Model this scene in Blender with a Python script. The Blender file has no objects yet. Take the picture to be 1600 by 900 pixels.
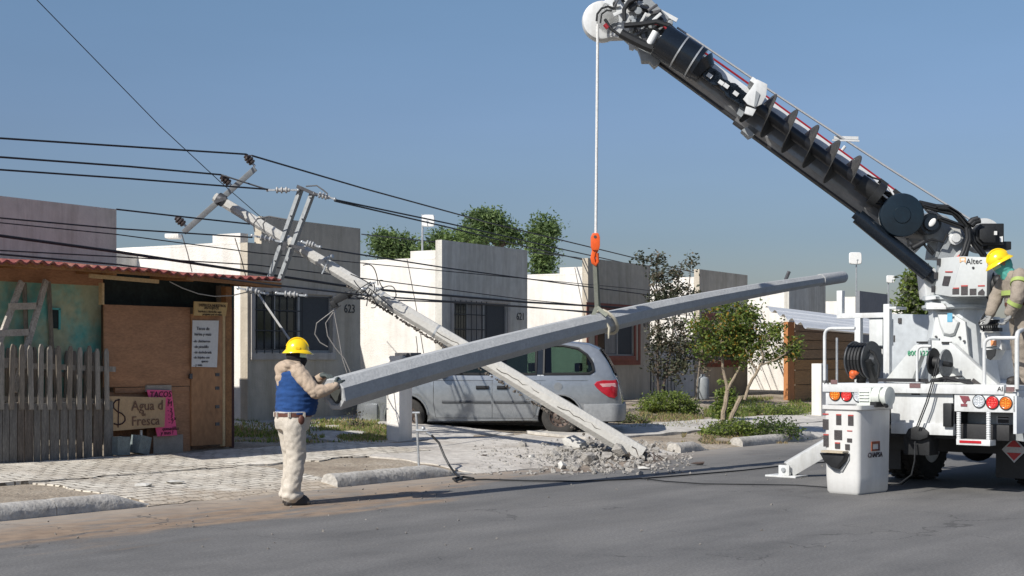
import bpy, bmesh, math, random
from mathutils import Vector as V, Matrix as Mx, noise as NZ
R = math.radians
scn = bpy.context.scene
col = scn.collection
# ---------------- camera, world, sun, exposure ----------------
F = 2311.0; HZ = 560.0; CH = 1.56            # focal length in px (1600 wide), horizon row, eye height
cd = bpy.data.cameras.new('camera'); cam = bpy.data.objects.new('camera', cd); col.objects.link(cam)
cam.location = (0, 0, CH); cam.rotation_euler = (R(90), 0, 0)
cd.sensor_width = 36; cd.lens = F/1600*36; cd.shift_y = (HZ-450)/1600; cd.clip_end = 6000; cd.clip_start = .1
scn.camera = cam
SUN_EL = 39.0
sd = V((.702, .713, 0)).normalized()          # ground direction in which shadows fall
w = bpy.data.worlds.new('World'); scn.world = w; w.use_nodes = True
nt = w.node_tree; bg = nt.nodes['Background']
sky = nt.nodes.new('ShaderNodeTexSky'); sky.sky_type = 'NISHITA'; sky.sun_disc = False
sky.sun_elevation = R(SUN_EL); sky.sun_rotation = math.atan2(-sd.x, -sd.y)
sky.air_density = 1.3; sky.dust_density = .9; sky.ozone_density = 3.4; sky.altitude = 300
tn = nt.nodes.new('ShaderNodeVectorMath'); tn.operation = 'MULTIPLY'; tn.inputs[1].default_value = (1.02, .97, 1.04); nt.links.new(sky.outputs[0], tn.inputs[0])
gc = nt.nodes.new('ShaderNodeTexCoord'); gx = nt.nodes.new('ShaderNodeSeparateXYZ'); nt.links.new(gc.outputs['Generated'], gx.inputs[0])
hr = nt.nodes.new('ShaderNodeValToRGB'); nt.links.new(gx.outputs[2], hr.inputs[0])     # low haze layer: dims and greys the sky close to the horizon
for i_, (p_, c_) in enumerate(((0, (.60, .62, .68)), (.08, (.56, .64, .77)), (.155, (.70, .765, .88)), (.235, (.78, .875, .915)), (.5, (1, 1, 1)))):
    e_ = hr.color_ramp.elements
    if i_ > 1: e_.new(p_)
    e_[i_].position = p_; e_[i_].color = (*c_, 1)
t2 = nt.nodes.new('ShaderNodeVectorMath'); t2.operation = 'MULTIPLY'; nt.links.new(tn.outputs[0], t2.inputs[0]); nt.links.new(hr.outputs[0], t2.inputs[1])
gm = nt.nodes.new('ShaderNodeMapping'); gm.inputs['Scale'].default_value = (1, 1, 5); nt.links.new(gc.outputs['Generated'], gm.inputs[0])
gn = nt.nodes.new('ShaderNodeTexNoise'); gn.inputs['Scale'].default_value = 2.2; gn.inputs['Detail'].default_value = 5; nt.links.new(gm.outputs[0], gn.inputs[0])   # faint uneven haze
gr = nt.nodes.new('ShaderNodeMapRange'); gr.inputs[1].default_value = .3; gr.inputs[2].default_value = .7; gr.inputs[3].default_value = .955; gr.inputs[4].default_value = 1.045; nt.links.new(gn.outputs[0], gr.inputs[0])
t3 = nt.nodes.new('ShaderNodeVectorMath'); t3.operation = 'SCALE'; nt.links.new(t2.outputs[0], t3.inputs[0]); nt.links.new(gr.outputs[0], t3.inputs['Scale']); nt.links.new(t3.outputs[0], bg.inputs[0]); bg.inputs[1].default_value = .082
sl = bpy.data.lights.new('sun', 'SUN'); sl.energy = 4.8; sl.angle = R(.55); sl.color = (1, .955, .89)
so = bpy.data.objects.new('sun', sl); col.objects.link(so)
el = R(SUN_EL); sv = V((sd.x*math.cos(el), sd.y*math.cos(el), -math.sin(el)))
so.rotation_euler = sv.to_track_quat('-Z', 'Y').to_euler(); so.location = (-20, -20, 25)
scn.view_settings.view_transform = 'Standard'; scn.view_settings.look = 'None'
scn.view_settings.exposure = .2; scn.view_settings.gamma = 1
scn.render.engine = 'CYCLES'
scn.cycles.max_bounces = 8; scn.cycles.transparent_max_bounces = 12

# ---------------- frames ----------------
K0 = V((-4.89, 14.14, 0)); U = V((.6, .8, 0)); N = V((-.8, .6, 0)); QA = math.atan2(.8, .6)
def q2w(q, p, z=0): return K0 + U*q + N*p + V((0, 0, z))
def P(x, y, D): return V(((x-800)/F*D, D, CH-(y-HZ)/F*D))
def gz(p):                                      # ground height over the kerb distance p
    pts = [(-1e4, 0), (0, .0), (.25, .05), (.9, .10), (3, .2), (4, .27), (7, .5), (12, .56), (1e5, .56)]
    for (a, b), (c, d) in zip(pts, pts[1:]):
        if p <= c: return b+(d-b)*(p-a)/(c-a)
    return .56
def wgz(v): return gz((v-K0).dot(N))
def G(x, y, z=None):                            # pixel -> ground point
    if z is not None: return P(x, y, F*(CH-z)/(y-HZ))
    z = 0.1
    for i in range(25):
        v = P(x, y, F*(CH-z)/(y-HZ)); z = .5*z+.5*wgz(v)
    return v
def hit(x, y, P0, n):                           # pixel ray against a vertical plane
    k = (x-800)/F; D = (P0.x*n.x+P0.y*n.y)/(k*n.x+n.y)
    return P(x, y, D)
def QZ(x, y, p):
    v = hit(x, y, q2w(0, p), N); return (v-K0).dot(U), v.z

# ---------------- mesh helpers ----------------
class MB:
    def __init__(s): s.v = []; s.f = []; s.m = []
    def add(s, vs, fs, m=0):
        o = len(s.v); s.v += [V(a) for a in vs]
        s.f += [tuple(i+o for i in f) for f in fs]; s.m += [m]*len(fs); return s
    def box(s, a, b, M=None, m=0):              # from corner a to corner b
        x0, y0, z0 = a; x1, y1, z1 = b
        vs = [V((x, y, z)) for z in (z0, z1) for x, y in ((x0, y0), (x1, y0), (x1, y1), (x0, y1))]
        if M: vs = [M @ v for v in vs]
        return s.add(vs, [(0,3,2,1), (4,5,6,7), (0,1,5,4), (1,2,6,5), (2,3,7,6), (3,0,4,7)], m)
    def bar(s, a, b, wd, h, up=(0, 0, 1), m=0):        # box section bar from a to b
        a = V(a); b = V(b); d = (b-a).normalized(); up = V(up)
        if abs(d.dot(up)) > .98: up = V((1, 0, 0))
        x = d.cross(up).normalized()*wd/2; z = x.cross(d).normalized()*h/2
        vs = [p+i*x+j*z for p in (a, b) for i, j in ((-1,-1), (1,-1), (1,1), (-1,1))]
        return s.add(vs, [(0,3,2,1), (4,5,6,7), (0,1,5,4), (1,2,6,5), (2,3,7,6), (3,0,4,7)], m)
    def tube(s, pts, r, n=8, cap=True, m=0, flat=1):
        pts = [V(p) for p in pts]; k = len(pts); rs = r if isinstance(r, (list, tuple)) else [r]*k
        o = len(s.v); px = None
        for i, p in enumerate(pts):
            d = (pts[min(i+1, k-1)]-pts[max(i-1, 0)]).normalized()
            if px is None:
                u = V((0, 0, 1)) if abs(d.z) < .9 else V((1, 0, 0)); px = d.cross(u).normalized()
            else: px = (px-d*px.dot(d)).normalized()
            py = d.cross(px)
            for j in range(n):
                t = 2*math.pi*(j+.5)/n; s.v.append(p+px*math.cos(t)*rs[i]+py*math.sin(t)*rs[i]*flat)
        for i in range(k-1):
            for j in range(n):
                a = o+i*n+j; b = o+i*n+(j+1) % n; s.f.append((a, b, b+n, a+n)); s.m.append(m)
        if cap:
            s.f.append(tuple(o+j for j in range(n))[::-1]); s.m.append(m)
            s.f.append(tuple(o+(k-1)*n+j for j in range(n))); s.m.append(m)
        return s
    def cyl(s, a, b, r, r2=None, n=20, m=0): return s.tube([a, b], [r, r if r2 is None else r2], n, m=m)
    def loft(s, rings, cap=True, m=0, closed=True):
        n = len(rings[0]); o = len(s.v)
        for r in rings: s.v += [V(p) for p in r]
        for i in range(len(rings)-1):
            for j in range(n if closed else n-1):
                a = o+i*n+j; b = o+i*n+(j+1) % n; s.f.append((a, b, b+n, a+n)); s.m.append(m)
        if cap:
            s.f.append(tuple(o+j for j in range(n))[::-1]); s.m.append(m)
            s.f.append(tuple(o+(len(rings)-1)*n+j for j in range(n))); s.m.append(m)
        return s
    def prism(s, poly, ext, m=0):               # poly: list of 3D points, ext: extrusion vector
        e = V(ext); return s.loft([poly, [V(p)+e for p in poly]], m=m)
    def lathe(s, prof, c, axis=(0, 0, 1), n=24, m=0, cap=True):     # prof: [(r, h)]
        d = V(axis).normalized(); u = V((0, 0, 1)) if abs(d.z) < .9 else V((1, 0, 0))
        px = d.cross(u).normalized(); py = d.cross(px); c = V(c)
        return s.loft([[c+d*h+px*math.cos(2*math.pi*j/n)*max(r, 1e-4)+py*math.sin(2*math.pi*j/n)*max(r, 1e-4) for j in range(n)] for r, h in prof], m=m, cap=cap)
    def ell(s, c, r, M=None, n=16, k=10, m=0):
        c = V(c); r = r if isinstance(r, (list, tuple)) else (r, r, r); rings = []
        for i in range(k+1):
            t = math.pi*i/k; st = max(math.sin(t), .02)
            ring = [V((r[0]*st*math.cos(2*math.pi*j/n), r[1]*st*math.sin(2*math.pi*j/n), r[2]*math.cos(t))) for j in range(n)]
            rings.append([c+((M @ q) if M else q) for q in ring])
        return s.loft(rings[::-1], m=m)
    def xf(s, M):
        s.v = [M @ v for v in s.v]; return s

FR = {}
def tag(o, label=None, cat=None, group=None, kind=None):
    if label: o['label'] = label
    if cat: o['category'] = cat
    if group: o['group'] = group
    if kind: o['kind'] = kind
    return o
def mesh(name, mb, mat, sharp=38, bev=0):
    me = bpy.data.meshes.new(name); me.from_pydata([tuple(v) for v in mb.v], [], mb.f)
    mats = mat if isinstance(mat, (list, tuple)) else [mat]
    for mm in mats: me.materials.append(mm)
    for p, i in zip(me.polygons, mb.m): p.material_index = i
    bm = bmesh.new(); bm.from_mesh(me)
    bmesh.ops.recalc_face_normals(bm, faces=bm.faces)
    if bev:
        es = [e for e in bm.edges if len(e.link_faces) == 2 and e.calc_face_angle(0) > R(35)]
        if es: bmesh.ops.bevel(bm, geom=es, offset=bev, segments=2, affect='EDGES', profile=.6, clamp_overlap=True)
    for f in bm.faces: f.smooth = True
    for e in bm.edges:
        if len(e.link_faces) == 2 and e.calc_face_angle(0) > R(sharp): e.smooth = False
    bm.to_mesh(me); bm.free(); me.update(); return me
def thing(name, label, cat, loc=(0, 0, 0), rz=0, group=None):
    o = bpy.data.objects.new(name, None); col.objects.link(o); o.location = loc; o.rotation_euler = (0, 0, rz)
    o.empty_display_size = .1
    FR[o] = Mx.Translation(V(loc)) @ Mx.Rotation(rz, 4, 'Z'); return tag(o, label, cat, group)
def part(name, mb, mat, parent, world=False, sharp=38, bev=0, label=None, kind=None):
    if world: mb.xf(FR[parent].inverted())
    o = bpy.data.objects.new(name, mesh(name, mb, mat, sharp, bev)); col.objects.link(o); o.parent = parent
    FR[o] = FR[parent]; return tag(o, label, None, None, kind)
def solo(name, mb, mat, label=None, cat=None, group=None, kind=None, sharp=38, bev=0):
    vs = mb.v; c = V(((min(v.x for v in vs)+max(v.x for v in vs))/2, (min(v.y for v in vs)+max(v.y for v in vs))/2, min(v.z for v in vs)))
    if kind == 'structure': c = V((0, 0, 0))
    mb.xf(Mx.Translation(-c))
    o = bpy.data.objects.new(name, mesh(name, mb, mat, sharp, bev)); col.objects.link(o); o.location = c
    FR[o] = Mx.Translation(c); return tag(o, label, cat, group, kind)
def evald(o):                                   # bake modifiers into the mesh
    dg = bpy.context.evaluated_depsgraph_get(); dg.update()
    me = bpy.data.meshes.new_from_object(o.evaluated_get(dg)); old = o.data
    o.modifiers.clear(); o.data = me; me.name = old.name; return o
def text_mb(s, size, M, thick=.003, m=0, shear=0, align='CENTER'):
    c = bpy.data.curves.new('t', 'FONT'); c.body = s; c.size = size; c.extrude = thick; c.align_x = align; c.align_y = 'CENTER'; c.shear = shear
    c.resolution_u = 2
    o = bpy.data.objects.new('t', c); col.objects.link(o)
    dg = bpy.context.evaluated_depsgraph_get(); dg.update(); me = bpy.data.meshes.new_from_object(o.evaluated_get(dg))
    mb = MB(); mb.add([M @ v.co for v in me.vertices], [tuple(p.vertices) for p in me.polygons], m)
    bpy.data.objects.remove(o); bpy.data.curves.remove(c); bpy.data.meshes.remove(me); return mb
def merge(*ms):
    r = MB()
    for a in ms:
        o = len(r.v); r.v += a.v; r.f += [tuple(i+o for i in f) for f in a.f]; r.m += a.m
    return r
def frame(o, x, y, z):                          # matrix from origin and axes
    M = Mx.Identity(4)
    for i, a in enumerate((x, y, z)):
        for j in range(3): M[j][i] = a[j]
    for j in range(3): M[j][3] = o[j]
    return M

# ---------------- materials ----------------
MT = {}
def mat(name, c, rough=.7, var=.12, scale=6, c2=None, mix=.5, bump=0, bscale=None, metal=0, spec=.5, stretch=None, emit=0, coat=0, space='pos', streak=0):
    if name in MT: return MT[name]
    m = bpy.data.materials.new(name); m.use_nodes = True; MT[name] = m; t = m.node_tree; b = t.nodes['Principled BSDF']
    L = t.links.new; nd = t.nodes.new
    g = nd('ShaderNodeTexCoord') if space == 'obj' else nd('ShaderNodeNewGeometry')
    src = g.outputs['Object'] if space == 'obj' else g.outputs['Position']
    if stretch:
        mp = nd('ShaderNodeMapping'); mp.inputs['Scale'].default_value = stretch; L(src, mp.inputs[0]); src = mp.outputs[0]
    n1 = nd('ShaderNodeTexNoise'); n1.inputs['Scale'].default_value = scale; n1.inputs['Detail'].default_value = 6; n1.inputs['Roughness'].default_value = .65; L(src, n1.inputs[0])
    rp = nd('ShaderNodeValToRGB'); L(n1.outputs[0], rp.inputs[0])
    rp.color_ramp.elements[0].position = .3; rp.color_ramp.elements[1].position = .7
    lo = [max(0, x*(1-var)) for x in c]; hi = [min(1, x*(1+var)) for x in c]
    if c2: lo = list(c2); hi = list(c); rp.color_ramp.elements[0].position = mix-.12; rp.color_ramp.elements[1].position = mix+.12
    rp.color_ramp.elements[0].color = (*lo, 1); rp.color_ramp.elements[1].color = (*hi, 1)
    n2 = nd('ShaderNodeTexNoise'); n2.inputs['Scale'].default_value = scale*7; n2.inputs['Detail'].default_value = 4; L(src, n2.inputs[0])
    mr = nd('ShaderNodeMapRange'); mr.inputs[3].default_value = 1-var*.9; mr.inputs[4].default_value = 1+var*.9; mr.inputs[1].default_value = .3; mr.inputs[2].default_value = .7
    L(n2.outputs[0], mr.inputs[0])
    mx = nd('ShaderNodeVectorMath'); mx.operation = 'SCALE'; L(rp.outputs[0], mx.inputs[0]); L(mr.outputs[0], mx.inputs['Scale'])
    if streak:
        ms_ = nd('ShaderNodeMapping'); ms_.inputs['Scale'].default_value = (2.2, 2.2, .22); L(g.outputs['Position'], ms_.inputs[0])
        n4 = nd('ShaderNodeTexNoise'); n4.inputs['Scale'].default_value = 1.6; n4.inputs['Detail'].default_value = 8; n4.inputs['Roughness'].default_value = .7; L(ms_.outputs[0], n4.inputs[0])
        r4 = nd('ShaderNodeValToRGB'); r4.color_ramp.elements[0].position = .36; r4.color_ramp.elements[1].position = .56; r4.color_ramp.elements[0].color = (1-streak, 1-streak*1.08, 1-streak*1.2, 1); L(n4.outputs[0], r4.inputs[0])
        m4 = nd('ShaderNodeVectorMath'); m4.operation = 'MULTIPLY'; L(mx.outputs[0], m4.inputs[0]); L(r4.outputs[0], m4.inputs[1]); mx = m4
    L(mx.outputs[0], b.inputs['Base Color'])
    b.inputs['Roughness'].default_value = rough; b.inputs['Metallic'].default_value = metal; b.inputs['Specular IOR Level'].default_value = spec
    b.inputs['Coat Weight'].default_value = coat; b.inputs['Coat Roughness'].default_value = .08
    if bump:
        n3 = nd('ShaderNodeTexNoise'); n3.inputs['Scale'].default_value = bscale or scale*4; n3.inputs['Detail'].default_value = 5; L(src, n3.inputs[0])
        bp = nd('ShaderNodeBump'); bp.inputs['Strength'].default_value = min(1, bump); bp.inputs['Distance'].default_value = .02; L(n3.outputs[0], bp.inputs['Height']); L(bp.outputs[0], b.inputs['Normal'])
    if emit:
        b.inputs['Emission Color'].default_value = (*c, 1); b.inputs['Emission Strength'].default_value = emit
    return m
white = mat('white_truck_paint', (.62, .635, .63), .40, .06, 3, coat=.12, streak=.2)
black = mat('black_rubber', (.012, .013, .014), .55, .3, 9)
blackg = mat('black_gloss_paint', (.008, .012, .018), .22, .2, 9)
steel = mat('galvanised_steel', (.42, .44, .45), .45, .2, 14, metal=.5)
dsteel = mat('dark_steel', (.10, .10, .105), .5, .3, 14, metal=.6)
grey = mat('grey_paint', (.26, .28, .29), .45, .12, 8)
red = mat('red_plastic', (.42, .012, .02), .3, .1)
wirem = mat('wire_black', (.015, .016, .02), .6, .2)
# ---------------- ground materials ----------------
def ground_nodes(name):
    m = bpy.data.materials.new(name); m.use_nodes = True; t = m.node_tree; return m, t, t.nodes['Principled BSDF'], t.links.new, t.nodes.new
def qp_nodes(nd, L):
    g = nd('ShaderNodeNewGeometry'); s = nd('ShaderNodeVectorMath'); s.operation = 'SUBTRACT'; s.inputs[1].default_value = K0; L(g.outputs['Position'], s.inputs[0])
    r = nd('ShaderNodeVectorRotate'); r.rotation_type = 'Z_AXIS'; r.inputs['Angle'].default_value = -QA; L(s.outputs[0], r.inputs['Vector'])
    x = nd('ShaderNodeSeparateXYZ'); L(r.outputs[0], x.inputs[0]); return r.outputs[0], x.outputs[0], x.outputs[1]
def noise_n(nd, L, src, sc, det=5, rough=.6):
    n = nd('ShaderNodeTexNoise'); n.inputs['Scale'].default_value = sc; n.inputs['Detail'].default_value = det; n.inputs['Roughness'].default_value = rough; L(src, n.inputs[0]); return n.outputs[0]
def ramp(nd, L, src, stops):
    r = nd('ShaderNodeValToRGB'); e = r.color_ramp.elements
    while len(e) < len(stops): e.new(.5)
    for i, (p, c) in enumerate(stops): e[i].position = p; e[i].color = (*c, 1) if len(c) == 3 else c
    L(src, r.inputs[0]); return r.outputs[0]
def mathn(nd, L, op, a, b):
    n = nd('ShaderNodeMath'); n.operation = op
    for i, v in enumerate((a, b)):
        if isinstance(v, (int, float)): n.inputs[i].default_value = v
        else: L(v, n.inputs[i])
    return n.outputs[0]
def mixc(nd, L, f, a, b, mode='MIX'):
    n = nd('ShaderNodeMix'); n.data_type = 'RGBA'; n.blend_type = mode
    if isinstance(f, float): n.inputs[0].default_value = f
    else: L(f, n.inputs[0])
    for i, v in ((6, a), (7, b)):
        if isinstance(v, tuple): n.inputs[i].default_value = (*v, 1)
        else: L(v, n.inputs[i])
    return n.outputs[2]
def bumpn(nd, L, h, st, dist, b):
    n = nd('ShaderNodeBump'); n.inputs['Strength'].default_value = st; n.inputs['Distance'].default_value = dist; L(h, n.inputs['Height']); L(n.outputs[0], b.inputs['Normal'])
def sstep(nd, L, v, a, b):
    n = nd('ShaderNodeMapRange'); n.interpolation_type = 'SMOOTHSTEP'; n.inputs[1].default_value = a; n.inputs[2].default_value = b; L(v, n.inputs[0]); return n.outputs[0]

# asphalt, with brown earth tracked along the gutter
asph, t, b, L, nd = ground_nodes('asphalt')
vec, q, p = qp_nodes(nd, L)
mp = nd('ShaderNodeMapping'); mp.inputs['Scale'].default_value = (.35, 1.6, 1); L(vec, mp.inputs[0]); sv_ = mp.outputs[0]
base = ramp(nd, L, noise_n(nd, L, sv_, .9, 7), [(.3, (.112, .110, .106)), (.5, (.145, .142, .136)), (.7, (.182, .177, .168))])
fine = ramp(nd, L, noise_n(nd, L, vec, 42, 4, .75), [(.3, (.60, .60, .60)), (.55, (1, 1, 1)), (.72, (1.5, 1.48, 1.45))])
base = mixc(nd, L, 1.0, base, fine, 'MULTIPLY')
speck = ramp(nd, L, noise_n(nd, L, vec, 120, 3, .6), [(.62, (0, 0, 0)), (.74, (1, 1, 1))])
base = mixc(nd, L, speck, base, (.3, .29, .27))
edge = mathn(nd, L, 'ADD', p, mathn(nd, L, 'MULTIPLY', mathn(nd, L, 'SUBTRACT', noise_n(nd, L, sv_, .8, 7, .62), .5), 4.2))
edge = mathn(nd, L, 'ADD', edge, mathn(nd, L, 'MULTIPLY', sstep(nd, L, q, 3.0, 6.5), -1.15)); edge = mathn(nd, L, 'ADD', edge, .72)
dirtf = mathn(nd, L, 'MULTIPLY', sstep(nd, L, edge, -1.55, -.75), sstep(nd, L, noise_n(nd, L, sv_, 3.2, 6, .7), .30, .55))
dirtf = mathn(nd, L, 'MULTIPLY', dirtf, mathn(nd, L, 'SUBTRACT', 1.0, sstep(nd, L, q, 9.0, 15.0)))
dirt = ramp(nd, L, noise_n(nd, L, vec, 5, 6), [(.3, (.20, .135, .085)), (.7, (.33, .24, .16))])
c = mixc(nd, L, mathn(nd, L, 'MULTIPLY', dirtf, .85), base, dirt)
dust = mathn(nd, L, 'MULTIPLY', sstep(nd, L, mathn(nd, L, 'ADD', p, mathn(nd, L, 'MULTIPLY', noise_n(nd, L, vec, 2.2, 6), .8)), -.9, .7), .6)
c = mixc(nd, L, dust, c, (.36, .33, .285))
vo = nd('ShaderNodeTexVoronoi'); vo.feature = 'DISTANCE_TO_EDGE'; vo.inputs['Scale'].default_value = .42; wv0 = nd('ShaderNodeVectorMath'); wv0.operation = 'MULTIPLY_ADD'; wv0.inputs[1].default_value = (1.1, 1.1, 0); wn0 = nd('ShaderNodeTexNoise'); wn0.inputs['Scale'].default_value = 1.7; wn0.inputs['Detail'].default_value = 7; L(vec, wn0.inputs[0]); L(wn0.outputs[1], wv0.inputs[0]); L(vec, wv0.inputs[2]); L(wv0.outputs[0], vo.inputs[0])
crk = mathn(nd, L, 'MULTIPLY', mathn(nd, L, 'LESS_THAN', vo.outputs['Distance'], .0045), sstep(nd, L, noise_n(nd, L, vec, .35, 3), .50, .56))
c = mixc(nd, L, mathn(nd, L, 'MULTIPLY', crk, .6), c, (.05, .048, .045))
stn = ramp(nd, L, noise_n(nd, L, vec, .55, 5, .65), [(.32, (.80, .80, .80)), (.5, (1, 1, 1)), (.7, (1.10, 1.09, 1.07))]); c = mixc(nd, L, 1.0, c, stn, 'MULTIPLY')
L(c, b.inputs['Base Color']); b.inputs['Roughness'].default_value = .85
bumpn(nd, L, noise_n(nd, L, vec, 70, 4), .35, .008, b)

# bare earth / gravel for the verge and yards
earth, t, b, L, nd = ground_nodes('dry_earth')
vec, q, p = qp_nodes(nd, L)
c1 = ramp(nd, L, noise_n(nd, L, vec, 1.3, 7, .7), [(.3, (.22, .175, .13)), (.5, (.34, .285, .215)), (.7, (.43, .38, .31))])
c2 = ramp(nd, L, noise_n(nd, L, vec, 26, 4, .7), [(.32, (.6, .6, .6)), (.55, (1, 1, 1)), (.72, (1.4, 1.4, 1.4))])
L(mixc(nd, L, 1.0, c1, c2, 'MULTIPLY'), b.inputs['Base Color']); b.inputs['Roughness'].default_value = .95
bumpn(nd, L, noise_n(nd, L, vec, 18, 6), .7, .03, b)

# stamped, worn brick-pattern paving
pave, t, b, L, nd = ground_nodes('worn_stamped_paving')
vec, q, p = qp_nodes(nd, L)
wob = nd('ShaderNodeTexNoise'); wob.inputs['Scale'].default_value = 1.3; wob.inputs['Detail'].default_value = 5; L(vec, wob.inputs[0])
wv = nd('ShaderNodeVectorMath'); wv.operation = 'MULTIPLY_ADD'; wv.inputs[1].default_value = (.24, .24, 0); L(wob.outputs[1], wv.inputs[0]); L(vec, wv.inputs[2])
br = nd('ShaderNodeTexBrick'); br.inputs['Scale'].default_value = 1; br.inputs['Mortar Size'].default_value = .014; br.inputs['Brick Width'].default_value = .24; br.inputs['Row Height'].default_value = .125; br.inputs['Mortar Smooth'].default_value = .3
br.inputs['Color1'].default_value = (.68, .65, .58, 1); br.inputs['Color2'].default_value = (.57, .54, .485, 1); br.inputs['Mortar'].default_value = (.15, .13, .105, 1)
L(wv.outputs[0], br.inputs[0])
wear = sstep(nd, L, noise_n(nd, L, vec, 1.6, 7, .72), .455, .62)
plain = ramp(nd, L, noise_n(nd, L, vec, 4, 7, .7), [(.3, (.50, .46, .39)), (.5, (.63, .595, .53)), (.7, (.72, .69, .63))])
c = mixc(nd, L, wear, br.outputs[0], plain)
pat = ramp(nd, L, noise_n(nd, L, vec, 1.1, 5, .7), [(.38, (.80, .76, .70)), (.62, (1.08, 1.07, 1.03))])
c = mixc(nd, L, 1.0, c, pat, 'MULTIPLY')
c = mixc(nd, L, mathn(nd, L, 'MULTIPLY', sstep(nd, L, mathn(nd, L, 'SUBTRACT', mathn(nd, L, 'MULTIPLY', noise_n(nd, L, vec, 1.2, 6), 2.4), p), .55, 1.2), .8), c, (.38, .31, .23))
L(c, b.inputs['Base Color']); b.inputs['Roughness'].default_value = .9
hh = mathn(nd, L, 'SUBTRACT', noise_n(nd, L, vec, 9, 6), mathn(nd, L, 'MULTIPLY', br.outputs['Fac'], mathn(nd, L, 'SUBTRACT', 1.2, wear)))
bumpn(nd, L, hh, .8, .025, b)

conc = mat('old_concrete', (.48, .455, .41), .9, .22, 1.6, bump=.5, bscale=30)
kerbm = mat('kerb_concrete', (.44, .42, .38), .9, .25, 3, c2=(.30, .28, .25), mix=.42, bump=.6, bscale=22)

# ---------------- terrain and road ----------------
def lattice(qs, ps, zf, mb=None):
    mb = mb or MB(); vs = [q2w(q, p, zf(q, p)) for q in qs for p in ps]; n = len(ps)
    fs = [(i*n+j, i*n+j+1, (i+1)*n+j+1, (i+1)*n+j) for i in range(len(qs)-1) for j in range(n-1)]
    return mb.add(vs, fs)
def rng(a, b, st):
    n = max(1, int(round((b-a)/st))); return [a+(b-a)*i/n for i in range(n+1)]
qs = [-4000, -800, -200, -60, -25]+rng(-12, 40, .4)+[50, 80, 150, 400, 1500, 4000]
ps = [-4000, -500, -60, -17.5, -17, -16.6]+[-1.2, -.1]+rng(0, 12, .3)+[20, 60, 300, 1500, 4000]
def tz(q, p):
    if -17 < p < -.05: return -.08
    if p <= -17: return .05
    return gz(p)+NZ.noise(V((q*.8, p*.8, 3)))*.028*min(1, max(0, p)/.8)+NZ.noise(V((q*3, p*3, 7)))*.010*min(1, max(0, p)/.5)
solo('ground', lattice(qs, ps, tz), earth, 'dry sandy earth verge and yards', None, None, 'structure')
qs = [-4000, -500, -40]+rng(-12, 40, 1)+[100, 500, 4000]
solo('road', lattice(qs, [-17]+rng(-14, .12, .7), lambda q, p: .0 if p < .1 else .005), asph, None, None, None, 'structure')
random.seed(4)
def slab(name, q0, q1, p0, p1, off, m, jag=.05, label=None, thick=.07):
    sag = .022
    qs = rng(q0, q1, .22); ps = rng(p0, p1, .22); mb = MB()
    def pt(i, j, dz):
        q, p = qs[i], ps[j]
        if j in (0, len(ps)-1): p += NZ.noise(V((q*2.3, p, 1)))*jag*2+NZ.noise(V((q*7, p, 5)))*jag
        if i in (0, len(qs)-1): q += NZ.noise(V((q, p*2.3, 2)))*jag*2
        return q2w(q, p, gz(p)+off+NZ.noise(V((q*.7, p*.7, 9)))*.012-(sag if j == 0 else 0)*(.5+.9*NZ.noise(V((q*.9, 1, 4))))+dz)
    nq, np_ = len(qs), len(ps)
    top = [pt(i, j, 0) for i in range(nq) for j in range(np_)]
    mb.add(top, [(i*np_+j, i*np_+j+1, (i+1)*np_+j+1, (i+1)*np_+j) for i in range(nq-1) for j in range(np_-1)])
    rim = [(i, 0) for i in range(nq)]+[(nq-1, j) for j in range(1, np_)]+[(i, np_-1) for i in range(nq-2, -1, -1)]+[(0, j) for j in range(np_-2, 0, -1)]
    a = [top[i*np_+j] for i, j in rim]; mb.loft([a, [v-V((0, 0, thick)) for v in a]], cap=False)
    return solo(name, mb, m, label, None, None, 'structure', sharp=50)
slab('sidewalk', -12, 8.6, 1.95, 3.45, .034, pave, .09)
slab('driveway_ramp', 1.75, 4.95, -.05, 1.93, .012, pave, .09)
slab('driveway', 7.3, 12.6, -.1, 3.1, .02, mat('pale_driveway_concrete', (.52, .49, .44), .92, .2, 1.3, c2=(.38, .345, .30), mix=.45, bump=.6, bscale=24), .10)
slab('sidewalk', 12.9, 30, 1.75, 3.2, .05, conc, .05)
slab('driveway', 18.0, 23.5, .1, 1.7, .03, conc, .06)
slab('yard_slab', 8.5, 12.5, 3.25, 7.5, .02, conc, .06)
def kerb(q0, q1, taper0=.0, taper1=.0):
    mb = MB(); rings = []
    for q in rng(q0, q1, .12):
        k = 1
        if taper0 and q-q0 < taper0: k = max(.12, (q-q0)/taper0)
        if taper1 and q1-q < taper1: k = max(.12, (q1-q)/taper1)
        h = .16*k; r = []; wob = NZ.noise(V((q*1.5, 0, 4)))*.012
        for a, hh in ((-.02, -.03), (-.015, h*.55), (.03, h*.88), (.085, h), (.16, h), (.215, h*.85), (.25, h*.4), (.26, -.03)):
            r.append(q2w(q, a+wob+NZ.noise(V((q*5, a*9, hh*9)))*.008, max(hh, -.02)+NZ.noise(V((q*6, a*7, 3)))*.008))
        rings.append(r)
    mb.loft(rings); return solo('kerb', mb, kerbm, None, None, None, 'structure', sharp=60)
kerb(-12, .62); kerb(.63, 1.9, 0, .55); kerb(4.62, 7.25, 0, .8); kerb(12.75, 13.7, 0, .3); kerb(14.9, 18.2, 0, .5); kerb(24, 34)
for q in (6.0, 12.0): pass
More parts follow.
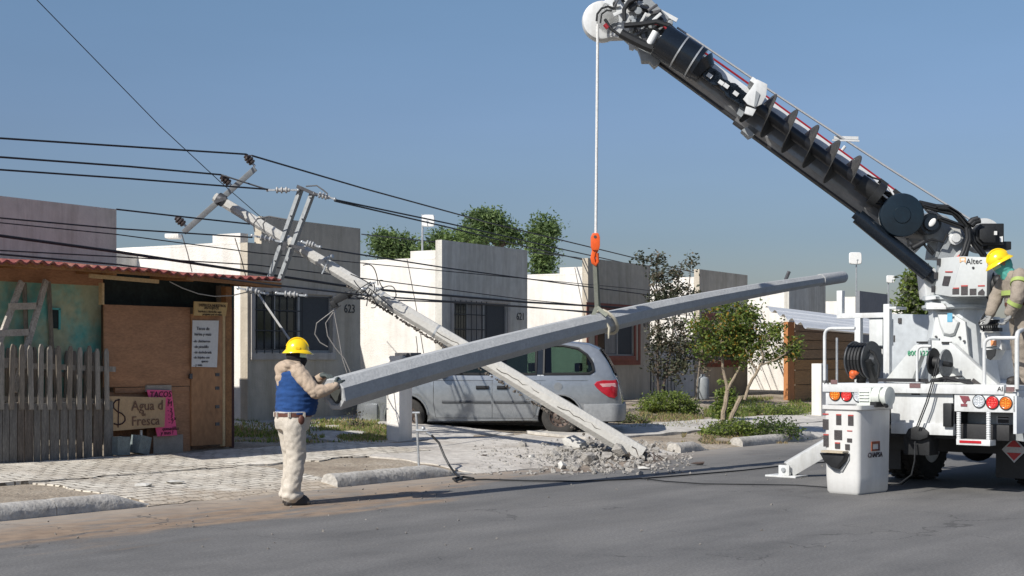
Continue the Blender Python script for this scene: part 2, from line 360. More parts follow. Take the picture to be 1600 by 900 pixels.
# small dirt heap at the kerb's broken end
# ---------------- houses ----------------
VD = V((.517, .856, 0)); WD = V((-.856, .517, 0)); HA = math.atan2(.856, .517)
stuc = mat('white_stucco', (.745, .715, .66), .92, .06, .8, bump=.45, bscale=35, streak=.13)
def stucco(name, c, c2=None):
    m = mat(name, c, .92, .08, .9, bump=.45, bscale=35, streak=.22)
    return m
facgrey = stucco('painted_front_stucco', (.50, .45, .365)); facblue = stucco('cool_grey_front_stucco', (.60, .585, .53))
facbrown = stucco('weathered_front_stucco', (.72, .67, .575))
roofm = mat('roof_membrane', (.45, .43, .4), .9, .15, 2)
framem = mat('window_aluminium', (.33, .33, .32), .5, .1, 8, metal=.3)
screenm = mat('insect_screen', (.055, .06, .065), .75, .12, 20)
glassm = mat('dark_window_glass', (.018, .02, .022), .12, .1, 3, spec=.7)
curtm = mat('curtain_cloth', (.26, .25, .235), .9, .2, 9, stretch=(1, 1, .1))
barm = mat('window_bar_iron', (.02, .02, .022), .5, .2)
brickred = mat('terracotta_trim_paint', (.26, .095, .065), .85, .15, 5)
sillm = stucco('window_surround_stucco', (.47, .44, .40))
def wall_hole(mb, x0, x1, z0, z1, y0, y1, hx0, hx1, hz0, hz1):
    mb.box((x0, y0, z0), (hx0, y1, z1)); mb.box((hx1, y0, z0), (x1, y1, z1))
    mb.box((hx0, y0, z0), (hx1, y1, hz0)); mb.box((hx0, y0, hz1), (hx1, y1, z1)); return mb
def window(t, x0, x1, z0, z1, surround, bars=True, curtain=False):
    s = .10; fm = MB()
    for a, b in (((x0-s, -.035, z0-s*1.3), (x1+s, .0, z0)), ((x0-s, -.035, z1), (x1+s, .0, z1+s)), ((x0-s, -.035, z0), (x0, 0, z1)), ((x1, -.035, z0), (x1+s, 0, z1))): fm.box(a, b)
    w = part('window', fm, surround, t, bev=.006)
    al = MB(); xm = x0+(x1-x0)*.57
    for a, b in (((x0, .03, z0), (x1, .07, z0+.04)), ((x0, .03, z1-.04), (x1, .07, z1)), ((x0, .03, z0+.04), (x0+.04, .07, z1-.04)), ((x1-.04, .03, z0+.04), (x1, .07, z1-.04)), ((xm-.03, .02, z0+.04), (xm+.03, .075, z1-.04)), ((x0+(xm-x0)*.47, .04, z0+.04), (x0+(xm-x0)*.47+.03, .07, z1-.04))): al.box(a, b)
    part('frame', al, framem, w)
    g = MB(); g.box((x0+.04, .052, z0+.04), (xm-.03, .058, z1-.04)); part('pane', g, glassm, w)
    g = MB(); g.box((xm+.03, .042, z0+.04), (x1-.04, .05, z1-.04)); part('insect_screen', g, screenm, w)
    if curtain:
        c = MB(); n = 14; a0 = x0+.45*(xm-x0); a1 = xm-.04
        c.loft([[(a0+(a1-a0)*i/n, .048-.006*(i % 2), z) for i in range(n+1)] for z in (z0+.05, z1-.06)], cap=False, closed=False)
        part('curtain', c, curtm, w)
    if bars:
        b = MB(); n = 6
        for i in range(n+1):
            x = x0+.02+(xm-x0)*i/n; b.cyl((x, -.045, z0-.02), (x, -.045, z1+.02), .008, n=6)
        for z in (z0+.05, z0+(z1-z0)*.36, z0+(z1-z0)*.7, z1-.05): b.bar((x0-.02, -.05, z), (xm+.04, -.05, z), .008, .022)
        part('security_bars', b, barm, w)
    return w
def number(t, s, x, z, size, m=None):
    M = frame((x, -.006, z), (1, 0, 0), (0, 0, 1), (0, -1, 0)); part('house_number', text_mb(s, size, M, .004), m or barm, t)
def house(pix, label, fm, z_top=4.03, D=None, wpix=None, surround=None, num=None, bars=True, curtain=False, pillar=None, left_low=False, depth=9, width=3.5, trim=None, sidem=None, low=None):
    # pix: facade's right-hand corner column and top row in the photograph
    D = F*(z_top-CH)/(HZ-pix[1]) if D is None else D
    o = P(pix[0], HZ, D); o.z = 0
    t = thing('house', label, 'house', o, HA)
    side = sidem or stuc
    zb = .1; W = width; low = low or z_top-.38
    f = MB()
    if wpix:
        def lz(x, y): v = hit(x, y, o, WD); return (v-o).dot(VD), v.z
        (x0, z1), (x1, z0) = lz(wpix[0], wpix[1]), lz(wpix[2], wpix[3])
        wall_hole(f, -W, 0, zb, z_top, 0, .16, x0, x1, z0, z1)
    else: f.box((-W, 0, zb), (0, .16, z_top))
    if left_low:     # a lower left strip of the front wall
        f = MB(); wall_hole(f, -W, 0, zb, low, 0, .16, x0, x1, z0, z1); f.box((-W+.36, 0, low), (0, .16, z_top))
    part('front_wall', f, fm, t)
    if wpix: window(t, x0, x1, z0, z1, surround or sillm, bars, curtain)
    b = MB(); b.box((-W, .162, zb), (-.0, depth, low-.02)); b.box((-W+.003, .164, low-.02), (-W+.2, .8, low+.17))
    b.box((-.2, .164, low-.02), (-.003, .8, low+.17))
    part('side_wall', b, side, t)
    e = MB()
    if wpix: e.box((x0-.1, .0, 0), (x0, .01, .02)) if False else None
    b = MB(); b.box((-W-.003, .17, low-.018), (-W+.12, depth+.003, low+.02)); b.box((-.12, .17, low-.018), (.003, depth+.003, low+.02)); b.box((-W+.125, depth-.12, low-.018), (-.125, depth+.003, low+.02))
    part('parapet', b, side, t)
    b = MB(); b.box((-W-3.0, 2.6, zb), (-W-.002, depth, low-.1)); part('recessed_wing', b, side, t)
    d = MB(); d.box((-W-2.0, 2.56, .5), (-W-1.1, 2.598, 2.5)); part('door', d, mat('house_door_paint', (.16, .13, .1), .6, .1), t)
    if num: number(t, num[0], lz(num[1], num[2])[0], lz(num[1], num[2])[1], num[3], num[4] if len(num) > 4 else None)
    if trim:   # painted bands around the window
        (a0, b1), (a1, b0) = lz(trim[0], trim[1]), lz(trim[2], trim[3]); tb = MB(); k = .12
        tb.box((a0, -.02, b1-k), (a1, -.003, b1)); tb.box((a0, -.02, b0), (a1, -.003, b0+k)); tb.box((a0, -.02, b0+k), (a0+k, -.003, b1-k)); tb.box((a1-k, -.02, b0+k), (a1, -.003, b1-k))
        part('window_trim', tb, brickred, t)
    return t
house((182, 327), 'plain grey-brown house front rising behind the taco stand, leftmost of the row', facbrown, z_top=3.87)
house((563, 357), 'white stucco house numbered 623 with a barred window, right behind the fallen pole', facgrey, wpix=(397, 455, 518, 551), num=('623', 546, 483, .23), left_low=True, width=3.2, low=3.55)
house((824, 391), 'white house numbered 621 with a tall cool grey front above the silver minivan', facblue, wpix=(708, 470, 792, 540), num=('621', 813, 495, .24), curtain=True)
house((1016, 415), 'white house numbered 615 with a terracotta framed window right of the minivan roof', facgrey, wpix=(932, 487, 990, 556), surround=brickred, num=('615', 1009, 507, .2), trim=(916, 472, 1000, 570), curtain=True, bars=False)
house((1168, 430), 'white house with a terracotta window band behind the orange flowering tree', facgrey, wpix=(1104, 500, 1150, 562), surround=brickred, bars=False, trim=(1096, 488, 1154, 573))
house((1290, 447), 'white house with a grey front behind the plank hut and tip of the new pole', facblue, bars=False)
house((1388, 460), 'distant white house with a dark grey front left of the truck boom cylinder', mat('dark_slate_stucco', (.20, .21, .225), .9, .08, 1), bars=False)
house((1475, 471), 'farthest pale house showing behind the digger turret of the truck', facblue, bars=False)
wc = mat('pvc_white', (.75, .75, .72), .5, .06)
# roof antennas
def antenna(x, ytop, ybot, D, label, wpx=20, hpx=19, dx=3):
    a = P(x, ybot, D); b = P(x, ytop-2, D); t = thing('dish_antenna', label, 'antenna', a, 0, 'square dish antennas on the roofs')
    m = MB(); m.cyl(a, b, .025, n=8); part('mast', m, steel, t, True)
    m = MB(); w_, h_ = wpx/F*D/2, hpx/F*D/2; c = P(x+dx, ytop+hpx*.5-2, D-.12)
    pts = []
    for i in range(20):
        an = 2*math.pi*i/20; e = .35; pts.append(c+V((w_*math.copysign(abs(math.cos(an))**e, math.cos(an)), 0, h_*math.copysign(abs(math.sin(an))**e, math.sin(an)))))
    m.loft([[c+(p-c)*.9+V((0, .0, 0)) for p in pts], [p+V((0, .05, 0)) for p in pts]]); m.box(c+V((-.03, .05, -.05)), c+V((.03, .14, .05))); part('panel', m, wc, t, True)
    m = MB(); m.tube([c+V((0, -.0, -h_)), c+V((0, -.22, -h_*1.0)), c+V((0, -.28, -h_*.4))], .012, n=6); m.cyl(c+V((0, -.26, -h_*.4)), c+V((0, -.32, -h_*.4)), .03); part('feed_arm', m, steel, t, True)
antenna(660, 337, 403, 33.5, 'white square dish antenna on a mast above the roof of house 621', dx=9)
antenna(1338, 396, 462, 52, 'white square dish antenna on the tallest thin mast, left of the truck boom', dx=-1)
antenna(1388, 432, 486, 55, 'small white dish antenna on a short mast close to the truck boom', 13, 12, 4)
m = MB(); a = P(1228, 445, 40); m.tube([a, P(1228, 436, 40), P(1233, 424, 40)], .05, n=8); solo('vent_pipe', m, dsteel, 'short bent dark vent pipe on the roof just above the new pole', 'pipe')
m = MB(); a = P(257, 372, 27.5); m.box(a, a+V((.26, .3, .085))); solo('roof_vent', m, stuc, 'small pale vent box on the flat roof beneath the upper crossarm', 'vent', bev=.02)

# low walls, posts, yard clutter in front of the houses
def gate_post(x0, x1, ytop, ybot, label, wd=.42):
    g = G((x0+x1)/2, ybot); t = thing('meter_post', label, 'post', g, HA, 'concrete meter posts in the front yards')
    zt = CH-(ytop-HZ)/F*g.y-g.z; k = wd/2
    mb = MB(); mb.box((-k, -k*.7, -.1), (k, k*.7, zt)); part('pillar', mb, stuc, t, bev=.01)
    mb = MB(); mb.box((-k*.55, -k*.7-.07, zt-.42), (k*.55, -k*.7-.002, zt-.02)); part('meter_box', mb, grey, t, bev=.01)
    return t, zt
t, zt = gate_post(603, 645, 556, 689, 'square white concrete post with a meter box in front of the minivan nose', .36)
mb = MB(); mb.box((-.02, -.24, zt-.05), (.28, .08, zt+.05)); part('cap_box', mb, dsteel, t, bev=.01)
gate_post(1269, 1290, 568, 652, 'tall pale concrete post beside the plank hut and the truck bucket', .34)
# ---------------- taco stand, fence, ladder and signs ----------------
MQ = Mx.Translation(K0) @ Mx.Rotation(QA, 4, 'Z')       # local (q, p, z) -> world
def pxbox(mb, x0, y0, x1, y1, p, th, tilt=0, m=0):            # a board whose front face fills a pixel rectangle on the plane p
    q0, za = QZ(x0, y0, p); q1, _ = QZ(x1, y1, p); zb = QZ((x0+x1)/2, y1, p)[1]; zt = QZ((x0+x1)/2, y0, p)[1]
    mb.box((q0, p, zb), (q1, p+th, zt), MQ, m); return mb
def pxpoly(mb, pts, p, th, m=0):
    a = [MQ @ V((QZ(x, y, p)[0], p, QZ(x, y, p)[1])) for x, y in pts]; mb.prism(a, N*th, m); return mb
wood_ply = mat('brown_plywood', (.34, .175, .09), .8, .18, 2.5, stretch=(1, 1, 3), bump=.2)
wood_door = mat('varnished_plywood_door', (.36, .185, .085), .7, .2, 2.2, stretch=(1, 1, .6), bump=.2)
wood_old = mat('weathered_grey_wood', (.26, .235, .20), .9, .3, 7, stretch=(3, 3, .35), bump=.6)
wood_old2 = mat('weathered_brown_wood', (.20, .17, .135), .9, .3, 7, stretch=(3, 3, .35), bump=.6)
wood_beam = mat('brown_beam_wood', (.26, .125, .045), .75, .25, 5, bump=.3)
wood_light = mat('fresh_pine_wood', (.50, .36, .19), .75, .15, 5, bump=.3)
teal = mat('teal_smeared_plywood', (.36, .38, .24), .8, .16, 1.6, c2=(.10, .38, .33), mix=.47)
dark_green = mat('dark_green_sheet', (.012, .022, .020), .8, .4, 3)
red_tile = mat('red_roof_sheet', (.20, .048, .04), .75, .4, 7, c2=(.30, .17, .10), mix=.40)
cardb = mat('cardboard', (.42, .29, .165), .85, .1, 5)
pinkm = mat('pink_poster_paper', (.80, .10, .24), .7, .06, 5)
paper = mat('white_paper', (.62, .61, .58), .8, .05, 5)
ink = mat('marker_ink', (.012, .010, .012), .6, .1)
inkbr = mat('brown_marker_ink', (.15, .08, .05), .7, .1)
inkgr = mat('grey_pencil_ink', (.16, .15, .15), .8, .1)
ST = thing('taco_stand', 'plywood taco stand with a red corrugated roof and a plywood door, left side', 'stand', q2w(5.2, 3.75, gz(3.75)), QA)
pf = 3.75
m = MB(); pxbox(m, 163, 478, 297, 604, pf, .03); part('serving_hatch', m, wood_ply, ST, True, bev=.003)
m = MB(); pxbox(m, -40, 410, 161, 442, pf+.18, .03); part('upper_board', m, wood_ply, ST, True)
m = MB(); pxbox(m, -40, 441, 158, 640, pf+.2, .03); part('side_panel', m, teal, ST, True)
m = MB(); pxbox(m, 79, 484, 92, 513, pf+.18, .02); o = part('window', m, dark_green, ST, True)
m = MB(); pxbox(m, 92, 482, 95, 515, pf+.17, .03); pxbox(m, 78, 481, 95, 484, pf+.17, .03); part('frame', m, mat('teal_paint', (.09, .36, .33), .7), o, True)
m = MB(); pxbox(m, 163, 428, 366, 479, pf+.25, .04); pxbox(m, 135, 415, 165, 444, pf+.3, .04); part('dark_sheet', m, dark_green, ST, True)  # dark green sheet fills the opening below the roof edge
m = MB(); q0, z0 = QZ(297, 697, pf); q1, z1 = QZ(351, 492, pf)
m.box((q0+.01, pf-.02, z0), (q1, pf+.02, z1), MQ); d = part('door', m, wood_door, ST, True, bev=.004)
m = MB(); pxbox(m, 348, 492, 352, 697, pf-.025, .05); part('door_frame', m, wood_light, d, True)
for y in (583, 604, 633, 660): part('hinge', pxbox(MB(), 337, y, 343, y+5, pf-.03, .012), dsteel, d, True)
part('latch', pxbox(MB(), 297, 584, 301, 592, pf-.05, .03), dsteel, d, True)
m = MB(); pxbox(m, 353, 448, 362, 698, pf-.01, .10); part('post', m, wood_beam, ST, True); m = MB(); pxbox(m, 160, 442, 163, 476, pf, .08); part('post', m, wood_light, ST, True)
m = MB(); pxbox(m, 362, 482, 366, 700, pf+.02, .06); part('corner_board', m, mat('dark_red_board', (.06, .022, .02), .8), ST, True)
m = MB(); a = MQ @ V((QZ(362, 560, pf)[0], pf, 0)); zt = QZ(362, 446, pf)[1]; q_ = QZ(362, 560, pf)[0]
m.box((q_-.08, pf+.12, .2), (q_-.03, pf+1.9, zt), MQ); m.box((q_-2.1, pf+1.9, .2), (q_-.03, pf+1.95, zt), MQ); part('side_wall', m, wood_old2, ST, True)
m = MB(); pxbox(m, 180, 605, 296, 613, pf, .04); pxbox(m, 232, 612, 297, 708, pf+.01, .03); pxbox(m, 170, 612, 232, 650, pf+.03, .03); part('counter_front', m, wood_ply, ST, True)
m = MB(); pxbox(m, 229, 602, 268, 612, pf-.03, .04); m2 = MB(); pxbox(m2, 240, 680, 286, 709, pf-.02, .02); part('lower_board', m2, mat('grey_chipboard', (.32, .28, .23), .85, .12, 9), ST, True); part('shelf_board', m, mat('grey_chipboard', (.32, .28, .23), .85, .12, 9), ST, True)
m = MB(); pxbox(m, 230, 655, 243, 709, pf-.01, .03); pxbox(m, 176, 655, 230, 690, pf+.05, .03); part('lower_board', m, mat('rusty_board', (.10, .045, .02), .85, .4, 5), ST, True)
m = MB(); pxbox(m, 220, 672, 222.5, 694, pf-.05, .02); part('cardboard_strut', m, wc, ST, True)
# roof: corrugated sheet rising to the back
qe0, ze0 = QZ(-30, 404, 3.05); qe1, ze1 = QZ(440, 437, 3.05)
m = MB(); nn = 150; rows = []
for k in range(9):
    dp = k/8*2.9; row = []
    for i in range(nn+1):
        q = qe0+(qe1-qe0)*i/nn; z = ze0+(ze1-ze0)*i/nn+.021*math.sin(i*2*math.pi/5)+dp*.07+NZ.noise(V((q*1.3, dp, 2)))*.03
        row.append(MQ @ V((q, 3.05+dp+(NZ.noise(V((q*4, 0, 1)))*.05 if k == 0 else 0), z)))
    rows.append(row)
m.loft(rows, cap=False, closed=False); m.loft([[v-V((0, 0, .022)) for v in r] for r in rows], cap=False, closed=False)
m.loft([rows[0], [v-V((0, 0, .022)) for v in rows[0]]], cap=False, closed=False)
rf = part('roof', m, red_tile, ST, True, sharp=60)
m = MB()
def pbar(m, x0, y0, x1, y1, p, wd, h): m.bar(MQ @ V((QZ(x0, y0, p)[0], p, QZ(x0, y0, p)[1])), MQ @ V((QZ(x1, y1, p)[0], p, QZ(x1, y1, p)[1])), wd, h)
pbar(m, 290, 433, 438, 446, 3.12, .05, .075); pbar(m, -30, 409, 290, 432, 3.14, .05, .05)
for x in (60, 180, 300, 425):
    q, z = QZ(x, 412+x*.08, 3.15); m.bar(MQ @ V((q, 3.15, z)), MQ @ V((q, 5.8, z+.16)), .05, .07)
part('roof_beam', m, wood_beam, rf, True)
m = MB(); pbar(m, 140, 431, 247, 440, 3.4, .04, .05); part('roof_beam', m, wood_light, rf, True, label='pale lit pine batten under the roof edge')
m = MB(); m.box((qe0+.1, pf+.55, .2), (QZ(160, 500, pf)[0], pf+.58, .4), MQ); part('base_board', m, wood_old2, ST, True)
m = MB(); q_, z_ = QZ(262, 441, 3.3); q2_, z2_ = QZ(340, 462, 3.3)
pts = [MQ @ V((QZ(x, y, 3.35)[0], 3.35, QZ(x, y, 3.35)[1])) for x, y in ((265, 440), (285, 450), (310, 459), (335, 463), (362, 462), (392, 455))]
m.tube(pts, .007, n=6); part('cable', m, mat('grey_cable', (.35, .35, .33), .6), ST, True)

def lines(strs, x0, y0, x1, y1, p, mt, parent, size, shear=0, name='lettering', skew=0):
    for s, fx, fy, sz in strs:
        x = x0+(x1-x0)*fx; y = y0+(y1-y0)*fy; q, z = QZ(x, y, p)
        M = MQ @ frame((q, p-.004, z), (1, 0, skew), (0, 0, 1), (0, -1, 0)); part(name, text_mb(s, size*sz, M, .002, shear=shear, align='LEFT'), mt, parent, True)
pz = V((0, 0, 0))
def hung(name, label, cat, x, y, p): q, z = QZ(x, y, p); return thing(name, label, cat, q2w(q, p, z), QA)
t = hung('wooden_sign', 'small pale wooden sign with dark lettering above the plywood door', 'sign', 330, 493, pf-.1)
m = MB(); pxpoly(m, [(303, 493), (353, 493.5), (356, 473), (304, 471)], pf-.1, .02); part('board', m, mat('tan_sign_board', (.50, .34, .14), .7, .1, 6), t, True)
lines([('DISFRUTA NUESTROS', .14, .22, 1), ('ANTOJITOS', .30, .42, 1), ('Servicio a domicilio aqui', .12, .66, .85), ('pregunte por el menu', .25, .86, .8)], 303, 472, 356, 494, pf-.105, ink, t, .052)
t = hung('menu_poster', 'white handwritten menu sheet on the plywood door', 'poster', 320, 573, pf-.03)
m = MB(); pxpoly(m, [(299.5, 573), (339, 574), (342, 501), (301, 500.5)], pf-.045, .004); part('sheet', m, paper, t, True)
lines([('Tacos de', .16, .17, 1), ('harina y maiz', .08, .29, .9), ('-de chicharron', .04, .44, .8), ('-de picadillo', .06, .56, .85), ('-de deshebrada', .06, .68, .8), ('-de frijoles con', .04, .79, .75), ('queso', .35, .87, .8), ('- y mas', .05, .95, .85)], 300, 501, 341, 574, pf-.047, mat('menu_ink', (.07, .065, .07), .8), t, .066, .15)
t = hung('price_poster', 'bright pink poster reading TACOS behind the cardboard drinks sign', 'poster', 256, 681, pf-.05)
m = MB(); pxpoly(m, [(246, 682), (277, 680), (268, 610), (229.5, 609)], pf-.07, .004); part('sheet', m, pinkm, t, True)
lines([('TACOS', .10, .10, 1.35), ('Y', .66, .24, 1), ('M', .66, .30, 1.2), ('- 2', .66, .44, .9), ('- 3', .68, .53, .9), ('- 5 x', .68, .62, .9), ('- 7', .70, .70, .9), ('quesadillas', .50, .85, .8), ('y mas !', .45, .94, .9)], 229, 610, 278, 681, pf-.075, ink, t, .085, .1)
t = hung('drinks_sign', 'brown cardboard sign with a dollar sign and Agua de Fresca lettering', 'sign', 213, 673, pf-.12)
m = MB(); pxpoly(m, [(169, 674), (257, 667), (259, 621), (170, 619)], pf-.14, .012); part('board', m, cardb, t, True)
# the dollar sign and the two words as drawn strokes
def stroke(mb, pts, p, r): mb.tube([MQ @ V((QZ(x, y, p)[0], p, QZ(x, y, p)[1])) for x, y in pts], r, n=5); return mb
mb = MB(); stroke(mb, [(187, 624.5), (181, 626), (177, 631), (178, 638), (183, 643), (190, 646), (195, 651), (195.5, 657), (191, 662), (184, 664), (178, 662)], pf-.145, .010)
stroke(mb, [(186, 623), (185, 640), (184.5, 668)], pf-.145, .008); part('lettering', mb, mat('dark_red_marker', (.03, .008, .008), .7), t, True)
lines([('Agua d', .40, .30, 1.25), ('de', .58, .55, .5), ('Fresca', .40, .78, 1.2)], 170, 620, 258, 670, pf-.147, inkbr, t, .155, 0)
for i, (x, y, s) in enumerate(((187, 713, .0), (217, 711, .1))):
    g = q2w(QZ(x, y, pf-.2)[0], pf-.2, gz(pf-.2)+.04); t = thing('cinder_block', ('grey cinder block on end below the dollar sign of the cardboard sign', 'tilted grey cinder block right of the first one, under the cardboard sign')[i], 'block', g, QA+s, 'cinder blocks propping up the signs')
    mb = MB(); w_ = .10; h = .24
    for a, b_ in (((-w_, -.09, 0), (w_, -.06, h)), ((-w_, .06, 0), (w_, .09, h)), ((-w_, -.06, 0), (-w_+.03, .06, h)), ((w_-.03, -.06, 0), (w_, .06, h)), ((-.015, -.06, 0), (.015, .06, h))): mb.box(a, b_)
    if i: mb.xf(Mx.Rotation(.22, 4, 'Y'))
    part('block_shell', mb, mat('cinder_block', (.16, .19, .19), .95, .2, 12, bump=.5), t)

# picket fence
wood_low = mat('dark_old_plank', (.155, .145, .13), .9, .35, 7, stretch=(3, 3, .35), bump=.6); wood_low2 = mat('dark_brown_plank', (.12, .10, .082), .9, .35, 7, stretch=(3, 3, .35), bump=.6)
FN = thing('picket_fence', 'weathered grey wooden fence of pointed pickets over tall planks', 'fence', q2w(2.6, 3.6, gz(3.6)), QA)
random.seed(11)
def picket(x, yt, yb, p, wpx, mt, lean=0, point=True):
    q, zt = QZ(x, yt, p); q1, zb = QZ(x, yb, p); w_ = wpx/2/118; mb = MB(); l = lean
    a = [(q-w_, zb), (q+w_, zb), (q+w_+l, zt-.05), (q+l+w_*.4, zt), (q+l-w_*.4, zt), (q-w_+l, zt-.05)] if point else [(q-w_, zb), (q+w_, zb), (q+w_+l, zt), (q-w_+l, zt-.01)]
    mb.prism([MQ @ V((u, p, z)) for u, z in a], N*.022); part('picket', mb, mt, FN, True)
x = -42
while x < 182:
    picket(x, 536+x*.045+random.uniform(-2.5, 2.5), 640, 3.56, 8.0, random.choice((wood_old, wood_old, wood_old2)), random.uniform(-.02, .02)); x += 14.9+random.uniform(-1, 1)
x = -36
while x < 178:
    picket(x, 540+x*.05+random.uniform(-3, 3), 650, 3.9, 7, wood_old2, random.uniform(-.03, .03)); x += 16+random.uniform(-2, 2)
x = -44
while x < 172:
    wpx = random.uniform(10, 17); x += wpx/2; picket(x, 629+random.uniform(-2, 2), 726-x*.065, 3.58, wpx-.6, random.choice((wood_low, wood_low2)), random.uniform(-.004, .004), False); x += wpx/2
m = MB(); pbar(m, -44, 568, 180, 577, 3.62, .03, .07); part('rail', m, wood_old, FN, True)
m = MB(); pbar(m, -44, 622, 180, 628, 3.64, .03, .07); part('rail', m, wood_old, FN, True)
m = MB(); pbar(m, -44, 577, 180, 590, 3.93, .03, .06); part('rail', m, wood_old2, FN, True)

# A-frame ladder behind the fence
q, z = QZ(40, 640, 4.0); LD = thing('wooden_ladder', 'worn wooden step ladder leaning behind the picket fence', 'ladder', q2w(q, 4.05, gz(4)), QA)
def pp(x, y, p): return MQ @ V((QZ(x, y, p)[0], p, QZ(x, y, p)[1]))
for (a, b, pa, pb) in (((34, 440), (-30, 612), 3.84, 3.70), ((72, 438), (22, 612), 3.84, 3.70)):
    m = MB(); m.bar(pp(*a, pa), pp(*b, pb), .035, .085); part('rail', m, mat('dry_ladder_wood', (.36, .33, .29), .9, .3, 7, bump=.5), LD, True)
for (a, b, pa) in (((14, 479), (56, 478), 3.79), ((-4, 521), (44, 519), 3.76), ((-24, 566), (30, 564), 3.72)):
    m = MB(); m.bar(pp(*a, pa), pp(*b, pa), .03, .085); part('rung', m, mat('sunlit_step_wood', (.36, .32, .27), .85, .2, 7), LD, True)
for (a, b) in (((38, 442), (44, 600)), ((76, 440), (84, 600))):
    m = MB(); m.bar(pp(*a, 3.90), pp(*b, 3.92), .03, .05); part('leg', m, wood_old2, LD, True)

# plank hut and corrugated fence at the right
HT = thing('plank_hut', 'brown plank hut with an orange post behind the orange flowering tree', 'hut', hit(1280, 615, P(1236, 560, 40), WD)*1, HA)
O = P(1236, 560, 40.0); O.z = 0
def hp(x, y, off=0): v = hit(x, y, O-WD*off, WD); return v
plank = mat('hut_plank_wood', (.29, .205, .135), .85, .25, 5, stretch=(.5, .5, 6), bump=.4); plank2 = mat('hut_orange_plank', (.36, .21, .095), .85, .2, 5, stretch=(.5, .5, 6), bump=.4)
def hrect(mb, x0, y0, x1, y1, off, th): a, b = hp(x0, y0, off), hp(x1, y0, off); za, zb = hp((x0+x1)/2, y0, off).z, hp((x0+x1)/2, y1, off).z; mb.prism([V((a.x, a.y, zb)), V((b.x, b.y, zb)), V((b.x, b.y, za)), V((a.x, a.y, za))], WD*th)
m = MB(); ys = [506, 520, 533, 547, 561]
for i in range(4): hrect(m, 1242, ys[i], 1338, ys[i+1]-1, .01*(i % 2), .03)
part('plank_wall', m, plank, HT, True)
m = MB(); hrect(m, 1243, 507, 1337, 626, -.06, .04); part('backing_wall', m, wood_old2, HT, True)
m = MB(); ys = [562, 578, 600, 628]
for i in range(3): hrect(m, 1242, ys[i], 1338, ys[i+1]-1, .01*(i % 2), .03)
part('plank_wall', m, plank2, HT, True, label='lower, more orange planks of the hut')
m = MB(); hrect(m, 1231, 503, 1241, 625, .05, .12); part('post', m, mat('orange_post_paint', (.42, .17, .055), .7, .1), HT, True)
m = MB(); a = hp(1340, 505, 0); m.prism([hp(1242, 505, -.05), hp(1338, 505, -.05), hp(1338, 505, -.05)+WD*3, hp(1242, 505, -.05)+WD*3], (0, 0, .03)); part('roof', m, roofm, HT, True)
# white corrugated awning in front of the hut
m = MB(); n = 26; rings = []
for k in range(n+1):
    f_ = k/n; off = .5+f_*1.1; zz = .055*math.sin(k*math.pi*2/5.2)
    a, b = hp(1166, 488, 0), hp(1345, 508, 0); rings.append([a-WD*(off)+V((0, 0, -f_*.52+zz+.12)), b-WD*(off)+V((0, 0, -f_*.52+zz+.12))])
m.loft(rings, cap=False, closed=False); t = thing('corrugated_awning', 'white corrugated metal awning over the plank hut front', 'awning', hp(1240, 600, 2), HA)
part('sheet', m, mat('white_roof_sheet', (.80, .80, .78), .5, .05, 4), t, True, sharp=70)
for x in (1170, 1330):
    m = MB(); b = hp(x, 515, 0)-WD*2.3; m.cyl(V((b.x, b.y, .3)), b-V((0, 0, .22)), .03, n=8); part('post', m, steel, t, True)
# metal railing between the houses, bin, jug
t = thing('metal_railing', 'dark thin metal railing between the house numbered 615 and its neighbour', 'railing', G(1060, 622), HA)
m = MB(); A = P(1016, 560, 39.6); B_ = P(1098, 560, 43.5)
for f_ in [i/16 for i in range(17)]:
    a = A.lerp(B_, f_); a.z = .5; m.cyl(a, a+V((0, 0, 1.05)), .011 if (f_*16) % 4 else .03, n=6)
for z in (.6, 1.5): m.bar(V((A.x, A.y, z)), V((B_.x, B_.y, z)), .03, .03)
part('rail', m, barm, t, True)
def pot(x, y, h, r, label, mt, prof=None):
    g = G(x, y); t = MB(); t.lathe(prof or [(r*.8, 0), (r*.95, h*.3), (r, h*.8), (r*1.05, h), (r*.9, h), (r*.8, h*.4)], g, n=18); return t
m = pot(1056, 617, .42, .38, '', black); solo('plastic_tub', m, mat('dark_blue_grey_plastic', (.05, .06, .07), .5), 'large dark plastic tub beside the railing behind the green bush', 'tub')
m = pot(1098, 624, .62, .17, '', grey, [(.15, 0), (.17, .05), (.17, .48), (.15, .56), (.06, .6), (.06, .66), (.001, .66)]); solo('gas_cylinder', m, grey, 'grey gas cylinder by the wall left of the orange flowering tree', 'cylinder')
m = MB(); m.tube([G(1087, 624), G(1087, 624)+V((.12, 0, 1.1))], .02, n=6); solo('broom', m, wood_old2, 'thin dark broom stick leaning by the grey gas cylinder', 'broom')

# standpipe with hose
g = G(655, 731); t = thing('standpipe', 'thin metal standpipe with a tap at the kerb, behind the new pole', 'pipe', g)
ptop = P(650, 645, g.y); pk = P(652, 673, g.y)
m = MB(); m.tube([g-V((0, 0, .1)), pk, ptop], .017, n=8); part('pipe', m, steel, t, True)
m = MB(); m.cyl(ptop+V((-.05, 0, .0)), ptop+V((.05, 0, .0)), .016); m.cyl(pk+V((-.02, 0, 0)), pk+V((.14, 0, 0)), .022); m.cyl(pk+V((.12, 0, -.02)), pk+V((.19, 0, -.06)), .018); m.ell(pk+V((.08, 0, .03)), .03); part('tap', m, steel, t, True)
h0 = pk+V((.19, 0, -.06)); pts = [h0, P(686, 692, g.y), P(694, 712, g.y-.1), P(702, 727, g.y-.2), G(712, 741, .05), G(722, 748, .03), G(712, 751, .03), G(708, 748, .03), G(725, 745, .03), G(740, 748, .03)]
m = MB(); m.tube(pts, .016, n=8); solo('hose', m, black, 'black hose hanging from the tap of the thin standpipe', 'hose')
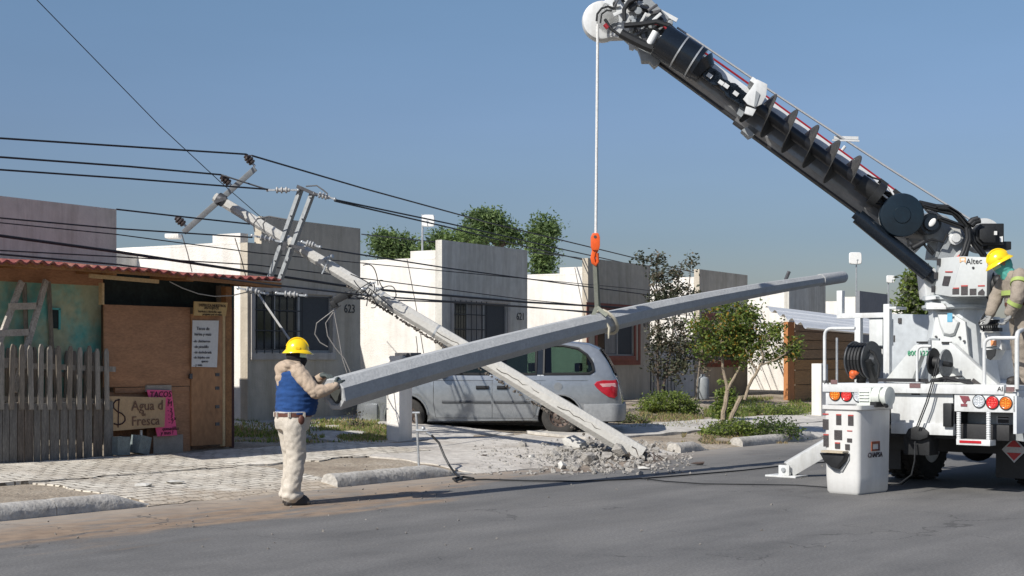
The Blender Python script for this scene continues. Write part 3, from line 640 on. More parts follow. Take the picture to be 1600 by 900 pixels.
m = MB(); pts = [G(x, y, .02) for x, y in ((712, 750), (760, 749), (820, 751), (900, 752), (980, 749), (1040, 745), (1100, 740), (1160, 735), (1230, 727), (1290, 722))]
m.tube(pts, .010, n=7); solo('hose', m, black, 'long black cable lying across the asphalt toward the truck outrigger', 'cable')
m = MB(); pts = [G(x, y, .02) for x, y in ((1000, 747), (1040, 752), (1100, 756), (1180, 757), (1245, 758), (1300, 762), (1410, 756), (1440, 735), (1448, 700))]
m.tube(pts, .008, n=7); solo('hose', m, black, 'second thin black cable on the asphalt passing behind the white bucket', 'cable')
# ---------------- poles and power lines ----------------
polec = mat('new_pole_concrete', (.36, .37, .37), .85, .10, 5, bump=.35, bscale=30)
polew = mat('old_pole_concrete', (.50, .49, .455), .85, .06, 3, bump=.4, bscale=25)
brokenc = mat('broken_concrete', (.30, .285, .26), .95, .3, 10, bump=.8)
rebar = mat('rusty_rebar', (.07, .05, .042), .8, .3, 12)
# new pole hanging from the crane: octagonal, tapering, slightly flexed about the sling
PB = P(522, 616, 15.7); PT = P(1316, 433, 24.0)
PM = PB.lerp(PT, .42)+V((0, 0, .17))
def ppos(t): return PB.lerp(PT, t)+V((0, 0, .13*4*t*(1-t)))
def oct_ring(c, d, r, n=8, ph=.5, up=V((0, 0, 1))):
    x = d.cross(up).normalized(); y = x.cross(d).normalized()
    return [c+x*math.cos(2*math.pi*(j+ph)/n)*r+y*math.sin(2*math.pi*(j+ph)/n)*r for j in range(n)]
t = thing('concrete_pole', 'new grey octagonal concrete pole slung from the crane, butt end held by the worker', 'pole', PB)
m = MB(); k = 24; rings = []
for i in range(k+1):
    f_ = i/k; d = (ppos(min(1, f_+.01))-ppos(max(0, f_-.01))).normalized(); r = .182-.098*f_
    rings.append(oct_ring(ppos(f_), d, r))
d0 = (ppos(.01)-ppos(0)).normalized()
rings = [oct_ring(ppos(.03), d0, .115), oct_ring(ppos(0)+d0*.01, d0, .12), oct_ring(ppos(0)-d0*.012, d0, .13), oct_ring(ppos(0)-d0*.012, d0, .17)]+rings; m.loft(rings)
part('shaft', m, polec, t, True, sharp=25)
m = MB(); d1 = (ppos(1)-ppos(.97)).normalized()
m.loft([oct_ring(ppos(.935), (ppos(.94)-ppos(.93)).normalized(), .1, 20), oct_ring(ppos(1)+d1*.02, d1, .095, 20), oct_ring(ppos(1)+d1*.07, d1, .07, 20)]); part('tip', m, polec, t, True)
m = MB(); m.loft([oct_ring(ppos(.0)+d0*.04, d0, .1185), oct_ring(ppos(.0)+d0*.33, d0, .1155)]); part('dark_core', m, mat('butt_hollow_shade', (.05, .055, .05), .9), t, True)  # dark core paints the shade inside the hollow butt

# old pole, snapped at the base
OB = P(1003, 712, 22.6); OT = P(336, 308, 23.6)
def opos(t): return OB.lerp(OT, t)
OP = thing('fallen_pole', 'old white concrete pole snapped at its base and leaning left over the minivan', 'pole', OB)
m = MB(); k = 30; rings = []; dd = (OT-OB).normalized()
for i in range(k+1):
    f_ = i/k; r = .150+(.080-.150)*f_
    ring = oct_ring(opos(f_), dd, r)
    rings.append(ring)
m.loft(rings); part('shaft', m, polew, OP, True, sharp=25)
upn = V((0, 0, 1)); dn = (upn-dd*upn.dot(dd)).normalized()*-1       # towards the underside
random.seed(8)
def chunk(mb, c, s, n=9, m=0):
    bm = bmesh.new(); 
    for i in range(n+6): bm.verts.new(V((random.gauss(0, 1), random.gauss(0, 1), random.gauss(0, .7))).normalized()*random.uniform(.6, 1)*s)
    r = bmesh.ops.convex_hull(bm, input=bm.verts); bmesh.ops.delete(bm, geom=[v for v in bm.verts if not v.link_faces], context='VERTS')
    bm.verts.ensure_lookup_table(); ix = {v: i for i, v in enumerate(bm.verts)}
    mb.add([c+v.co for v in bm.verts], [tuple(ix[v] for v in f.verts) for f in bm.faces], m); bm.free()
m = MB()
for f0, f1, n in ((.42, .62, 120), (.10, .42, 90), (.64, .68, 10)):
    for i in range(n):
        f_ = random.uniform(f0, f1); r = .235-.14*f_
        chunk(m, opos(f_)+dn*(r*.84)+V((random.uniform(-.02, .02), random.uniform(-.5, .2)*r, 0)), random.uniform(.016, .036))
part('broken_edge', m, mat('dark_broken_edge', (.12, .105, .09), .95, .4, 14), OP, True, kind='stuff')
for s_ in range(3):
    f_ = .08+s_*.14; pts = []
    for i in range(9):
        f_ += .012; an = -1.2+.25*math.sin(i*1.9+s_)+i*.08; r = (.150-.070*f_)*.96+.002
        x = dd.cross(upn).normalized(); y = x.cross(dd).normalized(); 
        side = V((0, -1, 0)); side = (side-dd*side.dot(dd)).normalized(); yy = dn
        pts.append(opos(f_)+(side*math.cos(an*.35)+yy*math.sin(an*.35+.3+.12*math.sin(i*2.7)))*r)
    part('crack', MB().tube(pts, .006, n=5), mat('dark_crack_line', (.10, .09, .075), .95), OP, True)  # cracks drawn as thin dark tubes
m = MB()
for i in range(26):                              # bent rebar at the break and along the split
    c = opos(random.uniform(-.02, .03))+V((random.uniform(-.15, .15), random.uniform(-.15, .1), random.uniform(-.12, .1)))
    dr = -dd+V((random.uniform(-1.2, .3), random.uniform(-.8, .3), random.uniform(-.6, .5))); L_ = random.uniform(.15, .5)
    m.tube([c, c+dr*L_*.4, c+dr*L_*.7+V((0, 0, -.1)), c+dr*L_*.9+V((-.1, 0, -.16))], .008, n=5)
part('rebar', m, rebar, OP, True)
m = MB()
for i in range(46):
    a = random.uniform(0, 6.28); rr = random.uniform(0, .13); s_ = V((0, -1, 0)); c = OB+(-dd)*random.uniform(-.08, .10)+dn*math.cos(a)*rr+V((0, math.sin(a)*rr, 0)); chunk(m, c, random.uniform(.03, .065))
part('snapped_end', m, brokenc, OP, True)
def opx(x, y, D=23.2): return P(x, y, D)
# pole hardware: bands, spools, wire ends
for f_ in (.825, .60, .47):
    r = .150-.070*f_+.003; m = MB(); m.loft([oct_ring(opos(f_-.002), dd, r), oct_ring(opos(f_+.002), dd, r)]); part('band', m, steel, OP, True)
# spool rack at (512,406) and tangle at (575,455)
m = MB(); c = opx(513, 405); ax = V((.9, 0, .35)).normalized()
for i in range(3): m.lathe([(.015, -.03), (.034, -.025), (.034, -.01), (.02, 0), (.034, .01), (.034, .025), (.015, .03)], c+V((i*.045-.04, 0, .02*i)), (.8, -.5, .2), 12)
m.tube([c, opx(508, 418), opx(503, 428)], .013, n=6); part('spool_rack', m, steel, OP, True)
random.seed(21); m = MB()
for i in range(15):
    a = opx(random.uniform(555, 600), random.uniform(440, 465), 22.9); b = a+V((random.uniform(-.4, .4), random.uniform(-.2, .1), random.uniform(-.35, .3))); c = (a+b)/2+V((random.uniform(-.2, .2), -.1, random.uniform(-.2, .3))); 
    pts = [a*(1-s)**2+c*2*s*(1-s)+b*s*s for s in [j/8 for j in range(9)]]; m.tube(pts, .008, n=5)
part('cable_tangle', m, wirem, OP, True)
m = MB()
for x, y in ((567, 452), (578, 444), (590, 452), (563, 462), (585, 462)): c = opx(x, y, 22.9); m.ell(c, (.04, .03, .035), n=8, k=6); m.bar(c, c+V((.09, 0, .03)), .03, .03)
part('connector', m, steel, OP, True)
m = MB(); c = opx(534, 465, 22.9); M_ = Mx.Translation(c) @ Mx.Rotation(-.45, 4, 'Y')
m.box((-.13, -.06, -.05), (.10, .06, .06), M_); m.box((-.2, -.03, -.1), (-.1, .03, .02), M_); m.cyl(M_ @ V((.1, 0, 0)), M_ @ V((.17, 0, .0)), .05, n=10); solo('street_lamp_head', m, black, 'small black lamp head dangling from the fallen pole above the number 623', 'lamp', bev=.008)
m = MB(); 
for pts in ([(520, 486), (495, 505), (492, 522), (500, 535), (512, 542)], [(521, 488), (509, 505), (512, 525), (525, 545), (538, 560), (548, 583)], [(522, 488), (528, 520), (535, 560), (543, 585)], [(533, 477), (520, 486)]):
    v = [opx(x, y, 22.9) for x, y in pts]; m.tube(v, .009, n=5)
solo('loose_cable', m, mat('loose_grey_cable', (.22, .21, .2), .6), 'loose grey cables drooping below the black lamp head', 'cable')
insm = mat('insulator_brown', (.055, .042, .038), .45, .2, 8)
inswhite = mat('insulator_grey', (.38, .38, .37), .4, .15, 14)
# upper crossarm with three brown pin insulators
a, b = P(287, 363, 23.3), P(399, 263, 23.3); XA = thing('crossarm', 'upper steel crossarm of the fallen pole with three brown pin insulators', 'crossarm', a.lerp(b, .5), 0, 'steel crossarms on the fallen pole')
m = MB(); m.bar(a, b, .09, .095, (0, 1, .3)); part('arm', m, mat('weathered_galvanised', (.24, .255, .26), .55, .2, 14, metal=.3), XA, True, bev=.006)
m = MB(); c = P(345, 312, 23.25); m.loft([oct_ring(c-dd*.05, dd, .098, 14), oct_ring(c+dd*.05, dd, .098, 14)]); m.bar(c+V((-.08, -.1, -.05)), c+V((.12, -.1, .02)), .03, .05); part('clamp', m, dsteel, XA, True)
an = (b-a).normalized(); up_ = V((-.25, 0, 1)).normalized()
for (x, y) in ((281, 345), (352, 281), (389, 249)):
    t_ = min(1, max(0, (P(x, y, 23.3)-a).dot(an)/(b-a).length)); base = a.lerp(b, t_)+V((0, -.02, .03)); c = P(x, y, 23.28); ax = (c-base).normalized()
    m = MB(); m.lathe([(.03, -.09), (.055, -.08), (.06, -.06), (.042, -.045), (.065, -.03), (.068, -.01), (.045, .005), (.065, .02), (.062, .04), (.04, .05), (.045, .075), (.02, .09)], c, ax, 16); i_ = part('insulator', m, insm, XA, True)
    m = MB(); m.cyl(base, c-ax*.08, .018, n=8); part('pin', m, steel, i_, True)
# double crossarm
for i, (a_, b_, lab) in enumerate((((470, 296), (421, 436), 'left arm of the pair of steel crossarms crossing the fallen pole'), ((488, 303), (438, 436), 'right arm of the pair of steel crossarms crossing the fallen pole'))):
    D_ = 23.15+i*.0; a, b = P(*a_, D_), P(*b_, D_); t = thing('crossarm', lab, 'crossarm', a.lerp(b, .5), 0, 'steel crossarms on the fallen pole')
    m = MB(); x_ = (b-a).normalized(); s_ = x_.cross(V((0, 1, 0))).normalized()*.04
    m.bar(a, b, .068, .068, (.62, 1, 0)); part('arm', m, mat('weathered_galvanised', (.24, .255, .26), .55, .2, 14, metal=.3), t, True)
    m = MB()
    for f_ in (.05, .3, .62, .8, .95): c = a.lerp(b, f_)+V((0, -.04, 0)); m.cyl(c, c+V((0, -.03, 0)), .014, n=6); 
    part('bolt', m, dsteel, t, True)
for a, b, c_ in ((P(464, 291, 23.1), P(496, 305, 23.1), .05), (P(452, 384, 23.05), P(476, 388, 23.05), .045), (P(446, 378, 23.0), P(443, 392, 23.0), .06)): part('spacer_bolt', MB().bar(a, b, c_, c_), dsteel, t, True)
def string_ins(x0, y0, x1, y1, D, label, n=3):
    a, b = P(x0, y0, D), P(x1, y1, D); d = (b-a).normalized(); L_ = (b-a).length; t = thing('line_insulator', label, 'insulator', a.lerp(b, .5), 0, 'dead end insulators on the fallen pole')
    m = MB(); m.tube([a, b], .012, n=6); m.ell(a, .028, n=8, k=6); m.ell(b, .028, n=8, k=6); m.bar(a, a+d*.12, .045, .03); m.bar(b-d*.10, b, .045, .03); part('clevis', m, steel, t, True)
    m = MB()
    for i in range(n): m.lathe([(.015, -.035), (.05, -.03), (.052, -.01), (.03, 0), (.028, .035)], a.lerp(b, .35+.3*i/max(1, n-1)), d, 12)
    part('disc', m, inswhite, t, True)
string_ins(418, 297, 466, 297, 23.1, 'grey insulator string left of the top of the double crossarm')
string_ins(490, 302, 523, 311, 23.1, 'grey insulator string right of the top of the double crossarm')
string_ins(394, 368, 440, 378, 23.1, 'grey insulator string left of the middle of the double crossarm')
string_ins(472, 378, 500, 386, 23.0, 'grey insulator string right of the middle of the double crossarm')
string_ins(372, 450, 418, 459, 23.1, 'grey insulator string just under the stand roof end')
string_ins(432, 458, 478, 462, 23.1, 'grey insulator string right under the stand roof end, beside the window of 623')
for pts, lab in (([(398, 362), (396, 350), (402, 342), (420, 338), (448, 343)], 'grey jumper cable looping over the fallen pole left of the double crossarm'), ([(478, 291), (495, 290), (505, 297), (512, 303)], 'short black jumper wire over the top of the double crossarm'), ([(413, 362), (411, 350), (416, 343)], 'tiny wire loop on the fallen pole above the roof corner of house 623')):
    m = MB(); v = [P(x, y, 22.95) for x, y in pts]; m.tube(v, .011, n=6); solo('jumper_wire', m, mat('jumper_grey', (.12, .12, .12), .6), lab, 'cable')
m = MB(); m.tube([P(404, 460, 23), P(452, 530, 22.5), P(470, 556, 22.3)], .018, n=6); solo('guy_rod', m, mat('rod_grey', (.4, .4, .38), .5), 'slim pale rod hanging from the insulators behind the yellow helmet', 'rod')

# wires: pixel columns, rows and distance
def wire(pts, r, label, sag=0, m_=None):
    v = [P(*p) for p in pts]; o = []
    if pts[0][0] <= 55: v.insert(0, v[0]-(v[1]-v[0]).normalized()*2.2)
    for a, b in zip(v, v[1:]):
        n = 10
        for i in range(n): s = i/n; o.append(a.lerp(b, s)-V((0, 0, sag*4*s*(1-s))))
    o.append(v[-1]); mb = MB(); mb.tube(o, r, n=6); return solo('power_line', mb, m_ or wirem, label, 'power line', 'power lines strung across the street')
wl = -60
wire([(wl, 212, 19.6), (200, 229, 21.3), (385, 241, 23.2)], .014, 'highest power line at left running to the topmost brown insulator')
wire([(393, 243, 23.2), (570, 295, 27), (760, 347, 33), (930, 388, 38), (1110, 432, 46), (1240, 466, 56), (1420, 512, 90)], .015, 'highest power line right of the double crossarm sloping down over the houses')
wire([(wl, 241, 19.6), (200, 260, 21.3), (345, 273, 23.2), (420, 297, 23.1)], .014, 'second power line at left, ending at the middle brown insulator')
wire([(wl, 261, 19.6), (200, 279, 21.3), (420, 296, 23.1)], .013, 'third power line at left, just under the middle brown insulator')
wire([(523, 312, 23.1), (700, 349, 28), (850, 383, 34), (1016, 420, 42), (1180, 458, 54), (1400, 514, 90)], .014, 'upper line of the close pair leaving the double crossarm to the right')
wire([(523, 314, 23.1), (700, 355, 28), (850, 392, 34), (1016, 430, 42), (1180, 466, 54), (1400, 518, 90)], .014, 'lower line of the close pair leaving the double crossarm to the right')
wire([(182, 327, 21), (270, 337, 22), (390, 350, 23.3)], .012, 'power line from the grey-brown house corner to the lowest brown insulator')
wire([(565, 366, 32), (700, 380, 36), (900, 402, 44), (1100, 440, 55)], .012, 'distant power line between house 623 and the big tree')
wire([(wl, 335, 19.4), (180, 357, 20.8), (394, 371, 23)], .011, 'thin power line at left just over the first house wall middle')
wire([(500, 388, 23), (700, 419, 28), (1000, 459, 38), (1330, 505, 60)], .013, 'power line from the mid insulator string crossing house 621')
wire([(wl, 342, 19.4), (180, 366, 20.8), (400, 395, 23), (700, 424, 28), (1000, 452, 38), (1330, 500, 62)], .008, 'very thin line running the whole width under the mid insulators')
wire([(wl, 360, 19), (180, 393, 20.6), (400, 426, 23), (560, 450, 25), (820, 472, 31), (1100, 488, 42), (1400, 520, 75)], .021, 'thickest black cable crossing low over the stand roof to the right')
wire([(wl, 388, 18.6), (180, 401, 20.4), (400, 414, 23), (575, 436, 25), (820, 468, 31), (1100, 495, 42)], .009, 'thin cable just above the stand roof, behind the thickest cable')
wire([(wl, 392, 18.3), (180, 413, 19.8), (425, 445, 20.7), (575, 462, 23), (820, 479, 30), (1100, 505, 42), (1340, 520, 60)], .013, 'black cable skimming the red stand roof')
wire([(480, 464, 23), (700, 472, 28), (925, 487, 36), (1160, 508, 48), (1340, 524, 64)], .012, 'low cable right of the lower insulator string across the window of 621')
wire([(50, -8, 20), (250, 197, 21.8), (345, 285, 23), (420, 350, 26), (480, 400, 30)], .007, 'lone thin wire dropping from the top left corner of the sky')
# thin service wires hanging near the houses
for i, (x0, y0, x1, y1, D, lab) in enumerate(((284, 366, 300, 425, 22.9, 'thin drop wire hanging under the upper crossarm'), (367, 372, 386, 440, 23, 'thin drop wire on the white wall left of house 623'), (636, 405, 662, 552, 29.9, 'thin cable running down the white wall between 623 and 621'), (650, 525, 652, 558, 29.5, 'short thin antenna rod above the concrete meter post'), (898, 418, 925, 560, 35.0, 'thin cable running down the white wall left of house 615'))):
    m = MB(); m.tube([P(x0, y0, D), P((x0+x1)/2+1, (y0+y1)/2, D), P(x1, y1, D)], .008, n=5); solo('drop_wire', m, mat('drop_wire_brown', (.10, .08, .07), .7), lab, 'cable')

# rubble
random.seed(5)
def rub_pt():
    while 1:
        x = random.gauss(905, 85); y = random.gauss(712, 12)
        if 740 < x < 1085 and 690 < y < 742: return x, y
i = 0
for k in range(44):
    x, y = rub_pt() if k > 20 else (random.uniform(872, 1030), random.uniform(694, 730)); s = random.uniform(.05, .11) if k > 9 else random.uniform(.10, .17)
    h = 0
    if k == 3: x, y, s = 897, 706, .25
    elif k < 21: h = random.random()*.10*max(0, 1-((x-945)/80)**2)
    g = G(x, y); mb = MB(); chunk(mb, g+V((0, 0, s*.45+h)), s)
    solo('concrete_chunk', mb, (brokenc, brokenc, brokenc, polew)[k % 4], 'rough pale concrete chunk in the rubble at the base of the fallen pole', 'rubble', 'concrete chunks in the rubble heap', sharp=10)
mb = MB()
for k in range(1700):
    x, y = rub_pt(); 
    if random.random() < .3: x = random.uniform(740, 1080); y = random.uniform(690, 742)
    s = random.uniform(.010, .042)
    if abs(x-940) < 75: s *= 1.35
    g = G(x, y); h = max(0, .14*(1-((x-945)/80)**2))*random.random()*max(0, 1-abs(y-710)/20) if abs(x-945) < 80 else 0; chunk(mb, g+V((0, 0, s*.4+h)), s, 4)
solo('rubble', mb, brokenc, 'small concrete rubble strewn around the base of the fallen pole', 'rubble', None, 'stuff', sharp=10)
mb = MB()
for k in range(260):
    x = random.choice((random.uniform(0, 1300), random.uniform(200, 760))); y = random.uniform(690, 860) if random.random() < .4 else random.uniform(742, 800)-x*.03
    g = G(x, y); s = random.uniform(.006, .02); chunk(mb, g+V((0, 0, s*.4)), s, 3)
solo('pebbles', mb, mat('dull_grit', (.20, .185, .165), .95, .3, 10), 'scattered pebbles and grit on the paving and gutter', 'pebbles', None, 'stuff', sharp=10)
for k, (x, y, lab) in enumerate(((273, 757, 'flat pale paving shard lying on the ramp, right one'), (225, 762, 'flat pale paving shard lying on the ramp, left one'), (757, 714, 'dark lump of rubble near the standpipe hose'), (1092, 727, 'dark flat shard on the road edge right of the fallen pole base'), (1005, 734, 'flat pale slab chip on the asphalt below the snapped pole end'))):
    g = G(x, y); mb = MB(); chunk(mb, V((0, 0, 0)), .12 if k not in (2,) else .07); mb.xf(Mx.Translation(g+V((0, 0, .03))) @ Mx.Diagonal((1.1, .7, .28, 1))); solo('paving_shard', mb, polew if k not in (2, 3) else rebar, lab, 'shard', sharp=10)
# ---------------- minivan ----------------
def lerp_tab(tab, x):
    if x <= tab[0][0]: return tab[0][1]
    for (a, b), (c, d) in zip(tab, tab[1:]):
        if x <= c: return b+(d-b)*(x-a)/(c-a)
    return tab[-1][1]
silver = mat('silver_car_paint', (.31, .33, .345), .25, .08, 2.0, metal=.55, coat=.8)
silver2 = mat('dusty_silver_bumper', (.25, .26, .265), .45, .12, 3)
inter = mat('dark_car_interior', (.03, .032, .034), .8, .2)
tyre = mat('tyre_rubber', (.035, .033, .030), .85, .3, 12)
rimm = mat('rusty_steel_rim', (.12, .09, .075), .6, .4, 10, metal=.4)
cgl = bpy.data.materials.new('green_tinted_glass'); cgl.use_nodes = True; t_ = cgl.node_tree; t_.nodes.remove(t_.nodes['Principled BSDF'])
tr = t_.nodes.new('ShaderNodeBsdfTransparent'); tr.inputs[0].default_value = (.24, .33, .28, 1); gl = t_.nodes.new('ShaderNodeBsdfGlossy'); gl.inputs['Roughness'].default_value = .03
fr = t_.nodes.new('ShaderNodeFresnel'); fr.inputs[0].default_value = 1.5; ms = t_.nodes.new('ShaderNodeMixShader')
t_.links.new(fr.outputs[0], ms.inputs[0]); t_.links.new(tr.outputs[0], ms.inputs[1]); t_.links.new(gl.outputs[0], ms.inputs[2]); t_.links.new(ms.outputs[0], t_.nodes['Material Output'].inputs[0])
VZ = .175; a_ = P(553, HZ, 26.9); ry = V((.995, -.10, 0)).normalized(); ly = V((.10, .995, 0)).normalized()
VO = V((a_.x, a_.y, 0))+ly*.97; VO.z = VZ
VAN = thing('minivan', 'silver minivan with tinted windows parked behind the crossed poles', 'minivan', VO, math.atan2(ry.y, ry.x))
ZT = [(0, .70), (.04, .76), (.15, .82), (.4, .90), (.8, .99), (1.1, 1.06), (1.2, 1.10), (1.5, 1.30), (1.85, 1.53), (2.15, 1.665), (2.5, 1.72), (3.0, 1.745), (3.6, 1.74), (4.2, 1.70), (4.5, 1.66), (4.68, 1.58), (4.80, 1.42), (4.90, 1.24), (4.96, 1.10), (5.03, .98), (5.08, .75), (5.10, .6)]
ZB = [(0, .34), (.1, .24), (.4, .2), (4.6, .24), (5.0, .32), (5.10, .38)]
PW = [(0, .60), (.03, .68), (.1, .78), (.25, .87), (.5, .935), (1, .97), (2, .985), (3.8, .985), (4.4, .955), (4.7, .915), (4.88, .87), (4.98, .82), (5.06, .74), (5.10, .66)]
BELT = 1.075
SEC = [(.16, .955), (.30, .985), (.55, 1.0), (.8, .995), (1.0, .975), (BELT, .955)]
def vside(x, z):
    w_ = lerp_tab(PW, x)
    if z <= BELT: return w_*lerp_tab(SEC, z)
    return w_*(.955-(z-BELT)/.62*.185)
def vring(x):
    w_ = lerp_tab(PW, x); zb = lerp_tab(ZB, x); zt = lerp_tab(ZT, x); h = []
    zs = [zb+.04, .32, .45, .6, .75, .88, .99, BELT]
    h.append((.0, zb)); h.append((.86*w_, zb))
    top = zt-.07
    for z in zs: zz = max(min(z, top), zb+.04); h.append((vside(x, zz) if zz < top-1e-6 or top > z else vside(x, zz), zz))
    for k in (.33, .66, 1):
        zz = BELT+(top-BELT)*k if top > BELT else top; h.append((vside(x, max(zz, .2)), zz))
    yt = vside(x, max(top, .2)); h += [(yt*.975, zt-.038), (yt*.90, zt-.014), (yt*.7, zt), (yt*.35, zt+.008), (0, zt+.01)]
    return [V((x, -y, z)) for y, z in h]+[V((x, y, z)) for y, z in h[-2:0:-1]]
m = MB(); xs = [0, .03, .08, .15, .25, .4, .6, .8, 1.0, 1.1, 1.2, 1.35, 1.5, 1.68, 1.85, 2.0, 2.15, 2.5, 3, 3.4, 3.8, 4.1, 4.35, 4.5, 4.6, 4.68, 4.74, 4.80, 4.85, 4.90, 4.96, 5.0, 5.03, 5.06, 5.08, 5.10]
m.loft([vring(x) for x in xs])
body = part('body', m, [silver, inter], VAN, sharp=32)
def cutter(mb):
    me = mesh('cut', mb, inter, 180); o = bpy.data.objects.new('cut', me); col.objects.link(o); o.matrix_world = FR[VAN]; return o
WF, WR = .96, 3.99; cuts = []
for xw in (WF, WR):
    for s in (-1, 1):
        m = MB(); m.cyl((xw, s*.66, .335), (xw, s*1.2, .335), .395, n=32); cuts.append(cutter(m))
ch = MB(); ch.loft([[V((x, -a, .42)), V((x, a, .42)), V((x, a, 1.04)), V((x, .93*a, 1.09)), V((x, .80*a, zt)), V((x, -.80*a, zt)), V((x, -.93*a, 1.09)), V((x, -a, 1.04))] for x, a, zt in ((1.35, .84, 1.1), (1.6, .88, 1.27), (2.1, .90, 1.58), (3.0, .90, 1.66), (4.2, .87, 1.61), (4.5, .82, 1.53), (4.70, .80, 1.30))]); cuts.append(cutter(ch))
def wpoly(name):
    return {'front': [(1.72, 1.105), (2.46, 1.10), (2.46, 1.60), (2.30, 1.585), (2.05, 1.46)],
            'slide': [(2.60, 1.10), (3.56, 1.10), (3.56, 1.625), (3.2, 1.635), (2.60, 1.61)],
            'rear': [(3.70, 1.10), (4.52, 1.11), (4.60, 1.16), (4.57, 1.30), (4.47, 1.45), (4.30, 1.56), (4.05, 1.61), (3.70, 1.62)]}[name]
for nme in ('front', 'slide', 'rear'):
    m = MB(); m.prism([V((x, -1.3, z)) for x, z in wpoly(nme)], (0, 2.6, 0)); cuts.append(cutter(m))
m = MB(); m.prism([V((1.22, -.62, 1.13)), V((1.22, .62, 1.13)), V((2.05, .52, 1.63)), V((2.05, -.52, 1.63))], V((.22, 0, -.22))); m.xf(Mx.Translation((-.1, 0, .1))); cuts.append(cutter(m))
m = MB(); m.prism([V((5.05, -.6, 1.10)), V((5.05, .6, 1.10)), V((4.78, .50, 1.55)), V((4.78, -.50, 1.55))], V((-.4, 0, -.12))); cuts.append(cutter(m))
for i, c in enumerate(cuts):
    md = body.modifiers.new('b%d' % i, 'BOOLEAN'); md.operation = 'DIFFERENCE'; md.object = c; md.solver = 'EXACT'
evald(body)
for c in cuts: bpy.data.objects.remove(c)
for p_ in body.data.polygons:                    # inside faces get the dark lining
    c = p_.center
    if 1.3 < c.x < 4.72 and c.z > .4 and abs(c.y) < vside(c.x, c.z)-.035 and c.z < lerp_tab(ZT, c.x)-.05 and not (p_.normal.z > .8 and c.z > 1.5): p_.material_index = 1
    for xw in (WF, WR):
        if math.hypot(c.x-xw, c.z-.335) < .385 and abs(c.y) < .93: p_.material_index = 1
def spane(poly, s, off):
    n = 10; xs_ = sorted(set([x for x, z in poly])); x0, x1 = xs_[0], xs_[-1]; cols = []
    for i in range(n+1):
        x = x0+(x1-x0)*i/n; zz = []
        for (a, b), (c, d) in zip(poly, poly[1:]+poly[:1]):
            if (a-x)*(c-x) <= 0 and abs(a-c) > 1e-6: zz.append(b+(d-b)*(x-a)/(c-a))
        zz = zz or [poly[0][1], poly[0][1]+.01]
        cols.append([V((x, s*(vside(x, z)+off), z)) for z in [min(zz)+(max(zz)-min(zz))*j/5 for j in range(6)]])
    mb = MB(); mb.loft(cols, cap=False, closed=False); return mb
for s in (-1, 1):
    for nme in ('front', 'slide', 'rear'):
        w_ = part('window', spane(wpoly(nme), s, -.012), cgl, VAN)
        if s < 0:
            mb = MB(); pl = wpoly(nme); pts = []
            for (a, b), (c, d) in zip(pl, pl[1:]+pl[:1]):
                for k in range(4): x = a+(c-a)*k/4; z = b+(d-b)*k/4; pts.append(V((x, s*(vside(x, z)+.001), z)))
            mb.tube(pts+pts[:1], .026, n=6, flat=1); part('seal', mb, black, w_)
m = MB(); m.add([V((1.20, -.70, 1.10)), V((1.20, .70, 1.10)), V((2.06, .58, 1.64)), V((2.06, -.58, 1.64))], [(0, 1, 2, 3)]); part('windscreen', m, cgl, VAN)
m = MB(); m.loft([[V((x+.012, y, z)) for y in (-.68, -.4, 0, .4, .68)] for x, z in ((4.955, 1.12), (4.90, 1.25), (4.80, 1.43), (4.70, 1.57))], cap=False, closed=False); part('rear_window', m, glassm, VAN)
m = MB()
for xc, z0 in ((2.15, .5), (3.05, .5), (3.9, .5)):
    for yc in (-.42, .42):
        m.box((xc-.25, yc-.25, z0), (xc+.25, yc+.25, z0+.18)); m.prism([V((xc+.18, yc-.23, z0+.1)), V((xc+.30, yc-.23, z0+.1)), V((xc+.42, yc-.23, z0+.62)), V((xc+.32, yc-.23, z0+.62))], (0, .46, 0)); m.box((xc+.33, yc-.12, z0+.64), (xc+.42, yc+.12, z0+.80))
part('seats', m, inter, VAN, bev=.02)
def sline(pts, r=.006, s=-1, off=.0):
    out = []
    for (a, b), (c, d) in zip(pts, pts[1:]):
        for k in range(6): x = a+(c-a)*k/6; z = b+(d-b)*k/6; out.append(V((x, s*(vside(x, z)+off), z)))
    x, z = pts[-1]; out.append(V((x, s*(vside(x, z)+off), z))); return out
for s in (-1, 1):
    for pts in ([(1.50, .32), (1.46, .6), (1.46, 1.0), (1.60, 1.09), (2.0, 1.47)], [(2.53, .30), (2.53, 1.64)], [(3.62, .42), (3.64, .8), (3.63, 1.66)], [(1.50, .31), (3.50, .31)], [(3.50, .31), (3.62, .45)], [(2.6, .985), (4.75, .985)], [(1.46, .985), (2.55, .985)]):
        part('door_seam', MB().tube(sline(pts, s=s, off=-.003), .006, n=5), mat('seam_dark', (.04, .042, .045), .7), VAN)
m = MB(); m.tube(sline([(1.62, .60), (2.5, .60)], off=.004), .024, n=6); m.tube(sline([(2.56, .60), (3.45, .60)], off=.004), .024, n=6); part('side_moulding', m, mat('moulding_grey', (.07, .075, .08), .5), VAN)
for x0 in (2.24, 2.62):
    m = MB(); m.tube(sline([(x0, .86), (x0+.23, .86)], off=.006), .036, n=8, flat=1); part('door_handle', m, black, VAN)
m = MB(); c = V((3.96, -vside(3.96, .88)-.001, .88)); m.lathe([(.075, 0), (.075, .006), (.001, .008)], c, (0, -1, 0), 20); part('fuel_door', m, silver, VAN)
m = MB(); tl = [(4.59, .92), (4.64, .975), (4.76, 1.0), (5.0, 1.005), (5.035, .93), (5.02, .70), (4.97, .655), (4.86, .68), (4.74, .76), (4.64, .85)]
def sy(x, z): return vside(x, z)+.006
pl = tl; mb = MB(); cen = (4.88, .86); rings = []
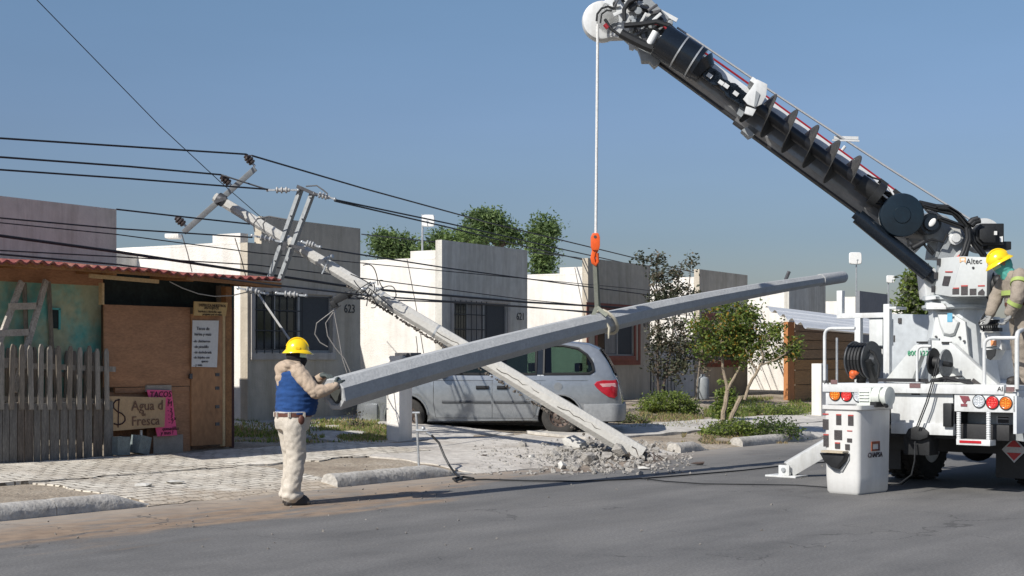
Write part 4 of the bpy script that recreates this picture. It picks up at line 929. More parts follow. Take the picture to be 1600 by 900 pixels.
for k in (1, .9, .5, .05): rings.append([V((cen[0]+(x-cen[0])*k, -(sy(cen[0]+(x-cen[0])*k, z)+(.012 if k < 1 else -.02)), cen[1]+(z-cen[1])*k)) for x, z in pl])
mb.loft(rings); tlp = part('tail_light', mb, mat('tail_light_red', (.38, .01, .02), .15, .1, coat=.6), VAN, label='near side red tail light')
mb = MB(); mb.loft([[V((x, -(sy(x, z)+.016), z)) for x, z in ((4.70, .93), (4.98, .94), (5.0, .87), (4.76, .87))], [V((x, -(sy(x, z)+.02), z)) for x, z in ((4.72, .925), (4.97, .935), (4.99, .875), (4.77, .875))]]); part('reversing_lens', mb, mat('clear_lens', (.55, .30, .30), .2), tlp)
def bump_ring(x, dz0, dz1, off):
    w_ = lerp_tab(PW, x)+off; return w_
m = MB(); rr = []
for a in [i/12 for i in range(13)]:            # rear bumper wraps round the tail
    th = -math.pi/2+math.pi*a; c_ = math.cos(th); s_ = math.sin(th); x = 4.68+.46*abs(c_)**.55; y = .965*math.copysign(abs(s_)**.5, s_)
    if a in (0, 1): x = 4.42
    rr.append([V((x, y, .26)), V((x+.012*c_, y*1.01, .34)), V((x+.015*c_, y*1.012, .50)), V((x-.0, y*1.0, .56)), V((x-.12*c_, y*.90, .58)), V((x-.12*c_, y*.9, .27))])
m.loft(rr); part('rear_bumper', m, silver2, VAN, sharp=50)
m = MB(); rr = []
for a in [i/12 for i in range(13)]:
    th = -math.pi/2+math.pi*a; c_ = math.cos(th); s_ = math.sin(th); x = .42-.46*abs(c_)**.55; y = .955*math.copysign(abs(s_)**.5, s_)
    rr.append([V((x, y, .22)), V((x-.01*c_, y*1.01, .3)), V((x-.015*c_, y*1.012, .48)), V((x, y, .55)), V((x+.12*c_, y*.9, .57)), V((x+.12*c_, y*.9, .24))])
m.loft(rr); part('front_bumper', m, silver, VAN, sharp=50)
for s in (-1, 1):
    m = MB(); m.loft([[V((x+.0, s*(vside(x, z)+.004 if i > 0 else .45), z)) for i, (x, z) in enumerate(((.02, .70), (.12, .72), (.34, .80), (.34, .68), (.12, .60), (.02, .60)))], [V((x-.01, s*((vside(x, z)+.012) if i > 0 else .44), z)) for i, (x, z) in enumerate(((.02, .69), (.12, .71), (.32, .79), (.32, .69), (.12, .61), (.02, .61)))]]); part('headlight', m, mat('headlight_lens', (.5, .5, .5), .1, coat=.5), VAN)
    m = MB(); m.ell((1.62, s*1.06, 1.14), (.07, .11, .09)); m.bar((1.66, s*.92, 1.10), (1.64, s*1.02, 1.12), .05, .04); part('mirror', m, black, VAN)
for xw in (WF, WR):
    for s in (-1, 1):
        m = MB(); m.lathe([(.19, -.10), (.24, -.11), (.30, -.105), (.33, -.08), (.335, 0), (.33, .08), (.30, .105), (.24, .11), (.19, .10), (.19, -.10)], (xw, s*.84, .335), (0, s, 0), 36, cap=False); w_ = part('wheel', m, tyre, VAN)
        m = MB(); m.lathe([(.2, -.1), (.2, .095), (.185, .10), (.17, .06), (.13, .05), (.10, .075), (.06, .08), (.05, .06), (.001, .06)], (xw, s*.84, .335), (0, s, 0), 28)
        part('rim', m, rimm, w_)
        m = MB()
        for k in range(10): an = k*math.pi/5; m.cyl((xw+.15*math.cos(an), s*.90, .335+.15*math.sin(an)), (xw+.15*math.cos(an), s*.90+s*.006, .335+.15*math.sin(an)), .018, n=8)
        for k in range(5): an = k*math.pi*.4; m.cyl((xw+.05*math.cos(an), s*.92, .335+.05*math.sin(an)), (xw+.05*math.cos(an), s*.935, .335+.05*math.sin(an)), .012, n=6)
        part('wheel_nut', m, black, w_)
        m = MB(); pts = []
        for k in range(13): an = math.pi*(.02+.96*k/12); x = xw+.405*math.cos(an); z = .335+.405*math.sin(an); pts.append(V((x, s*(vside(x, z)-.004), z)))
        m.tube(pts, .022, n=6); part('wheel_arch', m, silver, VAN)
m = MB(); m.box((.3, -.6, .17), (4.8, .6, .26)); m.cyl((4.5, .5, .2), (5.06, .5, .22), .03); part('underbody', m, inter, VAN)
for s in (-1, 1):                               # black pillars between the side windows
    for x0, x1 in ((2.455, 2.605), (3.555, 3.705)): part('window_pillar', MB().loft([[V((x, s*(vside(x, z)+.0045), z)) for z in (1.09, 1.2, 1.35, 1.5, 1.63)] for x in (x0, (x0+x1)/2, x1)], cap=False, closed=False), blackg, VAN)
m = MB(); m.tube([V((4.3, -.3, 1.69)), V((4.33, -.3, 1.86))], .005, n=5); part('aerial', m, black, VAN)

for o in [o for o in bpy.data.objects if o.parent == VAN or (o.parent and o.parent.parent == VAN)]:    # short wheelbase: the sliding door is .24 m shorter
    for v in o.data.vertices: v.co.x -= .24*min(1, max(0, (v.co.x-2.75)/.62))
# ---------------- digger derrick truck ----------------
T0 = V((3.82, 18.2, 0)); TRt = V((.75, -.66, 0)).normalized(); TF = V((.66, .75, 0)).normalized()
TZ = math.atan2(TRt.y, TRt.x)
TK = thing('crane_truck', 'white utility crane truck with a raised digger boom over its rear deck', 'truck', T0, TZ)
def tp(x, y, s, back=False):                     # pixel -> truck local point on the plane s metres ahead of the tail
    v = hit(x, y, T0+TF*s, TF); d = v-T0; return V((d.dot(TRt), s, v.z))
def trect(mb, x0, y0, x1, y1, s, th, m=0):
    xm = (x0+x1)/2; a = tp(x0, y0, s).x; b = tp(x1, y0, s).x; z1 = tp(xm, y0, s).z; z0 = tp(xm, y1, s).z
    mb.box((a, s, z0), (b, s+th, z1), None, m); return mb
def tpoly(mb, pts, s, th, m=0): mb.prism([tp(x, y, s) for x, y in pts], (0, th, 0), m); return mb
def tpart(name, mb, m, parent=None, **k): return part(name, mb, m, parent or TK, **k)
DK = 1.26
m = MB(); m.box((0, 0, DK-.11), (2.30, .07, DK)); m.box((0, .07, DK-.06), (2.44, 6.2, DK-.005)); m.box((0, .07, DK-.14), (.07, 6.2, DK-.061)); m.box((2.37, .07, DK-.14), (2.44, 6.2, DK-.061)); deck = tpart('deck', m, white, bev=.006)
m = MB(); trect(m, 1392, 606, 1489, 661, .06, .06); trect(m, 1392, 661, 1489, 679, .03, .09); tpart('tail_panel', m, white, bev=.006)
m = MB(); trect(m, 1424, 611, 1437, 617, .055, .01); tpart('slot', m, black)
TD = [(1421, 599, 1438, 606), (1298, 593.5, 1308, 600), (1572, 604.5, 1585, 612)]
dec = mat('warning_decal_black', (.05, .045, .045), .6, .5, 60); decr = mat('warning_decal_red', (.40, .06, .05), .6, .2, 40)
for r_ in TD: tpart('warning_decal', trect(MB(), *r_, -.006, .005), mat('warning_decal_brown', (.16, .09, .09), .6, .3, 60))
def logo(x, y, s):
    c = tp(x, y, s); M = frame(c-V((0, .004, 0)), (1, 0, 0), (0, 0, 1), (0, -1, 0)); return text_mb('AI', .075, M, .003)
tpart('tail_mark', logo(1292, 597, 0), barm); tpart('tail_mark', logo(1563, 608, 0), barm)
ledm = {}
def led(name, c, en):
    m_ = mat(name, c, .25, .35, 55, coat=.4, emit=0); return m_
amber = led('amber_lens', (.55, .13, .01), 0); redl = led('red_lens', (.55, .02, .02), 0); clr = led('clear_lens_lamp', (.42, .45, .47), 0)
def lightbox(x0, y0, x1, y1, lamps, hollow):
    m = MB(); trect(m, x0, y0, x1, y1, .02, .30); o = tpart('light_box', m, white, bev=.008)
    for (x, y, mt_) in lamps:
        c = tp(x, y, .02); m = MB(); m.lathe([(.070, 0), (.070, .012), (.058, .016), (.050, .012), (.001, .016)], c, (0, -1, 0), 24); l = tpart('tail_light', m, [mt_], parent=o)
        m = MB()
        for i in range(13):
            rr = .0 if i == 0 else (.022 if i < 5 else .040); an = i*1.571 if i < 5 else i*.785
            m.lathe([(.008, 0), (.006, .004), (.001, .005)], c+V((rr*math.cos(an), -.014, rr*math.sin(an))), (0, -1, 0), 6)
        tpart('led_dots', m, mat('led_dot', tuple(min(1, x*1.5+.05) for x in mt_.node_tree.nodes['Color Ramp'].color_ramp.elements[1].color[:3]), .3) if False else led(mt_.name+'_dot', {'amber_lens': (.85, .40, .05), 'red_lens': (.85, .15, .12), 'clear_lens_lamp': (.8, .8, .8)}[mt_.name], 0), parent=o)
        m = MB(); m.tube([c+V((.073*math.cos(i*math.tau/24), -.008, .073*math.sin(i*math.tau/24))) for i in range(25)], .0065, n=6); tpart('rubber_ring', m, black, parent=o)
    return o
lightbox(1290, 606, 1362, 632.5, [(1305, 616.5, amber), (1323, 617.5, redl), (1342, 618.5, clr)], 0)
lb = lightbox(1491, 614, 1587, 644, [(1530, 627, clr), (1551, 629, redl), (1572, 630, amber)], 0)
m = MB(); tpoly(m, [(1499, 618), (1513, 619), (1516, 626), (1511, 626), (1507, 632), (1503, 626)], .012, .006); trect(m, 1501, 631, 1511, 635, .012, .006); tpart('badge', m, mat('badge_dark_red', (.20, .05, .06), .5, .3, 60), parent=lb)
m = MB(); m.box((0, .08, DK-.42), (.05, .32, DK-.11)); m.box((.05, .40, DK-.42), (2.38, .36, DK-.11)); m.box((2.40, .02, DK-.55), (2.44, 5.0, DK-.12)); m.box((0.004, .4, DK-.5), (.06, 5.0, DK-.12)); tpart('skirt', m, mat('white_panel_paint', (.58, .60, .61), .4, .05, 3), bev=.004)
m = MB(); a = tp(1536, 645, .1); tpoly(m, [(1546, 646), (1592, 648), (1600, 690), (1560, 684), (1546, 682)], .32, .05); tpoly(m, [(1508, 646), (1546, 646), (1546, 681), (1508, 680)], .34, .04); tpart('rear_bulkhead', m, grey)
m = MB(); trect(m, 1557, 650, 1577, 662, .31, .008); o = tpart('number_plate', m, mat('plate_white_frame', (.6, .6, .6), .5))
m = MB(); trect(m, 1559, 655, 1576, 661, .303, .006); trect(m, 1559, 651, 1576, 653.5, .303, .006); tpart('plate_face', m, dec, parent=o)
m = MB(); trect(m, 1473, 630, 1486.5, 667, -.02, .07); tpart('rubber_bumper', m, black, bev=.012)
for xs_ in ((1495, 1501), (1542, 1547)):
    m = MB(); a = tp(sum(xs_)/2, 644, .0); b = tp(sum(xs_)/2, 694, .0); m.tube([a, b], .021, n=8)
    for i in range(14):
        c = a.lerp(b, i/14); m.lathe([(.022, 0), (.027, .012), (.022, .024)], c, (b-a), 8)
    tpart('step_leg', m, white)
m = MB(); trect(m, 1494, 687, 1547, 696, -.03, .16); o = tpart('step', m, white, bev=.006)
m = MB(); trect(m, 1499, 688.5, 1533, 692.5, -.036, .006); tpart('red_reflector', m, red, parent=o)
m = MB(); tpoly(m, [(1414, 680), (1419, 670), (1430, 666), (1441, 668), (1450, 676), (1449, 684), (1436, 688), (1420, 686)], -.01, .10); m.box((1.05, .05, .42), (1.38, .3, .78)); tpart('pintle_hitch', m, black, bev=.01)
m = MB(); m.box((.72, .1, .72), (.80, 6.5, .98)); m.box((1.64, .1, .72), (1.72, 6.5, .98)); m.box((.1, .15, .62), (2.3, .32, .80)); m.box((.72, 1.0, .5), (1.72, 1.2, .7)); m.box((.75, .6, .80), (1.7, .9, 1.1)); m.cyl((.3, 1.75, .48), (2.14, 1.75, .48), .08); m.ell((1.22, 1.75, .48), (.22, .24, .22)); m.box((.15, .5, .82), (2.3, 6.2, .84)); tpart('chassis', m, mat('black_chassis', (.015, .015, .016), .6, .3, 8), bev=.01)
m = MB(); m.box((.3, .9, .42), (2.1, .93, 1.1)); tpart('dark_underside_fill', m, black); m = MB(); m.box((.2, .08, .82), (1.40, .30, 1.1)); m.box((.06, .5, .55), (.30, 3.1, 1.12)); m.box((2.16, .4, .9), (2.40, 1.2, 1.12)); tpart('rear_frame', m, black)  # black plate across the axle is added to darken the underside
for a in (.24, .50, 1.92, 2.18):
    m = MB(); m.lathe([(.28, -.11), (.38, -.12), (.46, -.11), (.49, -.08), (.495, 0), (.49, .08), (.46, .11), (.38, .12), (.28, .11), (.28, -.11)], (a, 1.75, .495), (1, 0, 0), 36, cap=False)
    for i in range(30):
        an = i*math.tau/30; M_ = Mx.Translation((a, 1.75, .495)) @ Mx.Rotation(an, 4, 'X'); m.box((-.10, -.02, .485), (-.02, .02, .505), M_); m.box((.02, -.01, .485), (.10, .03, .505), M_)
    w_ = tpart('wheel', m, tyre); m = MB(); m.lathe([(.3, -.1), (.3, .09), (.24, .06), (.12, .02), (.1, .08), (.001, .08)], (a, 1.75, .495), (1 if a > 1 else -1, 0, 0), 24); tpart('rim', m, white, parent=w_)
m = MB(); trect(m, 1556, 684, 1601, 747, .92, .02); mf = tpart('mudflap', m, black); m = MB(); m.box((-.0, 1.08, .16), (.5, 1.10, .90)); tpart('mudflap', m, black)
c = tp(1585, 703, .90); k = .15
m = MB(); m.prism([c+V((0, 0, k)), c+V((k, 0, 0)), c+V((0, 0, -k)), c+V((-k, 0, 0))], (0, -.01, 0)); pl_ = tpart('hazard_placard', m, mat('placard_white', (.5, .5, .5), .5)); k = .125
m = MB()
for s in (1, -1): m.prism([c+V((0, -.012, s*k)), c+V((k*.72, -.012, s*k*.28)), c+V((-k*.72, -.012, s*k*.28))], (0, -.005, 0))
tpart('placard_face', m, red, parent=pl_)
# handrails
def rail(pts, r=.022, name='handrail', m_=None):
    m = MB(); out = []; v = [tp(*p) for p in pts]
    for i, p_ in enumerate(v):
        if 0 < i < len(v)-1:
            a = (v[i-1]-p_).normalized(); b = (v[i+1]-p_).normalized(); k = min(.10, (v[i-1]-p_).length*.45, (v[i+1]-p_).length*.45)
            for s in (0, .25, .5, .75, 1): out.append((p_+a*k)*(1-s)**2+p_*2*s*(1-s)+(p_+b*k)*s*s)
        else: out.append(p_)
    m.tube(out, r, n=10); return tpart(name, m, m_ or white)
rail([(1288.5, 594, .05), (1288.5, 513, .05), (1336, 513, .05)], .02); rail([(1433, 596, .05), (1433, 541, .05), (1455, 541, .05)], .016)
rail([(1538, 606, .05), (1538, 528, .05), (1588, 528, .05)], .021); rail([(1589, 608, .05), (1589, 520, .05), (1598, 515, .4), (1600, 520, .9), (1600, 604, .9)], .026)
m = MB(); m.tube([tp(1453, 531, .1), tp(1453, 596, .1)], .02, n=8); m.bar(tp(1453, 530, .1)-V((.0, 0, 0)), tp(1468, 530.5, .1), .03, .025); tpart('pole_stake', m, grey)
# hose reel, left
c = tp(1352, 563, .45); m = MB()
ax = V((1, -.08, 0)).normalized()
m.lathe([(.02, -.16), (.235, -.16), (.24, -.15), (.235, -.14), (.15, -.13), (.15, .07), (.235, .08), (.24, .09), (.235, .10), (.08, .10), (.05, .15), (.001, .15)], c, ax, 36); rl = tpart('hose_reel', m, mat('reel_grey', (.045, .05, .055), .4, .2))
m = MB()
for k in range(4): m.tube([c+ax*(-.11+.045*k)+(V((ax.y, -ax.x, 0))*math.cos(a)+V((0, 0, 1))*math.sin(a))*.20 for a in [i*math.tau/28 for i in range(29)]], .024, n=6)
tpart('wound_hose', m, black, parent=rl)
m = MB(); m.bar(tp(1345, 598, .45), tp(1352, 563, .40), .10, .06); m.bar(tp(1366, 598, .45), tp(1354, 563, .30), .10, .06); m.tube([tp(1338, 588, .3), tp(1326, 580, .3), tp(1324, 562, .3), tp(1331, 556, .3)], .014, n=6); m.tube([tp(1372, 590, .4), tp(1374, 570, .4), tp(1366, 552, .4), tp(1360, 548, .4)], .018, n=6); tpart('reel_bracket', m, black, parent=rl)
m = MB(); m.ell(tp(1333, 584, .3), (.05, .05, .05)); m.cyl(tp(1330, 590, .3), tp(1340, 580, .3), .03); tpart('orange_coupling', m, mat('orange_coupling', (.55, .10, .02), .5), parent=rl)
# A-frame outrigger housing and cable reels
af = mat('white_plate_paint', (.58, .60, .59), .38, .05, 3, streak=.12)
m = MB(); tpoly(m, [(1380, 597), (1428, 540), (1441, 534), (1441, 549), (1424, 597)], .55, .12); tpoly(m, [(1441, 534), (1480, 534), (1488, 537), (1561, 603), (1520, 603), (1473, 556), (1441, 556)], .55, .12); A = tpart('a_frame', m, af, bev=.006)
m = MB(); M = frame(tp(1437, 552, .54), (1, 0, 0), (0, 0, 1), (0, -1, 0)); tpart('fleet_number', text_mb('800 1224', .085, M, .003), mat('green_lettering', (.03, .30, .14), .6), parent=A)
m = MB(); trect(m, 1432, 533.5, 1449, 536, .53, .1); trect(m, 1471, 534, 1482, 537, .53, .1); tpart('grip_strip', m, black, parent=A)
m = MB(); tpoly(m, [(1514, 599), (1521, 591), (1533, 600)], .54, .006); tpart('warning_triangle', m, dec, parent=A)
for (x, y, nme) in ((1459, 566, 0), (1478, 568, 1)):
    c = tp(x, y, .18); ax = V((1, -.02, 0)).normalized(); m = MB()
    m.lathe([(.0, -.010), (.165, -.012), (.17, 0), (.165, .012), (.0, .010)], c, ax, 36)
    if nme == 0: m.cyl(c, tp(1478, 568, .18), .075, n=20); m.cyl(c, tp(1486, 570, .05), .03, n=10)
    tpart('cable_reel', m, (black if nme == 0 else mat('reel_light_grey', (.20, .21, .21), .5, .2)))
m = MB(); m.tube([tp(1465, 560, .0), tp(1458, 590, -.06), tp(1447, 628, -.07), tp(1432, 667, -.07)], .008, n=6); m.tube([tp(1468, 560, .0), tp(1461, 590, -.06), tp(1450, 628, -.07), tp(1435, 667, -.07)], .008, n=6); tpart('hanging_cable', m, black)
m = MB(); m.tube([tp(1430, 690, .0), tp(1429, 720, -.1), tp(1424, 742, -.3), tp(1405, 756, -.5), tp(1392, 758, -.6)], .009, n=6); tpart('hanging_cable', m, black)
m = MB(); trect(m, 1372, 592, 1500, 597, .10, .3); m.tube([tp(1446, 597, .1), tp(1480, 590, .1), tp(1520, 600, .1)], .02, n=6); m.bar(tp(1478, 590, .1), tp(1503, 588, .1), .02, .02); m.bar(tp(1480, 588, .1), tp(1476, 597, .1), .02, .02); tpart('tool_tray', m, barm)
# rack left of the pedestal
m = MB()
for (x0, y0, x1, y1, s, d) in ((1307, 454, 1315.5, 496, 1.0, .08), (1307, 489, 1384, 497, 1.001, .08), (1380, 475, 1389.5, 598, 1.0, .08), (1335, 497, 1344, 598, 1.0, .08)): trect(m, x0, y0, x1, y1, s+.0, d)
tpart('rack', m, white, bev=.006)
m = MB(); trect(m, 1358, 498, 1379, 540, 1.03, .3); trect(m, 1358, 541, 1379, 560, 1.08, .06); trect(m, 1389, 479, 1400, 483, 1.0, .3); tpart('rack_panel', m, af, bev=.006)
m = MB(); M = frame(tp(1371, 550, 1.06), (1, 0, 0), (0, 0, 1), (0, -1, 0)); tpart('unit_number', text_mb('62-1', .10, M, .003), wc)
m = MB(); trect(m, 1362, 542, 1379, 561, 1.068, .01); tpart('number_board', m, black)
# water-tank like body box behind
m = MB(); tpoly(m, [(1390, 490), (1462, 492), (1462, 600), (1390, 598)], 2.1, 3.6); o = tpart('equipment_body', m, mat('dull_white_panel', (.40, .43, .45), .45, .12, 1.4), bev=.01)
m = MB(); trect(m, 1392, 524, 1398, 534, 2.09, .02); trect(m, 1403, 497, 1408, 505, 2.08, .03); tpart('vent_marks', m, dec, parent=o)
m = MB(); trect(m, 1462, 492, 1600, 600, 2.6, 3.0); tpart('equipment_body', m, mat('dull_white_panel2', (.42, .44, .46), .45, .08, 1.4), bev=.01) if False else None
# pedestal and turret
TC = tp(1500, 560, 1.25); TC.z = 0
def rp(cx, cy, hw, hd, z, c=.12):
    return [V((cx+sx*(hw-(c if i else 0)), cy+sy_*(hd-(0 if i else c)), z)) for sx, sy_, i in ((-1, -1, 0), (-1, -1, 1), (1, -1, 1), (1, -1, 0), (1, 1, 0), (1, 1, 1), (-1, 1, 1), (-1, 1, 0))]
zr = tp(1500, 484, 1.25).z
m = MB(); m.loft([rp(TC.x, TC.y, .40, .40, DK), rp(TC.x, TC.y, .36, .38, DK+.3), rp(TC.x, TC.y, .30, .34, zr-.15), rp(TC.x, TC.y, .32, .34, zr)]); PD = tpart('pedestal', m, mat('pedestal_white', (.55, .58, .59), .4, .06, 3), bev=.005)
m = MB(); tpoly(m, [(1462, 487), (1482, 487), (1508, 503), (1512, 540), (1518, 590), (1521, 603), (1448, 603), (1452, 560), (1458, 520)], .82, .05); m.loft([[tp(x, y, .81) for x, y in ((1464, 490), (1480, 490), (1500, 503), (1492, 524), (1484, 526), (1474, 524), (1468, 508))], [tp(x, y, .77) for x, y in ((1466, 492), (1480, 492), (1496, 504), (1490, 520), (1484, 522), (1476, 520), (1470, 508))]]); tpart('front_shield', m, af, parent=PD, bev=.004)
m = MB(); trect(m, 1480, 489, 1488, 503, .765, .005); tpart('blue_tag', m, mat('blue_tag', (.12, .35, .5), .5), parent=PD)
m = MB()
for x, y in ((1463, 526), (1500, 527), (1507, 533), (1501, 552)): c = tp(x, y, .81); m.lathe([(.014, 0), (.014, .02), (.001, .022)], c, (0, -1, 0), 8)
tpart('bolt', m, dsteel, parent=PD)
m = MB(); m.lathe([(.30, zr), (.44, zr), (.46, zr+.02), (.46, zr+.05), (.42, zr+.06), (.42, zr+.11), (.45, zr+.12), (.45, zr+.17), (.1, zr+.17)], (TC.x, TC.y, 0), (0, 0, 1), 48); tpart('turntable', m, mat('turntable_grey', (.42, .45, .46), .45, .08, 6))
m = MB(); tpoly(m, [(1446, 463), (1462, 463), (1462, 467), (1446, 469)], .7, .2); tpoly(m, [(1447, 478), (1478, 480), (1478, 483), (1447, 483)], .7, .2); tpoly(m, [(1448, 472), (1474, 474), (1478, 480), (1447, 478)], .74, .12); tpart('mounting_lug', m, white)
CBs = .62
m = MB(); fr_ = [tp(x, y, CBs) for x, y in ((1486, 463.5), (1541.5, 462.5), (1543, 402), (1503, 400.5))]; lf = [tp(x, y, CBs+.22) for x, y in ((1459, 459), (1470, 403))]
bk = [p_+V((0, .62, 0)) for p_ in fr_]
m.loft([fr_, bk]); m.loft([[fr_[0], lf[0], lf[1], fr_[3]], [fr_[0]+V((0, .5, 0)), lf[0]+V((.02, .5, 0)), lf[1]+V((.02, .5, 0)), fr_[3]+V((0, .5, 0))]])
CB = tpart('control_box', m, mat('control_box_paint', (.50, .52, .51), .35, .04, 3), bev=.004)
def cpart(name, mb, m_): return tpart(name, mb, m_, parent=CB)
M = frame(tp(1522, 408.5, CBs-.004), (1, 0, 0), (0, 0, 1), (0, -1, 0)); cpart('lettering', text_mb('Altec', .094, M, .004), barm)
m = MB(); tpoly(m, [(1499.5, 402), (1509, 402), (1509, 411), (1504.5, 407.5), (1499.5, 410.5)], CBs-.006, .005); cpart('logo', m, mat('logo_tan', (.62, .38, .20), .6))
m = MB(); tpoly(m, [(1501.5, 404), (1507, 404), (1507, 407), (1501.5, 407)], CBs-.009, .003); cpart('logo_inset', m, wc)
for x0, y0, x1, y1 in ((1488, 451, 1498.5, 460), (1501.5, 447, 1512, 461), (1515, 451, 1525.5, 461)): cpart('warning_decal', trect(MB(), x0, y0, x1, y1, CBs-.005, .004), dec)
m = MB(); tpoly(m, [(1528, 461), (1538, 461.5), (1538.5, 456), (1535, 451), (1530, 455), (1528, 457)], CBs-.005, .004); cpart('warning_decal', m, dec)
for r_ in ((1489, 449.3, 1498.5, 451), (1501.5, 445.5, 1512, 447.5), (1528, 445.5, 1538.5, 447.5)): cpart('decal_header', trect(MB(), *r_, CBs-.006, .004), decr)
def lface(u, v_, off=.006):                     # point on the slanted left face of the box
    a = fr_[0].lerp(lf[0], u); b = fr_[3].lerp(lf[1], u); n_ = (lf[0]-fr_[0]).cross(fr_[3]-fr_[0]).normalized(); n_ = n_ if n_.y < 0 else -n_
    return a.lerp(b, v_)+n_*off
def lq(u0, v0, u1, v1, off=.006): m = MB(); m.loft([[lface(u0, v0, off), lface(u1, v0, off), lface(u1, v1, off), lface(u0, v1, off)], [lface(u0, v0, 0), lface(u1, v0, 0), lface(u1, v1, 0), lface(u0, v1, 0)]]); return m
cpart('warning_decal', lq(.28, .25, .62, .50), dec); cpart('decal_header', lq(.25, .60, .62, .63), decr)
for v_ in (.12, .5, .88): c = lface(.98, v_, .02); cpart('hinge', MB().box(c-V((.02, .02, .04)), c+V((.02, .02, .04))), barm)
m = MB(); c = tp(1521, 418.5, CBs); m.lathe([(.015, 0), (.015, .01), (.001, .012)], c, (0, -1, 0), 10); cpart('lock', m, barm)
# operator console
m = MB(); tpoly(m, [(1533, 519), (1562, 519), (1566, 548), (1556, 540), (1533, 544)], .75, .4); trect(m, 1531, 495, 1552, 520, .95, .2); tpoly(m, [(1536, 544), (1556, 546), (1548, 563), (1541, 560)], .7, .3); CO = tpart('console', m, white, bev=.008)
m = MB(); trect(m, 1541, 499.5, 1560, 503, .62, .04); m.tube([tp(1534, 516, .6), tp(1530, 505, .6), tp(1541, 487, .6), tp(1556, 485, .6)], .014, n=6); m.tube([tp(1534, 508, .6), tp(1560, 506, .6)], .012, n=6)
random.seed(3)
for i in range(7): a = tp(1537+i*3.4, 514, .7); m.cyl(a, a+V((0, 0, random.uniform(.04, .09))), .012, n=6); m.ell(a+V((0, 0, .06)), .025, n=8, k=6)
trect(m, 1535, 512, 1561, 518, .7, .1); tpart('control_levers', m, black, parent=CO)
m = MB(); tpoly(m, [(1540, 547), (1556, 545), (1554, 556), (1547, 563), (1542, 560)], .66, .02); tpart('console_underside', m, black, parent=CO)
m = MB(); trect(m, 1548, 532, 1556, 540, .735, .02); tpart('amber_reflector', m, mat('orange_lens', (.8, .3, .12), .4), parent=CO)
m = MB(); c = tp(1550, 446, .8)
for dx, dz, r in ((0, 0, .11), (.08, .05, .08), (-.04, .12, .07), (.09, -.08, .08), (.0, -.12, .07)): m.ell(c+V((dx, 0, dz)), (r, .08, r), n=10, k=8)
tpart('hydraulic_swivel', m, black)
# side bins and cab, beyond the right edge of the photograph
for y0, y1 in ((2.7, 4.2), (4.25, 5.75)):
    m = MB(); m.box((2.0, y0, DK), (2.44, y1, DK+.72)); o = tpart('side_bin', m, white, bev=.015); m = MB(); m.box((2.441, y0+.06, DK+.06), (2.452, y1-.06, DK+.66)); tpart('bin_door', m, white, parent=o, bev=.004)
m = MB(); m.prism([V((.18, y, z)) for y, z in ((6.35, .75), (6.35, 2.55), (6.5, 2.72), (7.7, 2.72), (8.15, 1.95), (9.5, 1.72), (9.65, 1.5), (9.65, .75))], (2.08, 0, 0)); CBN = tpart('cab', m, white, bev=.05)
m = MB(); m.prism([V((2.262, y, z)) for y, z in ((6.6, 1.75), (6.6, 2.45), (7.55, 2.45), (7.95, 1.75))], (.008, 0, 0)); tpart('window', m, glassm, parent=CBN)
m = MB(); m.box((.5, 6.335, 1.75), (1.9, 6.348, 2.4)); tpart('window', m, glassm, parent=CBN)
m = MB(); m.box((1.9, 8.2, .6), (2.42, 9.5, .95)); m.box((.1, 9.6, .5), (2.34, 9.8, .85)); tpart('bumper', m, black, parent=CBN, bev=.03)
for a in (.32, 2.12):
    m = MB(); m.lathe([(.28, -.13), (.38, -.14), (.46, -.13), (.495, 0), (.46, .13), (.38, .14), (.28, .13), (.28, -.13)], (a, 8.85, .495), (1, 0, 0), 32, cap=False); w_ = tpart('wheel', m, tyre); m = MB(); m.lathe([(.3, -.1), (.3, .1), (.12, .06), (.1, .12), (.001, .12)], (a, 8.85, .495), (1 if a > 1 else -1, 0, 0), 24); tpart('rim', m, white, parent=w_)
m = MB(); m.bar((.76, 6, .85), (.76, 9.6, .85), .09, .24); m.bar((1.68, 6, .85), (1.68, 9.6, .85), .09, .24); m.box((.76, 7.4, .8), (1.68, 7.5, .9)); tpart('chassis', m, mat('black_chassis', (.015, .015, .016), .6, .3, 8))
# outrigger
a = tp(1352, 668, .6); wa = FR[TK] @ a; pad = G(1232, 745, 0)
inv = FR[TK].inverted(); b = inv @ (pad+V((0, 0, .10)))
b.y = b.y
m = MB(); aa = inv @ P(1350, 664, pad.y-.0); m.bar(b, aa, .17, .20, (0, 0, 1)); OG = tpart('outrigger', m, white, bev=.012, label='left outrigger leg with its foot on the road')
m = MB(); c = inv @ pad; m.box(c+V((-.26, -.16, 0)), c+V((.20, .16, .025))); m.box(c+V((-.08, -.12, .025)), c+V((.08, -.09, .16))); m.box(c+V((-.08, .09, .025)), c+V((.08, .12, .16))); tpart('foot_pad', m, white, parent=OG, bev=.006)
m = MB(); m.cyl(b+V((0, -.14, .0)), b+V((0, .14, 0)), .03, n=12); tpart('pin', m, steel, parent=OG)
m = MB(); m.box((-.05, pad.y*0+1.0, .66), (.6, 1.3, .95)); tpart('outrigger_sleeve', m, white)

